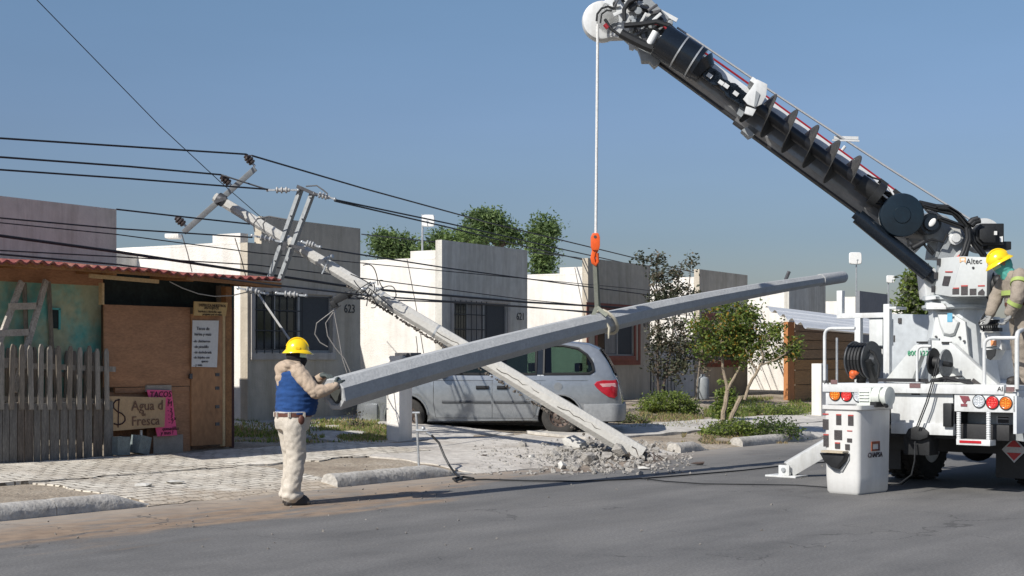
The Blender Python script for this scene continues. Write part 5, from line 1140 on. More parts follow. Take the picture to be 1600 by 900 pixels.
# boom frame
BO = P(1470, 386, 18.75); BE = P(1000, 43, 19.05); e1 = (BE-BO).normalized(); e3 = e1.cross(V((0, 0, 1))).normalized(); e3 = e3 if e3.y < 0 else -e3; e2 = e3.cross(e1).normalized(); e2 = e2 if e2.z > 0 else -e2
BF = frame(BO, e1, e2, e3)
def bq(x, y, d=0):                              # pixel -> boom coordinates (along, up, towards camera) on the plane offset d
    o = V((0, 0, CH)); r = P(x, y, 1)-o; k = (BO+e3*d-o).dot(e3)/r.dot(e3); v = o+r*k-BO; return V((v.dot(e1), v.dot(e2), d))
def bpart(name, mb, m_, parent=None, **k): mb.xf(BF); return part(name, mb, m_, parent or TK, world=True, **k)
def brect(mb, l0, l1, h0, h1, d0, d1): mb.box((l0, h0, d0), (l1, h1, d1)); return mb
L1 = bq(1165, 165).x; L0 = bq(1448, 372).x; L2 = bq(1035, 68).x; L3 = bq(985, 30).x
boomg = mat('boom_shade_grey', (.20, .205, .21), .22, .1, 2, coat=.8); boomw = mat('boom_white', (.56, .58, .59), .25, .05, 2, coat=.4)  # shade of the white boom side is put into this grey
m = MB()
prof = [(-.25, -.16), (-.25, .02), (-.19, .10), (.14, .10), (.21, .06), (.21, -.16)]
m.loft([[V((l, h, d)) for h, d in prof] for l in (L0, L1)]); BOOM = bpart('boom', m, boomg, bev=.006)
m = MB(); m.loft([[V((l, h, d)) for h, d in ((.10, .108), (.145, .108), (.216, .066), (.216, .055), (.10, .09))] for l in (L0+.25, L1)]); bpart('sunlit_side_strip', m, boomw, BOOM); m = MB(); m.loft([[V((l, h*.84, d*.84)) for h, d in ((.10, .108), (.145, .108), (.218, .066), (.218, .055), (.10, .09))] for l in (L1+.02, L2-.1)]); bpart('sunlit_side_strip', m, boomw, BOOM)  # white strips stand in for the sunlit upper side
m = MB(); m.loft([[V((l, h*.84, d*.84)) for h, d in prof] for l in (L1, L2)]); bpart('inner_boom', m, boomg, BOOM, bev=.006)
m = MB(); brect(m, L0+.2, L1, -.275, -.252, -.14, .02); brect(m, L1, L2-.05, -.24, -.214, -.12, .02); bpart('lower_rail', m, barm, BOOM)
m = MB(); m.tube([V((L0+.3, .235, .02)), V((L1+.0, .235, .02)), V((L2-.1, .22, .0))], .014, n=6); m.tube([V((L0+.3, .225, .06)), V((L1+.0, .225, .06))], .010, n=6); bpart('red_hose', m, mat('red_hose', (.28, .012, .02), .5), BOOM)
# stowed auger: shaft and helical flight
A0 = bq(1372, 290, .30).x; A1 = bq(1182, 150, .30).x; ah = -.01; ad = .36
m = MB(); m.cyl((A0, ah, ad), (A1+.05, ah, ad), .075, n=16); AG = bpart('auger', m, mat('auger_black', (.012, .013, .016), .35, .3, 8))
def screw(l0, l1, r0, r1, pitch, ph, taper=0):
    mb = MB(); n = int(abs((l1-l0)/pitch)*28); A_, B_ = [], []
    for i in range(n+1):
        f_ = i/n; l = l0+(l1-l0)*f_; an = ph+math.tau*(l-l0)/pitch; r = r1*(1-.5*max(0, (f_-.85)/.15) if taper else 1)
        A_.append(V((l, ah+r0*math.cos(an), ad+r0*math.sin(an)))); B_.append(V((l, ah+r*math.cos(an), ad+r*math.sin(an))))
    o = V((.010, 0, 0)); mb.loft([A_, B_, [v+o for v in B_], [v+o for v in A_]], cap=True, closed=False); return mb
bpart('auger_flight', screw(A0+.30, A1-.02, .07, .27, -.325, 2.0), mat('auger_steel', (.055, .055, .053), .45, .3, 9, metal=.3), AG, sharp=60)
m = MB(); m.cyl((A0, ah, ad), (A0+.22, ah, ad), .11, n=16); m.cyl((A0-.1, ah, ad), (A0, ah, ad), .16, n=20); m.box((A0-.35, -.10, .12), (A0, .10, .34)); 
random.seed(9)
for i in range(16): c = V((A0+random.uniform(-.5, .25), random.uniform(-.05, .24), random.uniform(.14, .40))); m.box(c-V((.04, .03, .03)), c+V((random.uniform(.03, .1), .03, .03)))
for i in range(20):
    c = V((A0+random.uniform(-.6, .0), random.uniform(-.12, .13), .34)); m.tube([c, c+V((.07, .03, .04)), c+V((.15, .0, .04)), c+V((.22, random.uniform(-.05, .03), 0))], .013, n=6)
bpart('auger_drive', m, black, AG)
for i in range(9): c = V((A0-random.uniform(.0, .55), random.uniform(.0, .17), .40)); bpart('auger_fitting', MB().bar(c, c+V((.1, random.uniform(-.04, .04), 0)), .02, .03), white, AG)
# auger bracket (white fan plate)
pl_ = [bq(x, y, .52) for x, y in ((1183, 124), (1199, 132), (1197, 150), (1190, 163), (1180, 168), (1168, 163), (1161, 155), (1172, 140))]
m = MB(); m.prism([V((p_.x, p_.y, .50)) for p_ in pl_], (0, 0, .03)); pl_ = [bq(x, y, .5) for x, y in ((1166, 166), (1182, 170), (1176, 181), (1163, 177))]; m.prism([V((p_.x, p_.y, .44)) for p_ in pl_], (0, 0, .06)); m.box((bq(1185, 130).x-.05, .18, 0), (bq(1172, 130).x, .24, .5)); bpart('auger_bracket', m, white, BOOM, bev=.004)
pl_ = [bq(x, y, .52) for x, y in ((1181, 142), (1187, 147), (1181, 166), (1178, 166))]; m = MB(); m.prism([V((p_.x, p_.y, .532)) for p_ in pl_], (0, 0, .012)); bpart('bracket_slot', m, grey, BOOM)
pl_ = [bq(x, y, .1) for x, y in ((1158, 205), (1166, 200), (1178, 212), (1170, 216))]; m = MB(); m.prism([V((p_.x, p_.y, -.05)) for p_ in pl_], (0, 0, .25)); pl_ = [bq(x, y, .1) for x, y in ((1150, 180), (1157, 164), (1165, 170), (1158, 186))]; m.prism([V((p_.x, p_.y, .11)) for p_ in pl_], (0, 0, .10)); bpart('latch_block', m, grey, BOOM)
# transferable black rotation motor and inner gear
m = MB(); a = bq(1092, 100, .28); b = bq(1032, 62, .28); m.cyl(V((a.x, a.y, .26)), V((b.x, b.y, .26)), .22, n=24); c = bq(1102, 112, .28); m.cyl(V((c.x, c.y, .26)), V((a.x, a.y, .26)), .15, .22, n=24); MO = bpart('hydraulic_motor', m, blackg)
m = MB(); 
for f_ in (.12, .5): l = a.lerp(b, f_); m.lathe([(.222, -.01), (.228, -.01), (.228, .01), (.222, .01)], V((l.x, l.y, .26)), (b-a), 24)
bpart('band', m, steel, MO)
m = MB(); random.seed(12)
for i in range(12):
    l = bq(1105+i*5.2, 118+i*3.9, .25); m.cyl((l.x, l.y+.03, .16), (l.x, l.y+.03, .30), random.uniform(.05, .11), n=12)
m.cyl((bq(1102, 112, .25).x, -.02, .2), (bq(1166, 160, .25).x, -.02, .2), .07, n=12)
bpart('kelly_drive', m, blackg, MO)
m = MB(); 
for x, y in ((1109, 119), (1127, 130), (1135, 135), (1150, 147)): l = bq(x, y, .3); m.box((l.x-.03, l.y-.025, .30), (l.x+.04, l.y+.025, .33))
bpart('drive_fittings', m, white, MO)
# boom tip: sheave guard, plates, hoses
m = MB(); c = bq(941, 34, .0); n = 28; R1 = .262
def tipring(r, d): return [V((c.x+r*math.cos(a), c.y+r*math.sin(a), d)) for a in [i*math.tau/n for i in range(n)]]
m.loft([tipring(R1*.80, -.17), tipring(R1*.93, -.15), tipring(R1*1., -.05), tipring(R1*1., .05), tipring(R1*.93, .12), tipring(R1*.82, .13)]); pl_ = [bq(x, y, 0) for x, y in ((941, 10), (985, 4), (990, 40), (975, 60), (945, 61))]; m.prism([V((p_.x, p_.y, -.14)) for p_ in pl_], (0, 0, .26))
HD = bpart('sheave_guard', m, white, sharp=50)
m = MB(); pl_ = [bq(x, y, .15) for x, y in ((935, 18), (952, -12), (1000, -10), (1000, 15), (975, 60), (945, 52), (930, 40))]; m.prism([V((p_.x, p_.y, .08)) for p_ in pl_], (0, 0, .05)); pl_ = [bq(x, y, -.15) for x, y in ((935, 18), (952, -12), (1000, -10), (1020, 30), (975, 60), (945, 52))]; m.prism([V((p_.x, p_.y, -.20)) for p_ in pl_], (0, 0, .05)); bpart('tip_plate', m, boomw, HD, bev=.006)
m = MB(); 
pl_ = [bq(x, y, .0) for x, y in ((962, -30), (1010, -5), (1045, 30), (1038, 75), (1020, 92), (985, 70), (958, 45))]; m.prism([V((p_.x, p_.y, -.14)) for p_ in pl_], (0, 0, .26)); bpart('tip_body', m, grey, HD, bev=.01)
random.seed(31)
for i in range(74):
    x = random.uniform(955, 1048); y = (x-958)*.62+random.uniform(-22, 38)-8; p_ = bq(x, y, .2); s = random.uniform(.018, .055); tgt = MB()
    d_ = random.uniform(.12, .28)
    if i % 2: tgt.cyl(V((p_.x, p_.y, d_-.05)), V((p_.x, p_.y, d_+.03)), s, n=10)
    else: an = random.uniform(0, 3); tgt.bar(V((p_.x-.07*math.cos(an), p_.y-.07*math.sin(an), d_)), V((p_.x+.07*math.cos(an), p_.y+.07*math.sin(an), d_)), s, s)
    bpart('tip_fitting', tgt, (white, black, dsteel, grey)[i % 4], HD, bev=.004)
m = MB()
def bh(pts, r, d=.3, mb=None): (mb or m).tube([V((bq(x, y, d).x, bq(x, y, d).y, d+(pp_[0] if pp_ else 0))) for x, y, *pp_ in pts], r, n=8)
for pts, r in ((((932, 33), (933, 22), (940, 13), (950, 10), (962, 14)), .014), (((938, 36), (940, 22), (948, 16), (956, 17)), .012), (((976, 32), (975, 15), (982, 4), (995, -3), (1005, -2)), .03), (((970, 52), (985, 60), (1005, 70), (1020, 76)), .06), (((975, 40), (1000, 38), (1025, 34), (1045, 40), (1058, 52)), .035), (((945, 30), (955, 45), (968, 55)), .02)): bh(pts, r)
bpart('hydraulic_hose', m, black, HD)
m = MB(); bh(((1018, 36), (1035, 38), (1046, 50), (1060, 60)), .018); bh(((945, 38), (950, 44)), .03); bpart('red_hose', m, mat('red_hose', (.4, .02, .02), .5), HD)
m = MB(); a = bq(1028, 16, .1); b = bq(1058, 32, .1); m.bar(V((a.x, a.y, .1)), V((b.x, b.y, .1)), .05, .035); bpart('guide_bar', m, white, HD); m = MB(); a = bq(1014, 70, .3); b = bq(1025, 50, .3); m.cyl(V((a.x, a.y, .30)), V((b.x, b.y, .30)), .05, n=14); bpart('hydraulic_cylinder', m, white, HD); m = MB(); pl_ = [bq(x, y, .1) for x, y in ((982, 67), (994, 72), (989, 80), (983, 78))]; m.prism([V((p_.x, p_.y, .1)) for p_ in pl_], (0, 0, .04)); bpart('tip_lug', m, white, HD)
pl_ = [bq(x, y, 0) for x, y in ((996, 78), (1018, 72), (1038, 88), (1030, 100), (1022, 107), (1014, 98), (1002, 98), (1000, 88))]; m = MB(); m.prism([V((p_.x, p_.y, -.10)) for p_ in pl_], (0, 0, .22)); bpart('lower_lug', m, grey, HD, bev=.008)
m = MB(); a = bq(1303, 215, -.05); b = bq(1341, 216, -.05); m.bar(V((a.x, a.y, -.05)), V((b.x, b.y, -.05)), .04, .03); m.bar(V((a.x, a.y-.05, .0)), V((b.x-.03, b.y-.03, -.0)), .02, .02); m.cyl((bq(1318, 232).x, .22, -.02), (bq(1318, 232).x, .32, -.02), .02, n=8); bpart('rope_guide', m, white, BOOM)
# winch rope over the boom
m = MB(); a = P(1058, 43, 19.05); b = P(1521, 346, 18.7); m.tube([a, a.lerp(b, .35)-V((0, 0, .03)), a.lerp(b, .7)-V((0, 0, .03)), b], .014, n=6); part('winch_rope', m, mat('rope_grey', (.35, .36, .37), .8, .2, 60), TK, True)
# reel disc, lift cylinder, knuckle and winch at the base
m = MB(); c = bq(1411, 335, .5); cc = V((c.x, c.y, .42)); m.lathe([(.02, -.08), (.25, -.08), (.27, -.07), (.272, .0), (.265, .02), (.24, .025), (.05, .03), (.001, .03)], cc, (0, 0, 1), 48); m.lathe([(.11, .026), (.10, .04), (.001, .042)], cc, (0, 0, 1), 30); DR = bpart('hose_drum', m, mat('drum_blue_black', (.006, .014, .022), .3, .2, 8))
m = MB(); m.lathe([(.255, -.16), (.262, -.16), (.262, -.09), (.255, -.09)], cc, (0, 0, 1), 40); bpart('drum_rim', m, steel, DR)
m = MB(); c = bq(1453, 350, .3); m.cyl(V((c.x, c.y, .1)), V((c.x, c.y, .36)), .13, n=24); m.cyl(V((c.x, c.y, .36)), V((c.x, c.y, .42)), .09, n=20); M_ = bpart('swing_motor', m, blackg)
m = MB(); m.ell(V((c.x, c.y+.01, .425)), (.035, .06, .012)); bpart('oval_badge', m, wc, M_)
a = P(1340, 338, 18.55); b = P(1450, 428, 18.45); m = MB(); m.cyl(a, b, .095, n=24); m.cyl(a+(a-b).normalized()*.05, a, .06, n=16); m.cyl(b, b+(b-a).normalized()*.12, .07, n=16)
part('lift_cylinder', m, blackg, TK, True)
m = MB(); pl_ = [P(x, y, 18.50) for x, y in ((1442, 424), (1450, 415), (1462, 420), (1466, 440), (1456, 470), (1447, 466))]; m.prism(pl_, (0, .3, 0)); m2 = MB(); m2.cyl(P(1451, 425, 18.44), P(1451, 425, 18.54), .035, n=16); part('cylinder_lug', m, white, TK, True, bev=.008); part('pin', m2, dsteel, TK, True)
m = MB(); pl_ = [P(x, y, 18.6) for x, y in ((1462, 402), (1466, 375), (1450, 378), (1440, 350), (1455, 330), (1480, 338), (1505, 360), (1516, 385), (1512, 405))]; m.prism(pl_, (.0, .5, 0)); KN = part('knuckle', m, grey, TK, True, bev=.01)
m = MB(); pl_ = [P(x, y, 18.50) for x, y in ((1462, 470), (1466, 405), (1478, 372), (1488, 358), (1500, 362), (1510, 380), (1508, 405), (1500, 420))]; m.prism(pl_, (.0, .06, 0)); part('turret_arm', m, grey, KN, True, bev=.008)
m = MB(); c = P(1492, 372, 18.44); m.lathe([(.085, 0), (.085, .03), (.06, .035), (.055, .06), (.001, .062)], c, (0, -1, 0), 28); part('pivot_pin', m, white, KN, True)
m = MB(); pl_ = [P(x, y, 18.47) for x, y in ((1498, 392), (1506, 385), (1504, 402), (1490, 408), (1492, 400))]; m.prism(pl_, (0, .03, 0)); pl_ = [P(x, y, 18.5) for x, y in ((1446, 325), (1454, 323), (1474, 340), (1468, 347))]; m.prism(pl_, (0, .1, 0)); pl_ = [P(x, y, 18.5) for x, y in ((1484, 354), (1500, 358), (1502, 366), (1492, 362))]; m.prism(pl_, (0, .03, 0)); part('white_plates', m, white, KN, True)
m = MB(); c = P(1537, 368, 18.6); m.lathe([(.02, -.22), (.21, -.22), (.215, -.20), (.17, -.19), (.17, .0), (.215, .01), (.215, .03), (.02, .03)], c, (0, -1, 0), 36); WN = part('winch_drum', m, white, TK, True)
m = MB(); 
def c8(x0, y0, x1, y1, k, D): return [P(x, y, D) for x, y in ((x0+k, y0), (x1, y0), (x1, y1), (x0+k, y1), (x0, y1-k), (x0, y0+k))]
m.prism(c8(1525, 349, 1569, 383, 8, 18.35), (0, .2, 0)); m.prism(c8(1531, 353, 1556, 379, 6, 18.28), (0, .08, 0)); m.box(P(1543, 390, 18.4), P(1568, 380, 18.7)); part('winch_motor', m, black, WN, True, bev=.012)
m = MB(); m.prism([P(x, y, 18.26) for x, y in ((1554, 361), (1558, 361), (1558, 367), (1554, 367))], (0, .03, 0)); m.prism([P(x, y, 18.34) for x, y in ((1562, 370), (1567, 369), (1567, 378), (1563, 378))], (0, .03, 0)); part('white_tag', m, wc, WN, True)
m = MB()
for k, pts in enumerate((((1436, 316), (1462, 322), (1484, 326), (1500, 340), (1510, 362), (1528, 385), (1540, 403)), ((1440, 320), (1466, 327), (1488, 332), (1503, 348), (1514, 372), (1533, 396), (1538, 404)), ((1462, 322), (1480, 323), (1496, 333), (1510, 350), (1520, 378), (1536, 400)), ((1465, 340), (1480, 345), (1500, 352), (1512, 362)), ((1510, 355), (1512, 372), (1506, 392), (1500, 404)), ((1514, 350), (1520, 344), (1528, 342)))):
    for j in (0, 1): m.tube([P(x+j*3.2, y+j*2.4, 18.40-.03*k) for x, y in pts], .028 if k < 5 else .04, n=8)
part('hydraulic_hose', m, black, TK, True, sharp=80)
m = MB()
for pts in (((1424, 388), (1438, 380), (1456, 374), (1474, 378), (1480, 366)), ((1444, 382), (1452, 392), (1458, 398)), ((1450, 382), (1456, 390), (1460, 396)), ((1418, 372), (1420, 384), (1428, 382))): m.tube([P(x, y, 18.40) for x, y in pts], .016, n=6)
m.cyl(P(1426, 388, 18.4), P(1444, 378, 18.4), .035, n=10); part('thin_hose', m, black, TK, True)
m = MB(); m.tube([P(1494, 405, 18.3), P(1502, 398, 18.3), P(1508, 402, 18.3)], .022, n=8); part('red_coupling', m, mat('red_coupling', (.55, .06, .04), .5), TK, True)

# load line, hook and sling
LD_ = 18.97; tx = P(934, 50, LD_); kx = P(931, 366, LD_)
m = MB(); m.tube([tx+V((0, 0, .1)), kx], .019, n=8); solo('load_line', m, mat('white_rope', (.62, .62, .60), .85, .2, 50), 'pale winch rope hanging straight down from the boom tip', 'rope')
t = thing('hook_block', 'orange hook block hanging on the winch rope above the new pole', 'hook', P(930, 412, LD_))
orange = mat('orange_hook_paint', (.72, .10, .015), .45, .1, 9)
m = MB(); pr = [(923.5, 370), (926, 364), (935, 364), (937.5, 370), (937.5, 384), (935.5, 391), (925.5, 391), (923.5, 384)]; m.prism([P(x, y, LD_-.06) for x, y in pr], (0, .12, 0)); part('cheek_plates', m, orange, t, True, bev=.012)
m = MB(); c = P(930, 370, LD_-.064); m.cyl(c, c+V((0, .128, 0)), .02, n=12); part('pin', m, dsteel, t, True)
m = MB(); m.tube([P(930.5, 390, LD_), P(928, 396, LD_), P(926.5, 403, LD_), P(928, 410, LD_), P(931, 413, LD_), P(934, 409, LD_), P(933.5, 401, LD_), P(932.5, 396, LD_)], [.045, .035, .035, .035, .03, .022, .02, .03], n=8); part('hook', m, orange, t, True)
t = thing('sling', 'pale webbing sling choking the new pole beneath the orange hook', 'sling', P(932, 495, LD_))
st_ = .414; pc = ppos(st_); dd2 = (ppos(st_+.01)-pc).normalized()
m = MB(); top = pc+V((-.02, -.05, .215)); m.bar(P(929, 411, LD_), top, .05, .014, (0, 1, 0)); m.bar(P(932, 411, LD_)+V((0, .03, 0)), top+V((.03, .04, 0)), .05, .014, (0, 1, 0)); m.bar(top, pc+V((-.07, -.13, .10)), .05, .014, (0, 1, 0)); m.bar(top, pc+V((.11, -.13, .10)), .05, .014, (0, 1, 0))
part('strap', m, mat('sling_webbing_green', (.20, .21, .17), .9, .15, 30), t, True)
m = MB(); rr = .205-.117*st_+.012; cA = pc+dd2*.17; xx = dd2.cross(V((0, 0, 1))).normalized(); yy = xx.cross(dd2).normalized(); pts = [cA+dd2*(-.10*math.cos(a))+xx*math.cos(a+1.57)*rr+yy*math.sin(a+1.57)*rr for a in [i*math.tau/20 for i in range(21)]]; m.tube(pts, .022, n=6); m.tube([cA+V((-.05, -rr, .05)), cA+V((.03, -rr-.03, -.08)), cA+V((.02, -rr-.02, -.22))], .018, n=6); part('choker', m, mat('sling_cream', (.45, .42, .33), .9), t, True)

# white bucket standing on the road
BC = G(1342, 774, 0); al = R(46); bx = V((math.cos(al), -math.sin(al), 0)); by = V((math.sin(al), math.cos(al), 0))
BK = thing('bucket', 'white fibreglass work bucket with a black step pocket and warning stickers standing on the road', 'bucket', BC, math.atan2(bx.y, bx.x))
bw = .46; bd = .66; hh_ = 1.02
def rrect(x0, x1, y0, y1, z, r=.05, n=4):
    o = []
    for cx, cy, a0 in ((x1-r, y1-r, 0), (x0+r, y1-r, 90), (x0+r, y0+r, 180), (x1-r, y0+r, 270)):
        for i in range(n+1): a = R(a0+90*i/n); o.append(V((cx+r*math.cos(a), cy+r*math.sin(a), z)))
    return o
buckm = mat('white_fibreglass', (.61, .61, .59), .42, .03, 3, coat=.1, streak=.10)
m = MB(); m.loft([rrect(-bw+.03, -.03, .03, bd-.03, .0, .03), rrect(-bw+.01, -.008, .008, bd-.01, .03, .045), rrect(-bw, 0, 0, bd, .2), rrect(-bw-.01, .01, -.01, bd+.01, hh_-.06), rrect(-bw-.035, .035, -.035, bd+.035, hh_-.045), rrect(-bw-.035, .035, -.035, bd+.035, hh_), rrect(-bw+.02, -.02, .02, bd-.02, hh_), rrect(-bw+.03, -.03, .03, bd-.03, .1)], cap=True)
part('shell', m, buckm, BK, sharp=50)
def bk(x, y): v = hit(x, y, BC+by*-.006, by); d = v-BC; return d.dot(bx), v.z
def bface(mb, x0, y0, x1, y1, th=.004, off=.010):
    a, z1 = bk(x0, y0); b, _ = bk(x1, y0); z0 = bk((x0+x1)/2, y1)[1]; z1 = bk((x0+x1)/2, y0)[1]; mb.box((a, -off-th, z0), (b, -off, z1))
for x0, y0, x1, y1, h in ((1286, 655, 1295, 671, 0), (1307, 649, 1315, 664, 1), (1325.5, 650, 1334, 665, 1), (1304, 672, 1316, 687, 0), (1287, 680, 1295, 698, 1), (1305, 693, 1313, 701, 1), (1321, 694, 1328, 703, 0), (1324, 685, 1331.5, 691, 0)):
    m = MB(); bface(m, x0, y0, x1, y1); part('warning_decal', m, dec, BK)
    if h: m = MB(); bface(m, x0, y0-2, x1, y0, .005); part('decal_header', m, decr, BK)
for r_ in ((1286, 646, 1295, 648), (1324, 672.5, 1332, 674)): m = MB(); bface(m, *r_); part('decal_header', m, decr, BK)
m = MB(); pl_ = [bk(x, y) for x, y in ((1285, 706), (1328, 708), (1328, 718), (1317, 737), (1302, 735), (1294, 722))]; m.prism([V((a, -.012, z)) for a, z in pl_], (0, -.006, 0)); SPk = part('step_pocket', m, mat('pocket_grey', (.30, .31, .31), .5), BK)
m = MB(); pl_ = [bk(x, y) for x, y in ((1284, 707), (1329, 709), (1325, 720), (1313, 733), (1304, 731), (1292, 722))]; a0 = [V((a, -.02, z)) for a, z in pl_]; cxx = sum(p_.x for p_ in a0)/6; m.loft([a0, [V((p_.x+(cxx-p_.x)*.12, -.09, p_.z+(.0 if i < 2 else .015))) for i, p_ in enumerate(a0)]]); part('step', m, black, SPk, bev=.008)
m = MB(); a, z = bk(1292, 706); b, _ = bk(1326, 707); m.box((a, -.13, z-.0), (b, -.012, z+.022)); part('step_lip', m, mat('tan_grip_strip', (.42, .36, .26), .7), SPk)
def bs(x, y): v = hit(x, y, BC+bx*.012, bx); d = v-BC; return d.dot(by), v.z
a, z = bs(1368, 711); M = frame((.008, a, z), (0, 1, 0), (0, 0, 1), (1, 0, 0)); part('lettering', text_mb('CHAPSA', .082, M, .004), mat('black_lettering', (.02, .012, .02), .5), BK)
m = MB(); y0, z1 = bs(1362, 690); y1, z0 = bs(1375, 704); k = .026
m.box((.004, y0, z0), (.012, y0+k, z1)); m.box((.004, y1-k, z0), (.012, y1, z1)); m.box((.004, y0+k, z0), (.012, y1-k, z0+.02)); m.box((.004, y0+k, z1-.03), (.012, y1-k, z1)); part('logo', m, mat('logo_orange_brown', (.30, .08, .03), .5, c2=(.05, .02, .03), mix=.5), BK)
m = MB(); c = V((.0, .46, hh_+.10)); m.cyl(c+V((-.16, -.02, 0)), c+V((.02, 0, 0)), .11, n=28); m.cyl(c+V((.02, 0, 0)), c+V((.06, 0, 0)), .085, n=28); m.cyl(c+V((.06, 0, 0)), c+V((.12, 0, 0)), .115, n=28); m.box((-.22, .34, hh_-.01), (-.06, .60, hh_+.20)); m.box((-.24, .33, hh_-.02), (.02, .60, hh_+.015))
for i in range(4): m.box((-.21, .325, hh_+.04+i*.035), (-.08, .34, hh_+.055+i*.035))
part('mounting_bracket', m, mat('bracket_white', (.62, .65, .60), .35, .04, 3), BK, bev=.006)
m = MB(); m.bar(c+V((.05, -.05, -.02)), c+V((.13, -.08, -.12)), .03, .03); m.box((-.02, .26, hh_-.02), (.06, .44, hh_+.04)); part('latch', m, black, BK)
# ---------------- people ----------------
def fuse(name, mb, m, parent, voxel=.014, sm=5, wr=None, label=None):
    o = part(name, mb, m, parent, sharp=180)
    md = o.modifiers.new('r', 'REMESH'); md.mode = 'VOXEL'; md.voxel_size = voxel; md.use_smooth_shade = True
    md = o.modifiers.new('s', 'SMOOTH'); md.factor = .5; md.iterations = sm
    evald(o)
    if wr:
        for v in o.data.vertices:
            v.co += v.normal*wr(v.co)
    for p_ in o.data.polygons: p_.use_smooth = True
    if not o.data.materials: o.data.materials.append(m)
    return tag(o, label)
def ering(c, rx, ry, tilt=0, n=20):
    c = V(c); return [c+V((rx*math.cos(a)*math.cos(tilt), ry*math.sin(a), -rx*math.cos(a)*math.sin(tilt))) for a in [i*math.tau/n for i in range(n)]]
def limb(mb, pts, rs, n=14):
    out, ro = [], []
    for i in range(len(pts)-1):
        a, b = V(pts[i]), V(pts[i+1])
        for k in range(4): out.append(a.lerp(b, k/4)); ro.append(rs[i]+(rs[i+1]-rs[i])*k/4)
    out.append(V(pts[-1])); ro.append(rs[-1]); mb.tube(out, ro, n=n)
    for p_, r in zip(pts, rs): mb.ell(p_, r*.99, n=12, k=8)
def hand(mb, w_, f, nrm, thumb_side, curl=.5, s=1.0):
    w_ = V(w_); f = V(f).normalized(); nrm = V(nrm); nrm = (nrm-f*nrm.dot(f)).normalized(); sd_ = f.cross(nrm).normalized()*thumb_side
    M_ = frame(w_+f*.045*s, f, sd_, nrm); mb.ell((0, 0, 0), 1e-4, n=4, k=3) if False else None
    mb.ell(w_+f*.045*s, (.055*s, .042*s, .018*s), M=M_.to_3x3(), n=14, k=8)
    mb.tube([w_-f*.02*s, w_+f*.03*s], [.030*s, .032*s], n=10)
    for i, (ln, off) in enumerate(((.070, .030), (.078, .011), (.073, -.009), (.058, -.028))):
        p_ = w_+f*.075*s+sd_*off*s; pts = [p_-f*.02*s, p_]; d = f.copy(); an = 0
        for k, q_ in enumerate((.45, .32, .23)):
            an += curl*(.6+.4*k); d = f*math.cos(an)+nrm*math.sin(an); p_ = p_+d*ln*q_*s*1.05; pts.append(p_)
        mb.tube(pts, [.0115*s, .0115*s, .0105*s, .0095*s, .008*s], n=8); mb.ell(pts[-1], .0082*s, n=8, k=6)
    p_ = w_+f*.015*s+sd_*.032*s; pts = [p_, p_+(f*.5+sd_*.8)*.032*s, p_+(f*.9+sd_*.75)*.045*s+nrm*.012*s, p_+(f*1.3+sd_*.6)*.05*s+nrm*.035*s]
    mb.tube(pts, [.015*s, .0135*s, .012*s, .010*s], n=8); mb.ell(pts[-1], .010*s, n=8, k=6)
skin = mat('skin', (.30, .17, .11), .6, .08, 14, space='obj')
def fabric(name, c, va=.1): return mat(name, c, .92, va, 11, bump=.25, bscale=160, space='obj')
khaki = fabric('khaki_trousers', (.50, .455, .385)); tan = fabric('tan_work_shirt', (.275, .235, .19)); tand = fabric('tan_work_trousers', (.25, .215, .175)); beige = fabric('beige_hoodie', (.40, .315, .235)); blue = fabric('blue_vest', (.010, .052, .18))
yel = mat('yellow_hardhat', (.86, .58, .01), .25, .03, 4, coat=.4, space='obj'); leather = mat('brown_leather', (.10, .035, .022), .6, .2, 9, space='obj'); bootm = mat('dark_boot_leather', (.03, .025, .022), .6, .2, 9, space='obj'); glove = fabric('grey_green_glove', (.075, .09, .085)); gaiter = fabric('black_neck_gaiter', (.012, .011, .013))
def head(mb, c, tilt=0, turn=0):
    M_ = (Mx.Translation(V(c)) @ Mx.Rotation(turn, 4, 'Z') @ Mx.Rotation(tilt, 4, 'Y')); h = MB()
    h.ell((0, 0, .02), (.095, .077, .105)); h.ell((.025, 0, -.055), (.065, .055, .06)); h.ell((.092, 0, -.012), (.018, .013, .022)); h.ell((.082, 0, -.055), (.014, .026, .010)); h.ell((.075, 0, .03), (.02, .055, .010))
    for s in (-1, 1): h.ell((-.005, s*.078, -.005), (.020, .010, .032)); h.ell((.076, s*.03, .010), (.012, .014, .009))
    h.ell((.062, 0, -.098), (.03, .03, .02)); h.xf(M_); mb.v, mb.f, mb.m = merge(mb, h).v, merge(mb, h).f, merge(mb, h).m; return M_
def hardhat(t, M_, label=None):
    m = MB(); n = 32; rings = []
    for k in range(10):
        a = k/9*math.pi/2; rings.append([V((.133*math.cos(a)*math.cos(th)+.004, .112*math.cos(a)*math.sin(th), .02+.125*math.sin(a)+.008*max(0, 1-abs(math.sin(th))*3)*math.sin(a))) for th in [i*math.tau/n for i in range(n)]])
    m.loft(rings); hh = part('hard_hat', m.xf(M_), yel, t, sharp=60, label=label)
    m = MB(); o_, i_ = [], []
    for th in [i*math.tau/n for i in range(n)]:
        c_, s_ = math.cos(th), math.sin(th); o_.append(V((.178*c_+.012, .150*s_, -.004-.012*abs(c_)))); i_.append(V((.131*c_+.004, .110*s_, .026)))
    m.loft([i_, o_, [v-V((0, 0, .006)) for v in o_], [v*1-V((0, 0, .008)) for v in i_]]); part('brim', m.xf(M_), yel, hh, sharp=60)
    m = MB(); 
    for y in (-.025, 0, .025): m.tube([V((.128*math.cos(a)+.004, y, .022+.125*math.sin(a)+.004)) for a in [math.pi*(.08+.84*i/14) for i in range(15)]], .006 if y else .009, n=6)
    for s in (-1, 1): m.box((-.02, s*.108-.008, .03), (.03, s*.108+.008, .05))
    part('ridge', m.xf(M_), yel, hh); return hh
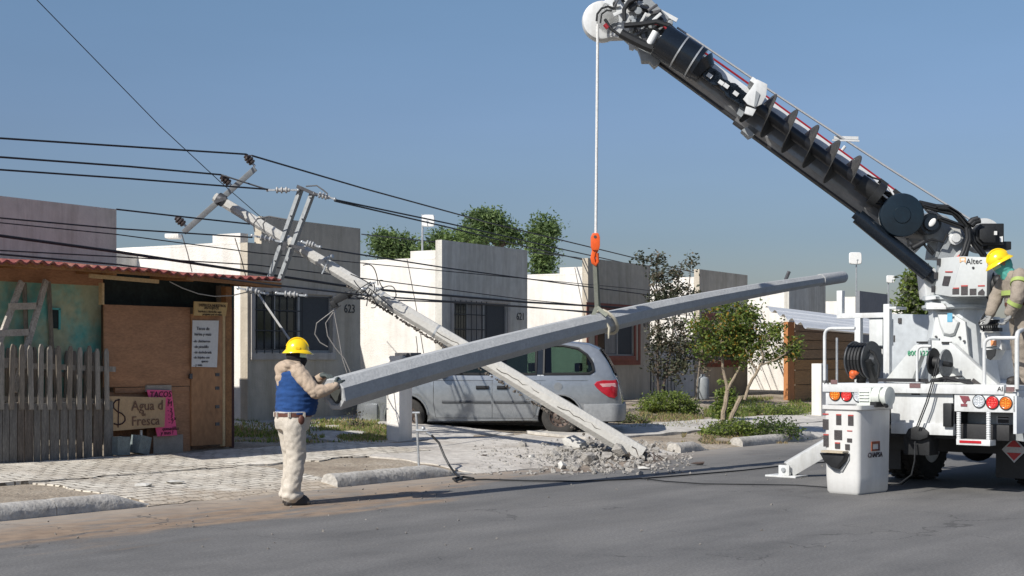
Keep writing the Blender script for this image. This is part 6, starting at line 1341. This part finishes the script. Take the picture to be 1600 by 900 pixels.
# --- worker steadying the pole butt ---
g = G(457, 788, 0); W1 = thing('person', 'worker in blue vest, beige hoodie and yellow hard hat holding the new pole butt', 'person', g, R(28))
m = MB(); M1 = head(m, (.045, 0, 1.585), .10, R(-18))
limb(m, [(.0, 0, 1.38), (.02, 0, 1.52)], [.06, .055]); m.loft([ering(*a) for a in (((.0, 0, .88), .12, .15), ((.02, 0, 1.05), .14, .16), ((.02, 0, 1.25), .13, .17), ((.0, 0, 1.40), .10, .17), ((.0, 0, 1.45), .06, .10))])
for s in (-1, 1): limb(m, [(-.01, s*.09, .9), (.02, s*.11, .50), (-.03+.03*s, s*.112, .10)], [.10, .055, .035]); m.ell((.0+.03*s, s*.112, .05), (.09, .04, .035))
limb(m, [(0, -.19, 1.41), (.12, -.35, 1.20), (.31, -.42, 1.27)], [.055, .045, .032]); limb(m, [(0, .19, 1.41), (.22, .12, 1.25), (.30, -.14, 1.365)], [.055, .045, .032])
fuse('body', m, skin, W1, .012, 2)
def wr1(co):
    z = co.z+co.x*.5+co.y*.4; k = 1.25 if co.z < .3 else (.55 if co.z > .6 else .8)
    return k*(.013*NZ.noise(V((co.x*7, co.y*7, z*9)))+.010*NZ.noise(V((co.x*16+5, co.y*16, (co.z-co.x*.6)*20)))+.012*abs(NZ.noise(V((co.x*6, co.y*6, z*14+9)))))
m = MB(); m.loft([ering(*a) for a in (((.0, 0, .80), .17, .19), ((.0, 0, .90), .19, .21), ((.015, 0, 1.0), .185, .20))])
limb(m, [(-.015, -.095, .86), (.005, -.105, .50), (-.06, -.105, .10)], [.132, .100, .086]); limb(m, [(-.005, .095, .86), (.04, .115, .50), (.00, .12, .10)], [.132, .100, .086])
m.ell((-.04, -.105, .10), (.125, .10, .06)); m.ell((.02, .13, .10), (.125, .10, .06))
fuse('trousers', m, khaki, W1, .012, 3, wr1)
m = MB(); m.loft([ering(*a) for a in (((.03, 0, .955), .205, .215), ((.045, 0, 1.05), .225, .225), ((.055, 0, 1.16), .228, .225), ((.035, 0, 1.28), .20, .22), ((.005, 0, 1.40), .16, .20), ((.0, 0, 1.47), .11, .13))])
fuse('vest', m, blue, W1, .012, 4, lambda c: .009*NZ.noise(V((c.x*4, c.y*4, c.z*26)))+.008*NZ.noise(V((c.x*12, c.y*12, c.z*44)))+.008*abs(NZ.noise(V((c.x*6, c.y*9+c.z*6, c.z*14)))))
m = MB(); limb(m, [(.0, -.185, 1.42), (.06, -.27, 1.31), (.13, -.35, 1.205), (.22, -.39, 1.22), (.32, -.425, 1.27)], [.085, .080, .074, .064, .050]); limb(m, [(0, .185, 1.42), (.22, .13, 1.25), (.30, -.10, 1.36)], [.088, .078, .052])
m.loft([ering(*a) for a in (((.0, 0, 1.38), .13, .205), ((.0, 0, 1.44), .125, .20), ((.01, 0, 1.49), .10, .13), ((.02, 0, 1.53), .085, .10))])
m.ell((-.10, 0, 1.45), (.085, .14, .085)); m.ell((-.135, .0, 1.37), (.05, .085, .09)); m.ell((-.145, 0, 1.30), (.035, .04, .06)); m.ell((.0, 0, 1.515), (.115, .105, .035)); m.ell((-.06, -.09, 1.48), (.09, .07, .05)); m.ell((-.06, .09, 1.48), (.09, .07, .05))
fuse('hoodie', m, beige, W1, .010, 3, lambda c: .010*NZ.noise(V((c.x*8, c.y*8, c.z*8)))+.016*abs(NZ.noise(V((c.x*15+c.z*9, c.y*6, c.z*12-c.x*9))))-.005)
m = MB(); limb(m, [(.03, 0, 1.46), (.04, 0, 1.56)], [.082, .078]); m.ell(M1 @ V((.02, 0, -.045)), (.10, .088, .085)); m.ell(M1 @ V((-.01, 0, .0)), (.106, .092, .075)); fuse('neck_gaiter', m, gaiter, W1, .010, 3, lambda c: .005*NZ.noise(c*34))
hardhat(W1, M1 @ Mx.Translation((0, 0, .045)) @ Mx.Rotation(-.05, 4, 'Y') @ Mx.Diagonal((.93, .93, 1.0, 1)))
m = MB(); m.loft([[M1 @ V((.098*math.cos(a)+.008, .088*math.sin(a), z)) for a in [R(-75)+R(150)*i/12 for i in range(13)]] for z in (-.008, .012, .034)], cap=False, closed=False); part('safety_glasses', m, mat('clear_green_plastic', (.45, .62, .48), .15), W1)
m = MB(); rr = [ering((.012, 0, .962+dz), .19+ex, .205+ex) for dz, ex in ((-.022, 0), (-.022, .010), (.018, .010), (.018, 0))]; m.loft(rr); bl = part('belt', m, leather, W1, sharp=50)
m = MB()
for i in range(8): a = i*math.tau/8+.2; c = V((.012+.202*math.cos(a), .217*math.sin(a), .962)); m.box(c-V((.012, .012, .026)), c+V((.012, .012, .026)))
part('belt_loop', m, khaki, bl)
m = MB(); m.ell((.02, -.222, .91), (.035, .022, .05)); part('tool_pouch', m, leather, bl)
m = MB(); m.loft([ering((.03, 0, .978), .207, .217), ering((.03, 0, .992), .214, .226), ering((.03, 0, .998), .20, .21)]); part('shirt_hem', m, wc, W1, sharp=60)
m = MB(); hand(m, (.315, -.425, 1.275), (.9, .15, .12), (.1, 1, -.1), 1, .35, 1.15); fuse('glove', m, glove, W1, .006, 2)
m = MB(); hand(m, (.295, -.125, 1.375), (.25, -1, .02), (0, 0, -1), 1, .35, 1.15); fuse('glove', m, glove, W1, .006, 2)
for x_, y_ in ((-.03, -.105), (.03, .12)):
    m = MB(); m.ell((x_+.045, y_, .05), (.145, .052, .05)); m.box((x_-.09, y_-.05, .0), (x_+.18, y_+.05, .03)); limb(m, [(x_-.03, y_, .05), (x_-.03, y_, .16)], [.05, .055]); fuse('boot', m, bootm, W1, .009, 3)
# --- worker on the truck deck ---
v = FR[TK] @ tp(1584, 600, .55); v.z = DK; W2 = thing('person', 'worker in tan reflective overalls, teal hood and yellow hard hat standing on the truck deck', 'person', v, R(184))
m = MB(); M2 = head(m, (.145, .0, 1.385), R(30), R(-8)); limb(m, [(.05, 0, 1.20), (.11, 0, 1.33)], [.06, .055])
m.loft([ering(*a) for a in (((-.10, 0, .85), .12, .15), ((-.09, 0, 1.0), .13, .16), ((-.04, 0, 1.15), .12, .17), ((.02, 0, 1.26), .09, .16))])
for s in (-1, 1): limb(m, [(-.12, s*.10, .84), (-.08+.04*s, s*.11, .47), (-.12+.04*s, s*.11, .10)], [.09, .05, .035]); m.ell((-.10+.04*s, s*.11, .05), (.07, .035, .03))
AR = [(.0, .19, 1.24), (.07, .27, 1.0), (.13, .20, .79)]; AR2 = [(.0, -.19, 1.24), (.12, -.24, 1.0), (.22, -.16, .80)]
limb(m, AR, [.055, .042, .03]); limb(m, AR2, [.055, .042, .03]); fuse('body', m, skin, W2, .012, 2)
m = MB(); m.loft([ering(*a) for a in (((-.10, 0, .76), .165, .19), ((-.11, 0, .90), .185, .205), ((-.10, 0, .97), .175, .19))]); limb(m, [(-.12, .10, .84), (-.04, .11, .47), (-.08, .11, .09)], [.13, .105, .095]); limb(m, [(-.12, -.10, .84), (-.12, -.11, .47), (-.16, -.11, .09)], [.13, .105, .095])
fuse('trousers', m, tand, W2, .013, 3, wr1)
m = MB(); m.loft([ering(*a) for a in (((-.11, 0, .86), .185, .205), ((-.09, 0, 1.0), .185, .21), ((-.05, 0, 1.13), .17, .215), ((-.005, 0, 1.24), .135, .20), ((.03, 0, 1.31), .09, .11))])
limb(m, [(0, .18, 1.25), (.055, .265, 1.10), (.075, .28, .99), (.13, .21, .83)], [.088, .083, .082, .062]); limb(m, [(0, -.18, 1.25), (.12, -.24, 1.0), (.21, -.17, .83)], [.088, .08, .06])
wr2 = lambda c: .010*NZ.noise(V((c.x*12, c.y*12, c.z*15)))+.009*abs(NZ.noise(V((c.x*22, c.y*22, c.z*28))))
SH = fuse('shirt', m, tan, W2, .012, 4, wr2)
m = MB(); m.loft([ering((-.11, 0, .93+dz), .19+ex, .21+ex) for dz, ex in ((-.02, 0), (-.02, .012), (.018, .012), (.018, 0))]); part('belt', m, leather, W2, sharp=50)
hiv = mat('lime_reflective_tape', (.33, .42, .12), .5, .06, 20, space='obj'); silv = mat('silver_reflective_tape', (.55, .58, .50), .35, .05, 20, space='obj')
def band(a, b, f0, f1, r, mt=None):
    a = V(a); b = V(b); m = MB(); m.loft([[p_ for p_ in oct_ring(a.lerp(b, f), (b-a).normalized(), r, 18)] for f in (f0, f1)]); part('reflective_band', m, mt or hiv, W2, sharp=60)
band((0, .18, 1.25), (.055, .265, 1.10), .45, .72, .100); band((.075, .28, .99), (.13, .21, .83), .25, .50, .086)
m = MB(); m.loft([ering((-.07, 0, 1.06+dz), .195+ex, .225+ex) for dz, ex in ((-.03, 0), (-.03, .006), (.025, .006), (.025, 0))]); part('reflective_band', m, hiv, W2, sharp=60)
m = MB(); m.lathe([(.028, 0), (.028, .006), (.001, .007)], (.02, .272, 1.22), (.1, 1, .35), 16); part('shoulder_patch', m, mat('patch_grey', (.12, .13, .16), .8), SH)
tealc = fabric('teal_hood_cloth', (.10, .40, .34)); m = MB(); m.ell(M2 @ V((.0, 0, -.035)), (.105, .092, .095)); m.ell(M2 @ V((-.04, 0, -.02)), (.08, .08, .09)); limb(m, [(.04, 0, 1.24), (.12, 0, 1.34)], [.09, .085]); fuse('face_cover', m, tealc, W2, .010, 3, lambda c: .006*NZ.noise(c*28))
hardhat(W2, M2 @ Mx.Translation((0, 0, .045)))
m = MB(); m.loft([[M2 @ V((.108*math.cos(a)+.008, .096*math.sin(a), z)) for a in [R(-75)+R(150)*i/12 for i in range(13)]] for z in (-.012, .012, .030)], cap=False, closed=False); part('safety_glasses', m, mat('clear_green_plastic', (.45, .62, .48), .15), W2)
gg = fabric('pale_grey_glove', (.26, .26, .25))
m = MB(); hand(m, (.13, .205, .80), (.45, -.1, -.85), (.8, -.1, .2), -1, .5, 1.15); fuse('glove', m, gg, W2, .006, 2)
m = MB(); hand(m, (.22, -.16, .80), (.45, .1, -.85), (.8, .1, .2), 1, .5, 1.15); fuse('glove', m, gg, W2, .006, 2)
for x_, y_ in ((-.07, .11), (-.15, -.11)):
    m = MB(); m.ell((x_+.05, y_, .05), (.145, .052, .05)); m.box((x_-.09, y_-.05, .0), (x_+.18, y_+.05, .03)); limb(m, [(x_-.03, y_, .05), (x_-.03, y_, .16)], [.05, .055]); fuse('boot', m, bootm, W2, .009, 3)
# ---------------- vegetation ----------------
def leafmat(name, c, tr=.35):
    m = mat(name, c, .6, .25, 3)
    b = m.node_tree.nodes['Principled BSDF']; t = m.node_tree; d = t.nodes.new('ShaderNodeBsdfTranslucent'); d.inputs[0].default_value = (*[min(1, x*1.8) for x in c], 1); mx = t.nodes.new('ShaderNodeMixShader'); mx.inputs[0].default_value = tr
    t.links.new(b.outputs[0], mx.inputs[1]); t.links.new(d.outputs[0], mx.inputs[2]); t.links.new(mx.outputs[0], t.nodes['Material Output'].inputs[0]); return m
lg = [leafmat('leaf_mid_green', (.10, .15, .03), .45), leafmat('leaf_light_green', (.19, .24, .05), .45), leafmat('leaf_dark_green', (.05, .08, .02), .45)]
bigl = [leafmat('tree_leaf_mid', (.10, .155, .05), .4), leafmat('tree_leaf_light', (.16, .225, .075), .4), leafmat('tree_leaf_dark', (.05, .085, .03), .4)]
grl = [leafmat('dusty_leaf', (.085, .095, .055)), leafmat('dry_leaf', (.15, .125, .085)), leafmat('dusty_dark_leaf', (.04, .048, .028))]
orl = lg+[leafmat('orange_flower', (.34, .20, .03))]
bark = mat('pale_bark', (.26, .21, .15), .9, .25, 9, bump=.5, space='obj'); barkd = mat('dark_bark', (.09, .07, .055), .9, .3, 9, bump=.5)
def leaf(mb, c, s, rnd, mi, asp=.5):
    d = V((rnd.gauss(0, 1), rnd.gauss(0, 1), rnd.gauss(0, .7))).normalized(); u = d.cross(V((rnd.random()-.5, rnd.random()-.5, rnd.random()-.5))).normalized(); n_ = d.cross(u)*.18
    o = len(mb.v); mb.v += [c-d*s, c+u*s*asp+n_*s, c+d*s, c-u*s*asp+n_*s]; mb.f += [(o, o+1, o+2), (o, o+2, o+3)]; mb.m += [mi, mi]
def meshleaf(name, mb, mats, parent, world=True):
    if world: mb.xf(FR[parent].inverted())
    me = bpy.data.meshes.new(name); me.from_pydata([tuple(v) for v in mb.v], [], mb.f)
    for m in mats: me.materials.append(m)
    me.polygons.foreach_set('material_index', mb.m); me.update()
    o = bpy.data.objects.new(name, me); col.objects.link(o); o.parent = parent; FR[o] = FR[parent]; return o
def branch(mb, a, b, r0, r1, rnd, k=6, wob=.08):
    L_ = (b-a).length; pts = []; rs = []
    for i in range(k+1):
        f = i/k; w_ = math.sin(f*math.pi)*wob*L_; pts.append(a.lerp(b, f)+V((rnd.uniform(-w_, w_), rnd.uniform(-w_, w_), rnd.uniform(0, w_*.6)))); rs.append(r0+(r1-r0)*f)
    mb.tube(pts, rs, n=6); return pts
def tree(label, base, trunks, blobs, D, leaves, size, mats, wts, group=None, barkm=None, seed=1, spread=.10, name='tree', cat='tree', nclump=90, depth=1.0, asp=.5, rb=.01):
    rnd = random.Random(seed); t = thing(name, label, cat, base, 0, group); tb = MB(); tips = []; jn = []
    for pts, r0, r1 in trunks:
        v = [P(*p_) for p_ in pts]; k = len(v); vv = []; rs = []
        for i in range(k-1):
            for s in range(4): vv.append(v[i].lerp(v[i+1], s/4)+V((rnd.uniform(-.012, .012), rnd.uniform(-.012, .012), 0))); f = (i+s/4)/(k-1); rs.append(r0+(r1-r0)*f)
        vv.append(v[-1]); rs.append(r1); tb.tube(vv, rs, n=8); jn += vv[len(vv)//3:]
    lb = MB(); tot = sum(b[4] for b in blobs)
    for (x, y, rx, ry, w_) in blobs:
        nc = max(2, int(nclump*w_/tot))
        for j in range(nc):
            while 1:
                a, b_, c_ = rnd.uniform(-1, 1), rnd.uniform(-1, 1), rnd.uniform(-1, 1)
                if a*a+b_*b_+c_*c_ < 1: break
            c = P(x+a*rx, y+b_*ry, D+c_*rx/F*D*depth); n0 = min(jn, key=lambda q_: (q_-c).length+max(0, (q_.z-c.z))*1.5)
            branch(tb, n0, c, rb, rb*.3, rnd, 5, .10)
            mi_bias = rnd.random(); nl = int(leaves/nclump)
            for k in range(nl):
                q_ = c+V((rnd.gauss(0, spread), rnd.gauss(0, spread), rnd.gauss(0, spread*.75))); r_ = rnd.random(); mi = 0; acc = 0
                for ii, ww in enumerate(wts):
                    acc += ww
                    if r_ < acc: mi = ii; break
                if mi < 3 and rnd.random() < .45: mi = (1 if mi_bias > .6 else 0 if mi_bias > .3 else 2)
                leaf(lb, q_, size*rnd.uniform(.6, 1.25), rnd, mi, asp)
    part('trunk', tb, barkm or barkd, t, True); meshleaf('crown', lb, mats, t); return t
b0 = P(690, 440, 46); b0.z = .5
tree('big leafy green tree rising behind house 621', b0, [([(700, 520, 46), (700, 440, 46), (720, 400, 46)], .22, .12), ([(700, 440, 46), (640, 400, 46)], .13, .07), ([(715, 430, 46), (780, 390, 46)], .14, .06)],
     [(615, 378, 30, 9, 1.0), (598, 372, 18, 5, .3), (640, 392, 36, 16, 1.2), (610, 396, 24, 7, .5), (690, 378, 26, 12, .7), (755, 348, 36, 14, 1.5), (765, 338, 20, 6, .4), (745, 370, 50, 12, 1.3), (800, 368, 18, 12, .6)], 46, 15000, .068, bigl, (.45, .35, .2), None, None, 3, .16, nclump=150, depth=.8, asp=.42, rb=.03)
b0 = P(848, 440, 46); b0.z = .5
tree('narrow green tree behind the gap between house 621 and house 615', b0, [([(845, 520, 46), (848, 440, 46), (850, 380, 46)], .16, .07)], [(850, 358, 17, 17, 1), (846, 385, 20, 22, 1.1), (853, 415, 16, 26, 1)], 46, 6500, .068, bigl, (.45, .3, .25), None, None, 5, .17, nclump=60, depth=.8, asp=.42, rb=.025)
b0 = P(1428, 560, 50); b0.z = .5
tree('thin distant tree between the boom cylinder and the turret', b0, [([(1430, 560, 50), (1430, 500, 50), (1430, 450, 50)], .12, .04)], [(1430, 440, 13, 16, 1), (1428, 470, 22, 16, 1.2), (1440, 495, 26, 14, 1.2), (1408, 500, 12, 8, .5)], 50, 2600, .10, grl[:1]+lg[:2], (.5, .25, .25), None, None, 6, .22, nclump=50, depth=.8, rb=.02)
b0 = G(1040, 622); 
tree('sparse twiggy tree with dusty leaves between house 615 and its neighbour', b0, [([(1030, 620, 36.5), (1027, 560, 36.5), (1030, 500, 36.5), (1026, 440, 36.5), (1027, 398, 36.5)], .035, .010), ([(1034, 618, 36.5), (1045, 560, 36.5), (1055, 500, 36.5), (1060, 440, 36.5), (1066, 408, 36.5)], .03, .008), ([(1045, 560, 36.5), (1072, 500, 36.5), (1078, 430, 36.5), (1080, 408, 36.5)], .022, .006), ([(1040, 590, 36.5), (1075, 560, 36.5), (1098, 520, 36.5)], .03, .008)],
     [(1026, 402, 4, 12, .3), (1030, 430, 8, 14, .4), (1056, 425, 9, 12, .35), (1079, 412, 5, 10, .25), (1002, 404, 3, 6, .1), (1030, 470, 12, 30, 1), (1060, 460, 18, 24, 1), (1085, 470, 12, 18, .5), (1030, 540, 14, 40, 1.3), (1058, 530, 20, 40, 1.5), (1092, 545, 16, 35, 1.1), (1060, 580, 30, 14, .6)], 36.5, 4600, .055, grl, (.45, .2, .35), None, barkd, 8, .12, nclump=130, depth=1.0, rb=.008)
b0 = G(1138, 668)
tree('small leaning tree with green leaves and orange flowers on the verge', b0, [([(1127, 670, 28.4), (1130, 650, 28.4), (1135, 622, 28.4), (1137, 610, 28.4)], .055, .045), ([(1137, 610, 28.4), (1131, 580, 28.4), (1126, 550, 28.4), (1128, 520, 28.4)], .035, .015), ([(1137, 610, 28.4), (1150, 585, 28.4), (1165, 555, 28.4), (1175, 535, 28.4)], .03, .012), ([(1137, 676, 28.2), (1141, 655, 28.2), (1158, 620, 28.2)], .05, .045), ([(1163, 625, 28.2), (1170, 605, 28.2), (1183, 580, 28.2), (1192, 565, 28.2), (1190, 540, 28.2)], .035, .018), ([(1183, 580, 28.2), (1172, 560, 28.2), (1165, 545, 28.2)], .02, .01), ([(1190, 570, 28.2), (1212, 562, 28.2), (1228, 552, 28.2)], .02, .01)],
     [(1150, 505, 38, 22, 2), (1135, 535, 38, 28, 2.2), (1105, 540, 26, 22, 1), (1095, 510, 20, 12, .6), (1170, 545, 26, 30, 1.4), (1200, 525, 24, 24, 1.2), (1212, 555, 18, 14, .5), (1240, 548, 12, 10, .5), (1240, 530, 6, 6, .15), (1120, 480, 30, 10, .5), (1165, 482, 24, 8, .5)], 28.4, 7600, .040, orl, (.36, .34, .20, .10), None, bark, 9, .085, nclump=170, depth=.8, rb=.007)
def bush(label, px, D_, size, leaves, mats, wts, seed, name='bush', spread=.09, group=None, n=60):
    x, y, rx, ry = px; g = G(x, y+ry); D = g.y; rnd = random.Random(seed); t = thing(name, label, 'bush', g, 0, group); tb = MB(); lb = MB()
    for j in range(n):
        a, b_, c_ = rnd.uniform(-1, 1), rnd.uniform(0, 1), rnd.uniform(-1, 1)
        if a*a+c_*c_ > 1: a *= .6; c_ *= .6
        h = (1-a*a)*b_*2*ry/F*D; c = g+V((a*rx/F*D, c_*rx/F*D*.7, h)); gg_ = V((c.x*.6+g.x*.4, c.y*.6+g.y*.4, wgz(c))); branch(tb, gg_, c, .009, .003, rnd, 4, .1)
        for k in range(int(leaves/n)): leaf(lb, c+V((rnd.gauss(0, spread), rnd.gauss(0, spread), abs(rnd.gauss(0, spread*.8))-.03)), size*rnd.uniform(.6, 1.3), rnd, rnd.choices(range(len(wts)), wts)[0])
    part('stems', tb, barkd, t, True); meshleaf('leaves', lb, mats, t)
bush('low rounded green bush behind the minivan tail light, before the plastic tub', (1042, 632, 46, 14), 0, .034, 5600, [lg[1], lg[0], grl[0]], (.5, .3, .2), 3, spread=.11)
bush('green undergrowth around the foot of the orange flowering tree', (1150, 672, 48, 9), 0, .034, 4400, [lg[1], lg[0], grl[0]], (.45, .3, .25), 4, spread=.10)
bush('dark straggly weeds at the kerb left of the truck outrigger', (1212, 672, 44, 14), 0, .034, 1500, [lg[2], grl[0], lg[0]], (.5, .2, .3), 5, spread=.11)
bush('bright green shrub climbing beside the twin trunks of the flowering tree', (1133, 625, 12, 34), 0, .045, 1800, lg, (.4, .5, .1), 6, spread=.08, n=30)
bush('low green weeds in front of the plank hut', (1200, 642, 58, 6), 0, .03, 3000, [lg[1], lg[0], grl[0]], (.45, .3, .25), 7, spread=.10)
bush('small dry twiggy weed under the new pole near the minivan nose', (556, 655, 16, 14), 0, .03, 120, grl, (.2, .6, .2), 8, spread=.06, n=20)
bush('low weeds beside the minivan rear bumper', (985, 655, 26, 6), 0, .03, 1500, [grl[0], lg[1], grl[1]], (.4, .3, .3), 9, spread=.07)
def grass(label, regions, n, h, mats, wts, seed):
    rnd = random.Random(seed); lb = MB()
    for k in range(n):
        x0, y0, x1, y1 = rnd.choice(regions); x = rnd.uniform(x0, x1); y = rnd.uniform(y0, y1)
        if NZ.noise(V((x*.03, y*.12, seed))) < -.12: continue
        g = G(x, y); hh = h*rnd.uniform(.4, 1.3); w_ = rnd.uniform(.006, .014); l = V((rnd.gauss(0, .4), rnd.gauss(0, .4), 1)).normalized()*hh; s = V((rnd.uniform(-1, 1), rnd.uniform(-.4, .4), 0)).normalized()*w_; o = len(lb.v)
        lb.v += [g-s, g+s, g+l*.6+s*.6, g+l*.6-s*.6, g+l+l.cross(s).normalized()*hh*.2]; lb.f += [(o, o+1, o+2, o+3), (o+3, o+2, o+4)]; mi = rnd.choices(range(len(wts)), wts)[0]; lb.m += [mi, mi]
    me = bpy.data.meshes.new('grass'); me.from_pydata([tuple(v) for v in lb.v], [], lb.f)
    for m in mats: me.materials.append(m)
    me.polygons.foreach_set('material_index', lb.m); o = bpy.data.objects.new('grass', me); col.objects.link(o); tag(o, label, 'grass', None, 'stuff')
straw = leafmat('straw', (.30, .23, .12)); 
grass('short green and dry grass in the yard left of the concrete meter post', [(360, 657, 605, 692), (500, 660, 605, 690)], 12000, .07, [lg[1], lg[0], straw], (.35, .25, .4), 2)
grass('dry grass tufts along the verge behind the rear of the minivan', [(965, 648, 1100, 672), (1000, 640, 1090, 655)], 5000, .08, [straw, lg[1], grl[0]], (.5, .25, .25), 3)
grass('green grass in the yards before the plank hut', [(1150, 622, 1275, 650), (1100, 640, 1275, 652)], 9000, .09, [lg[1], lg[0], straw], (.45, .35, .2), 4)
grass('dead grass litter round the foot of the orange flowering tree', [(1065, 676, 1230, 694)], 3500, .05, [straw, grl[1], lg[0]], (.5, .35, .15), 5)
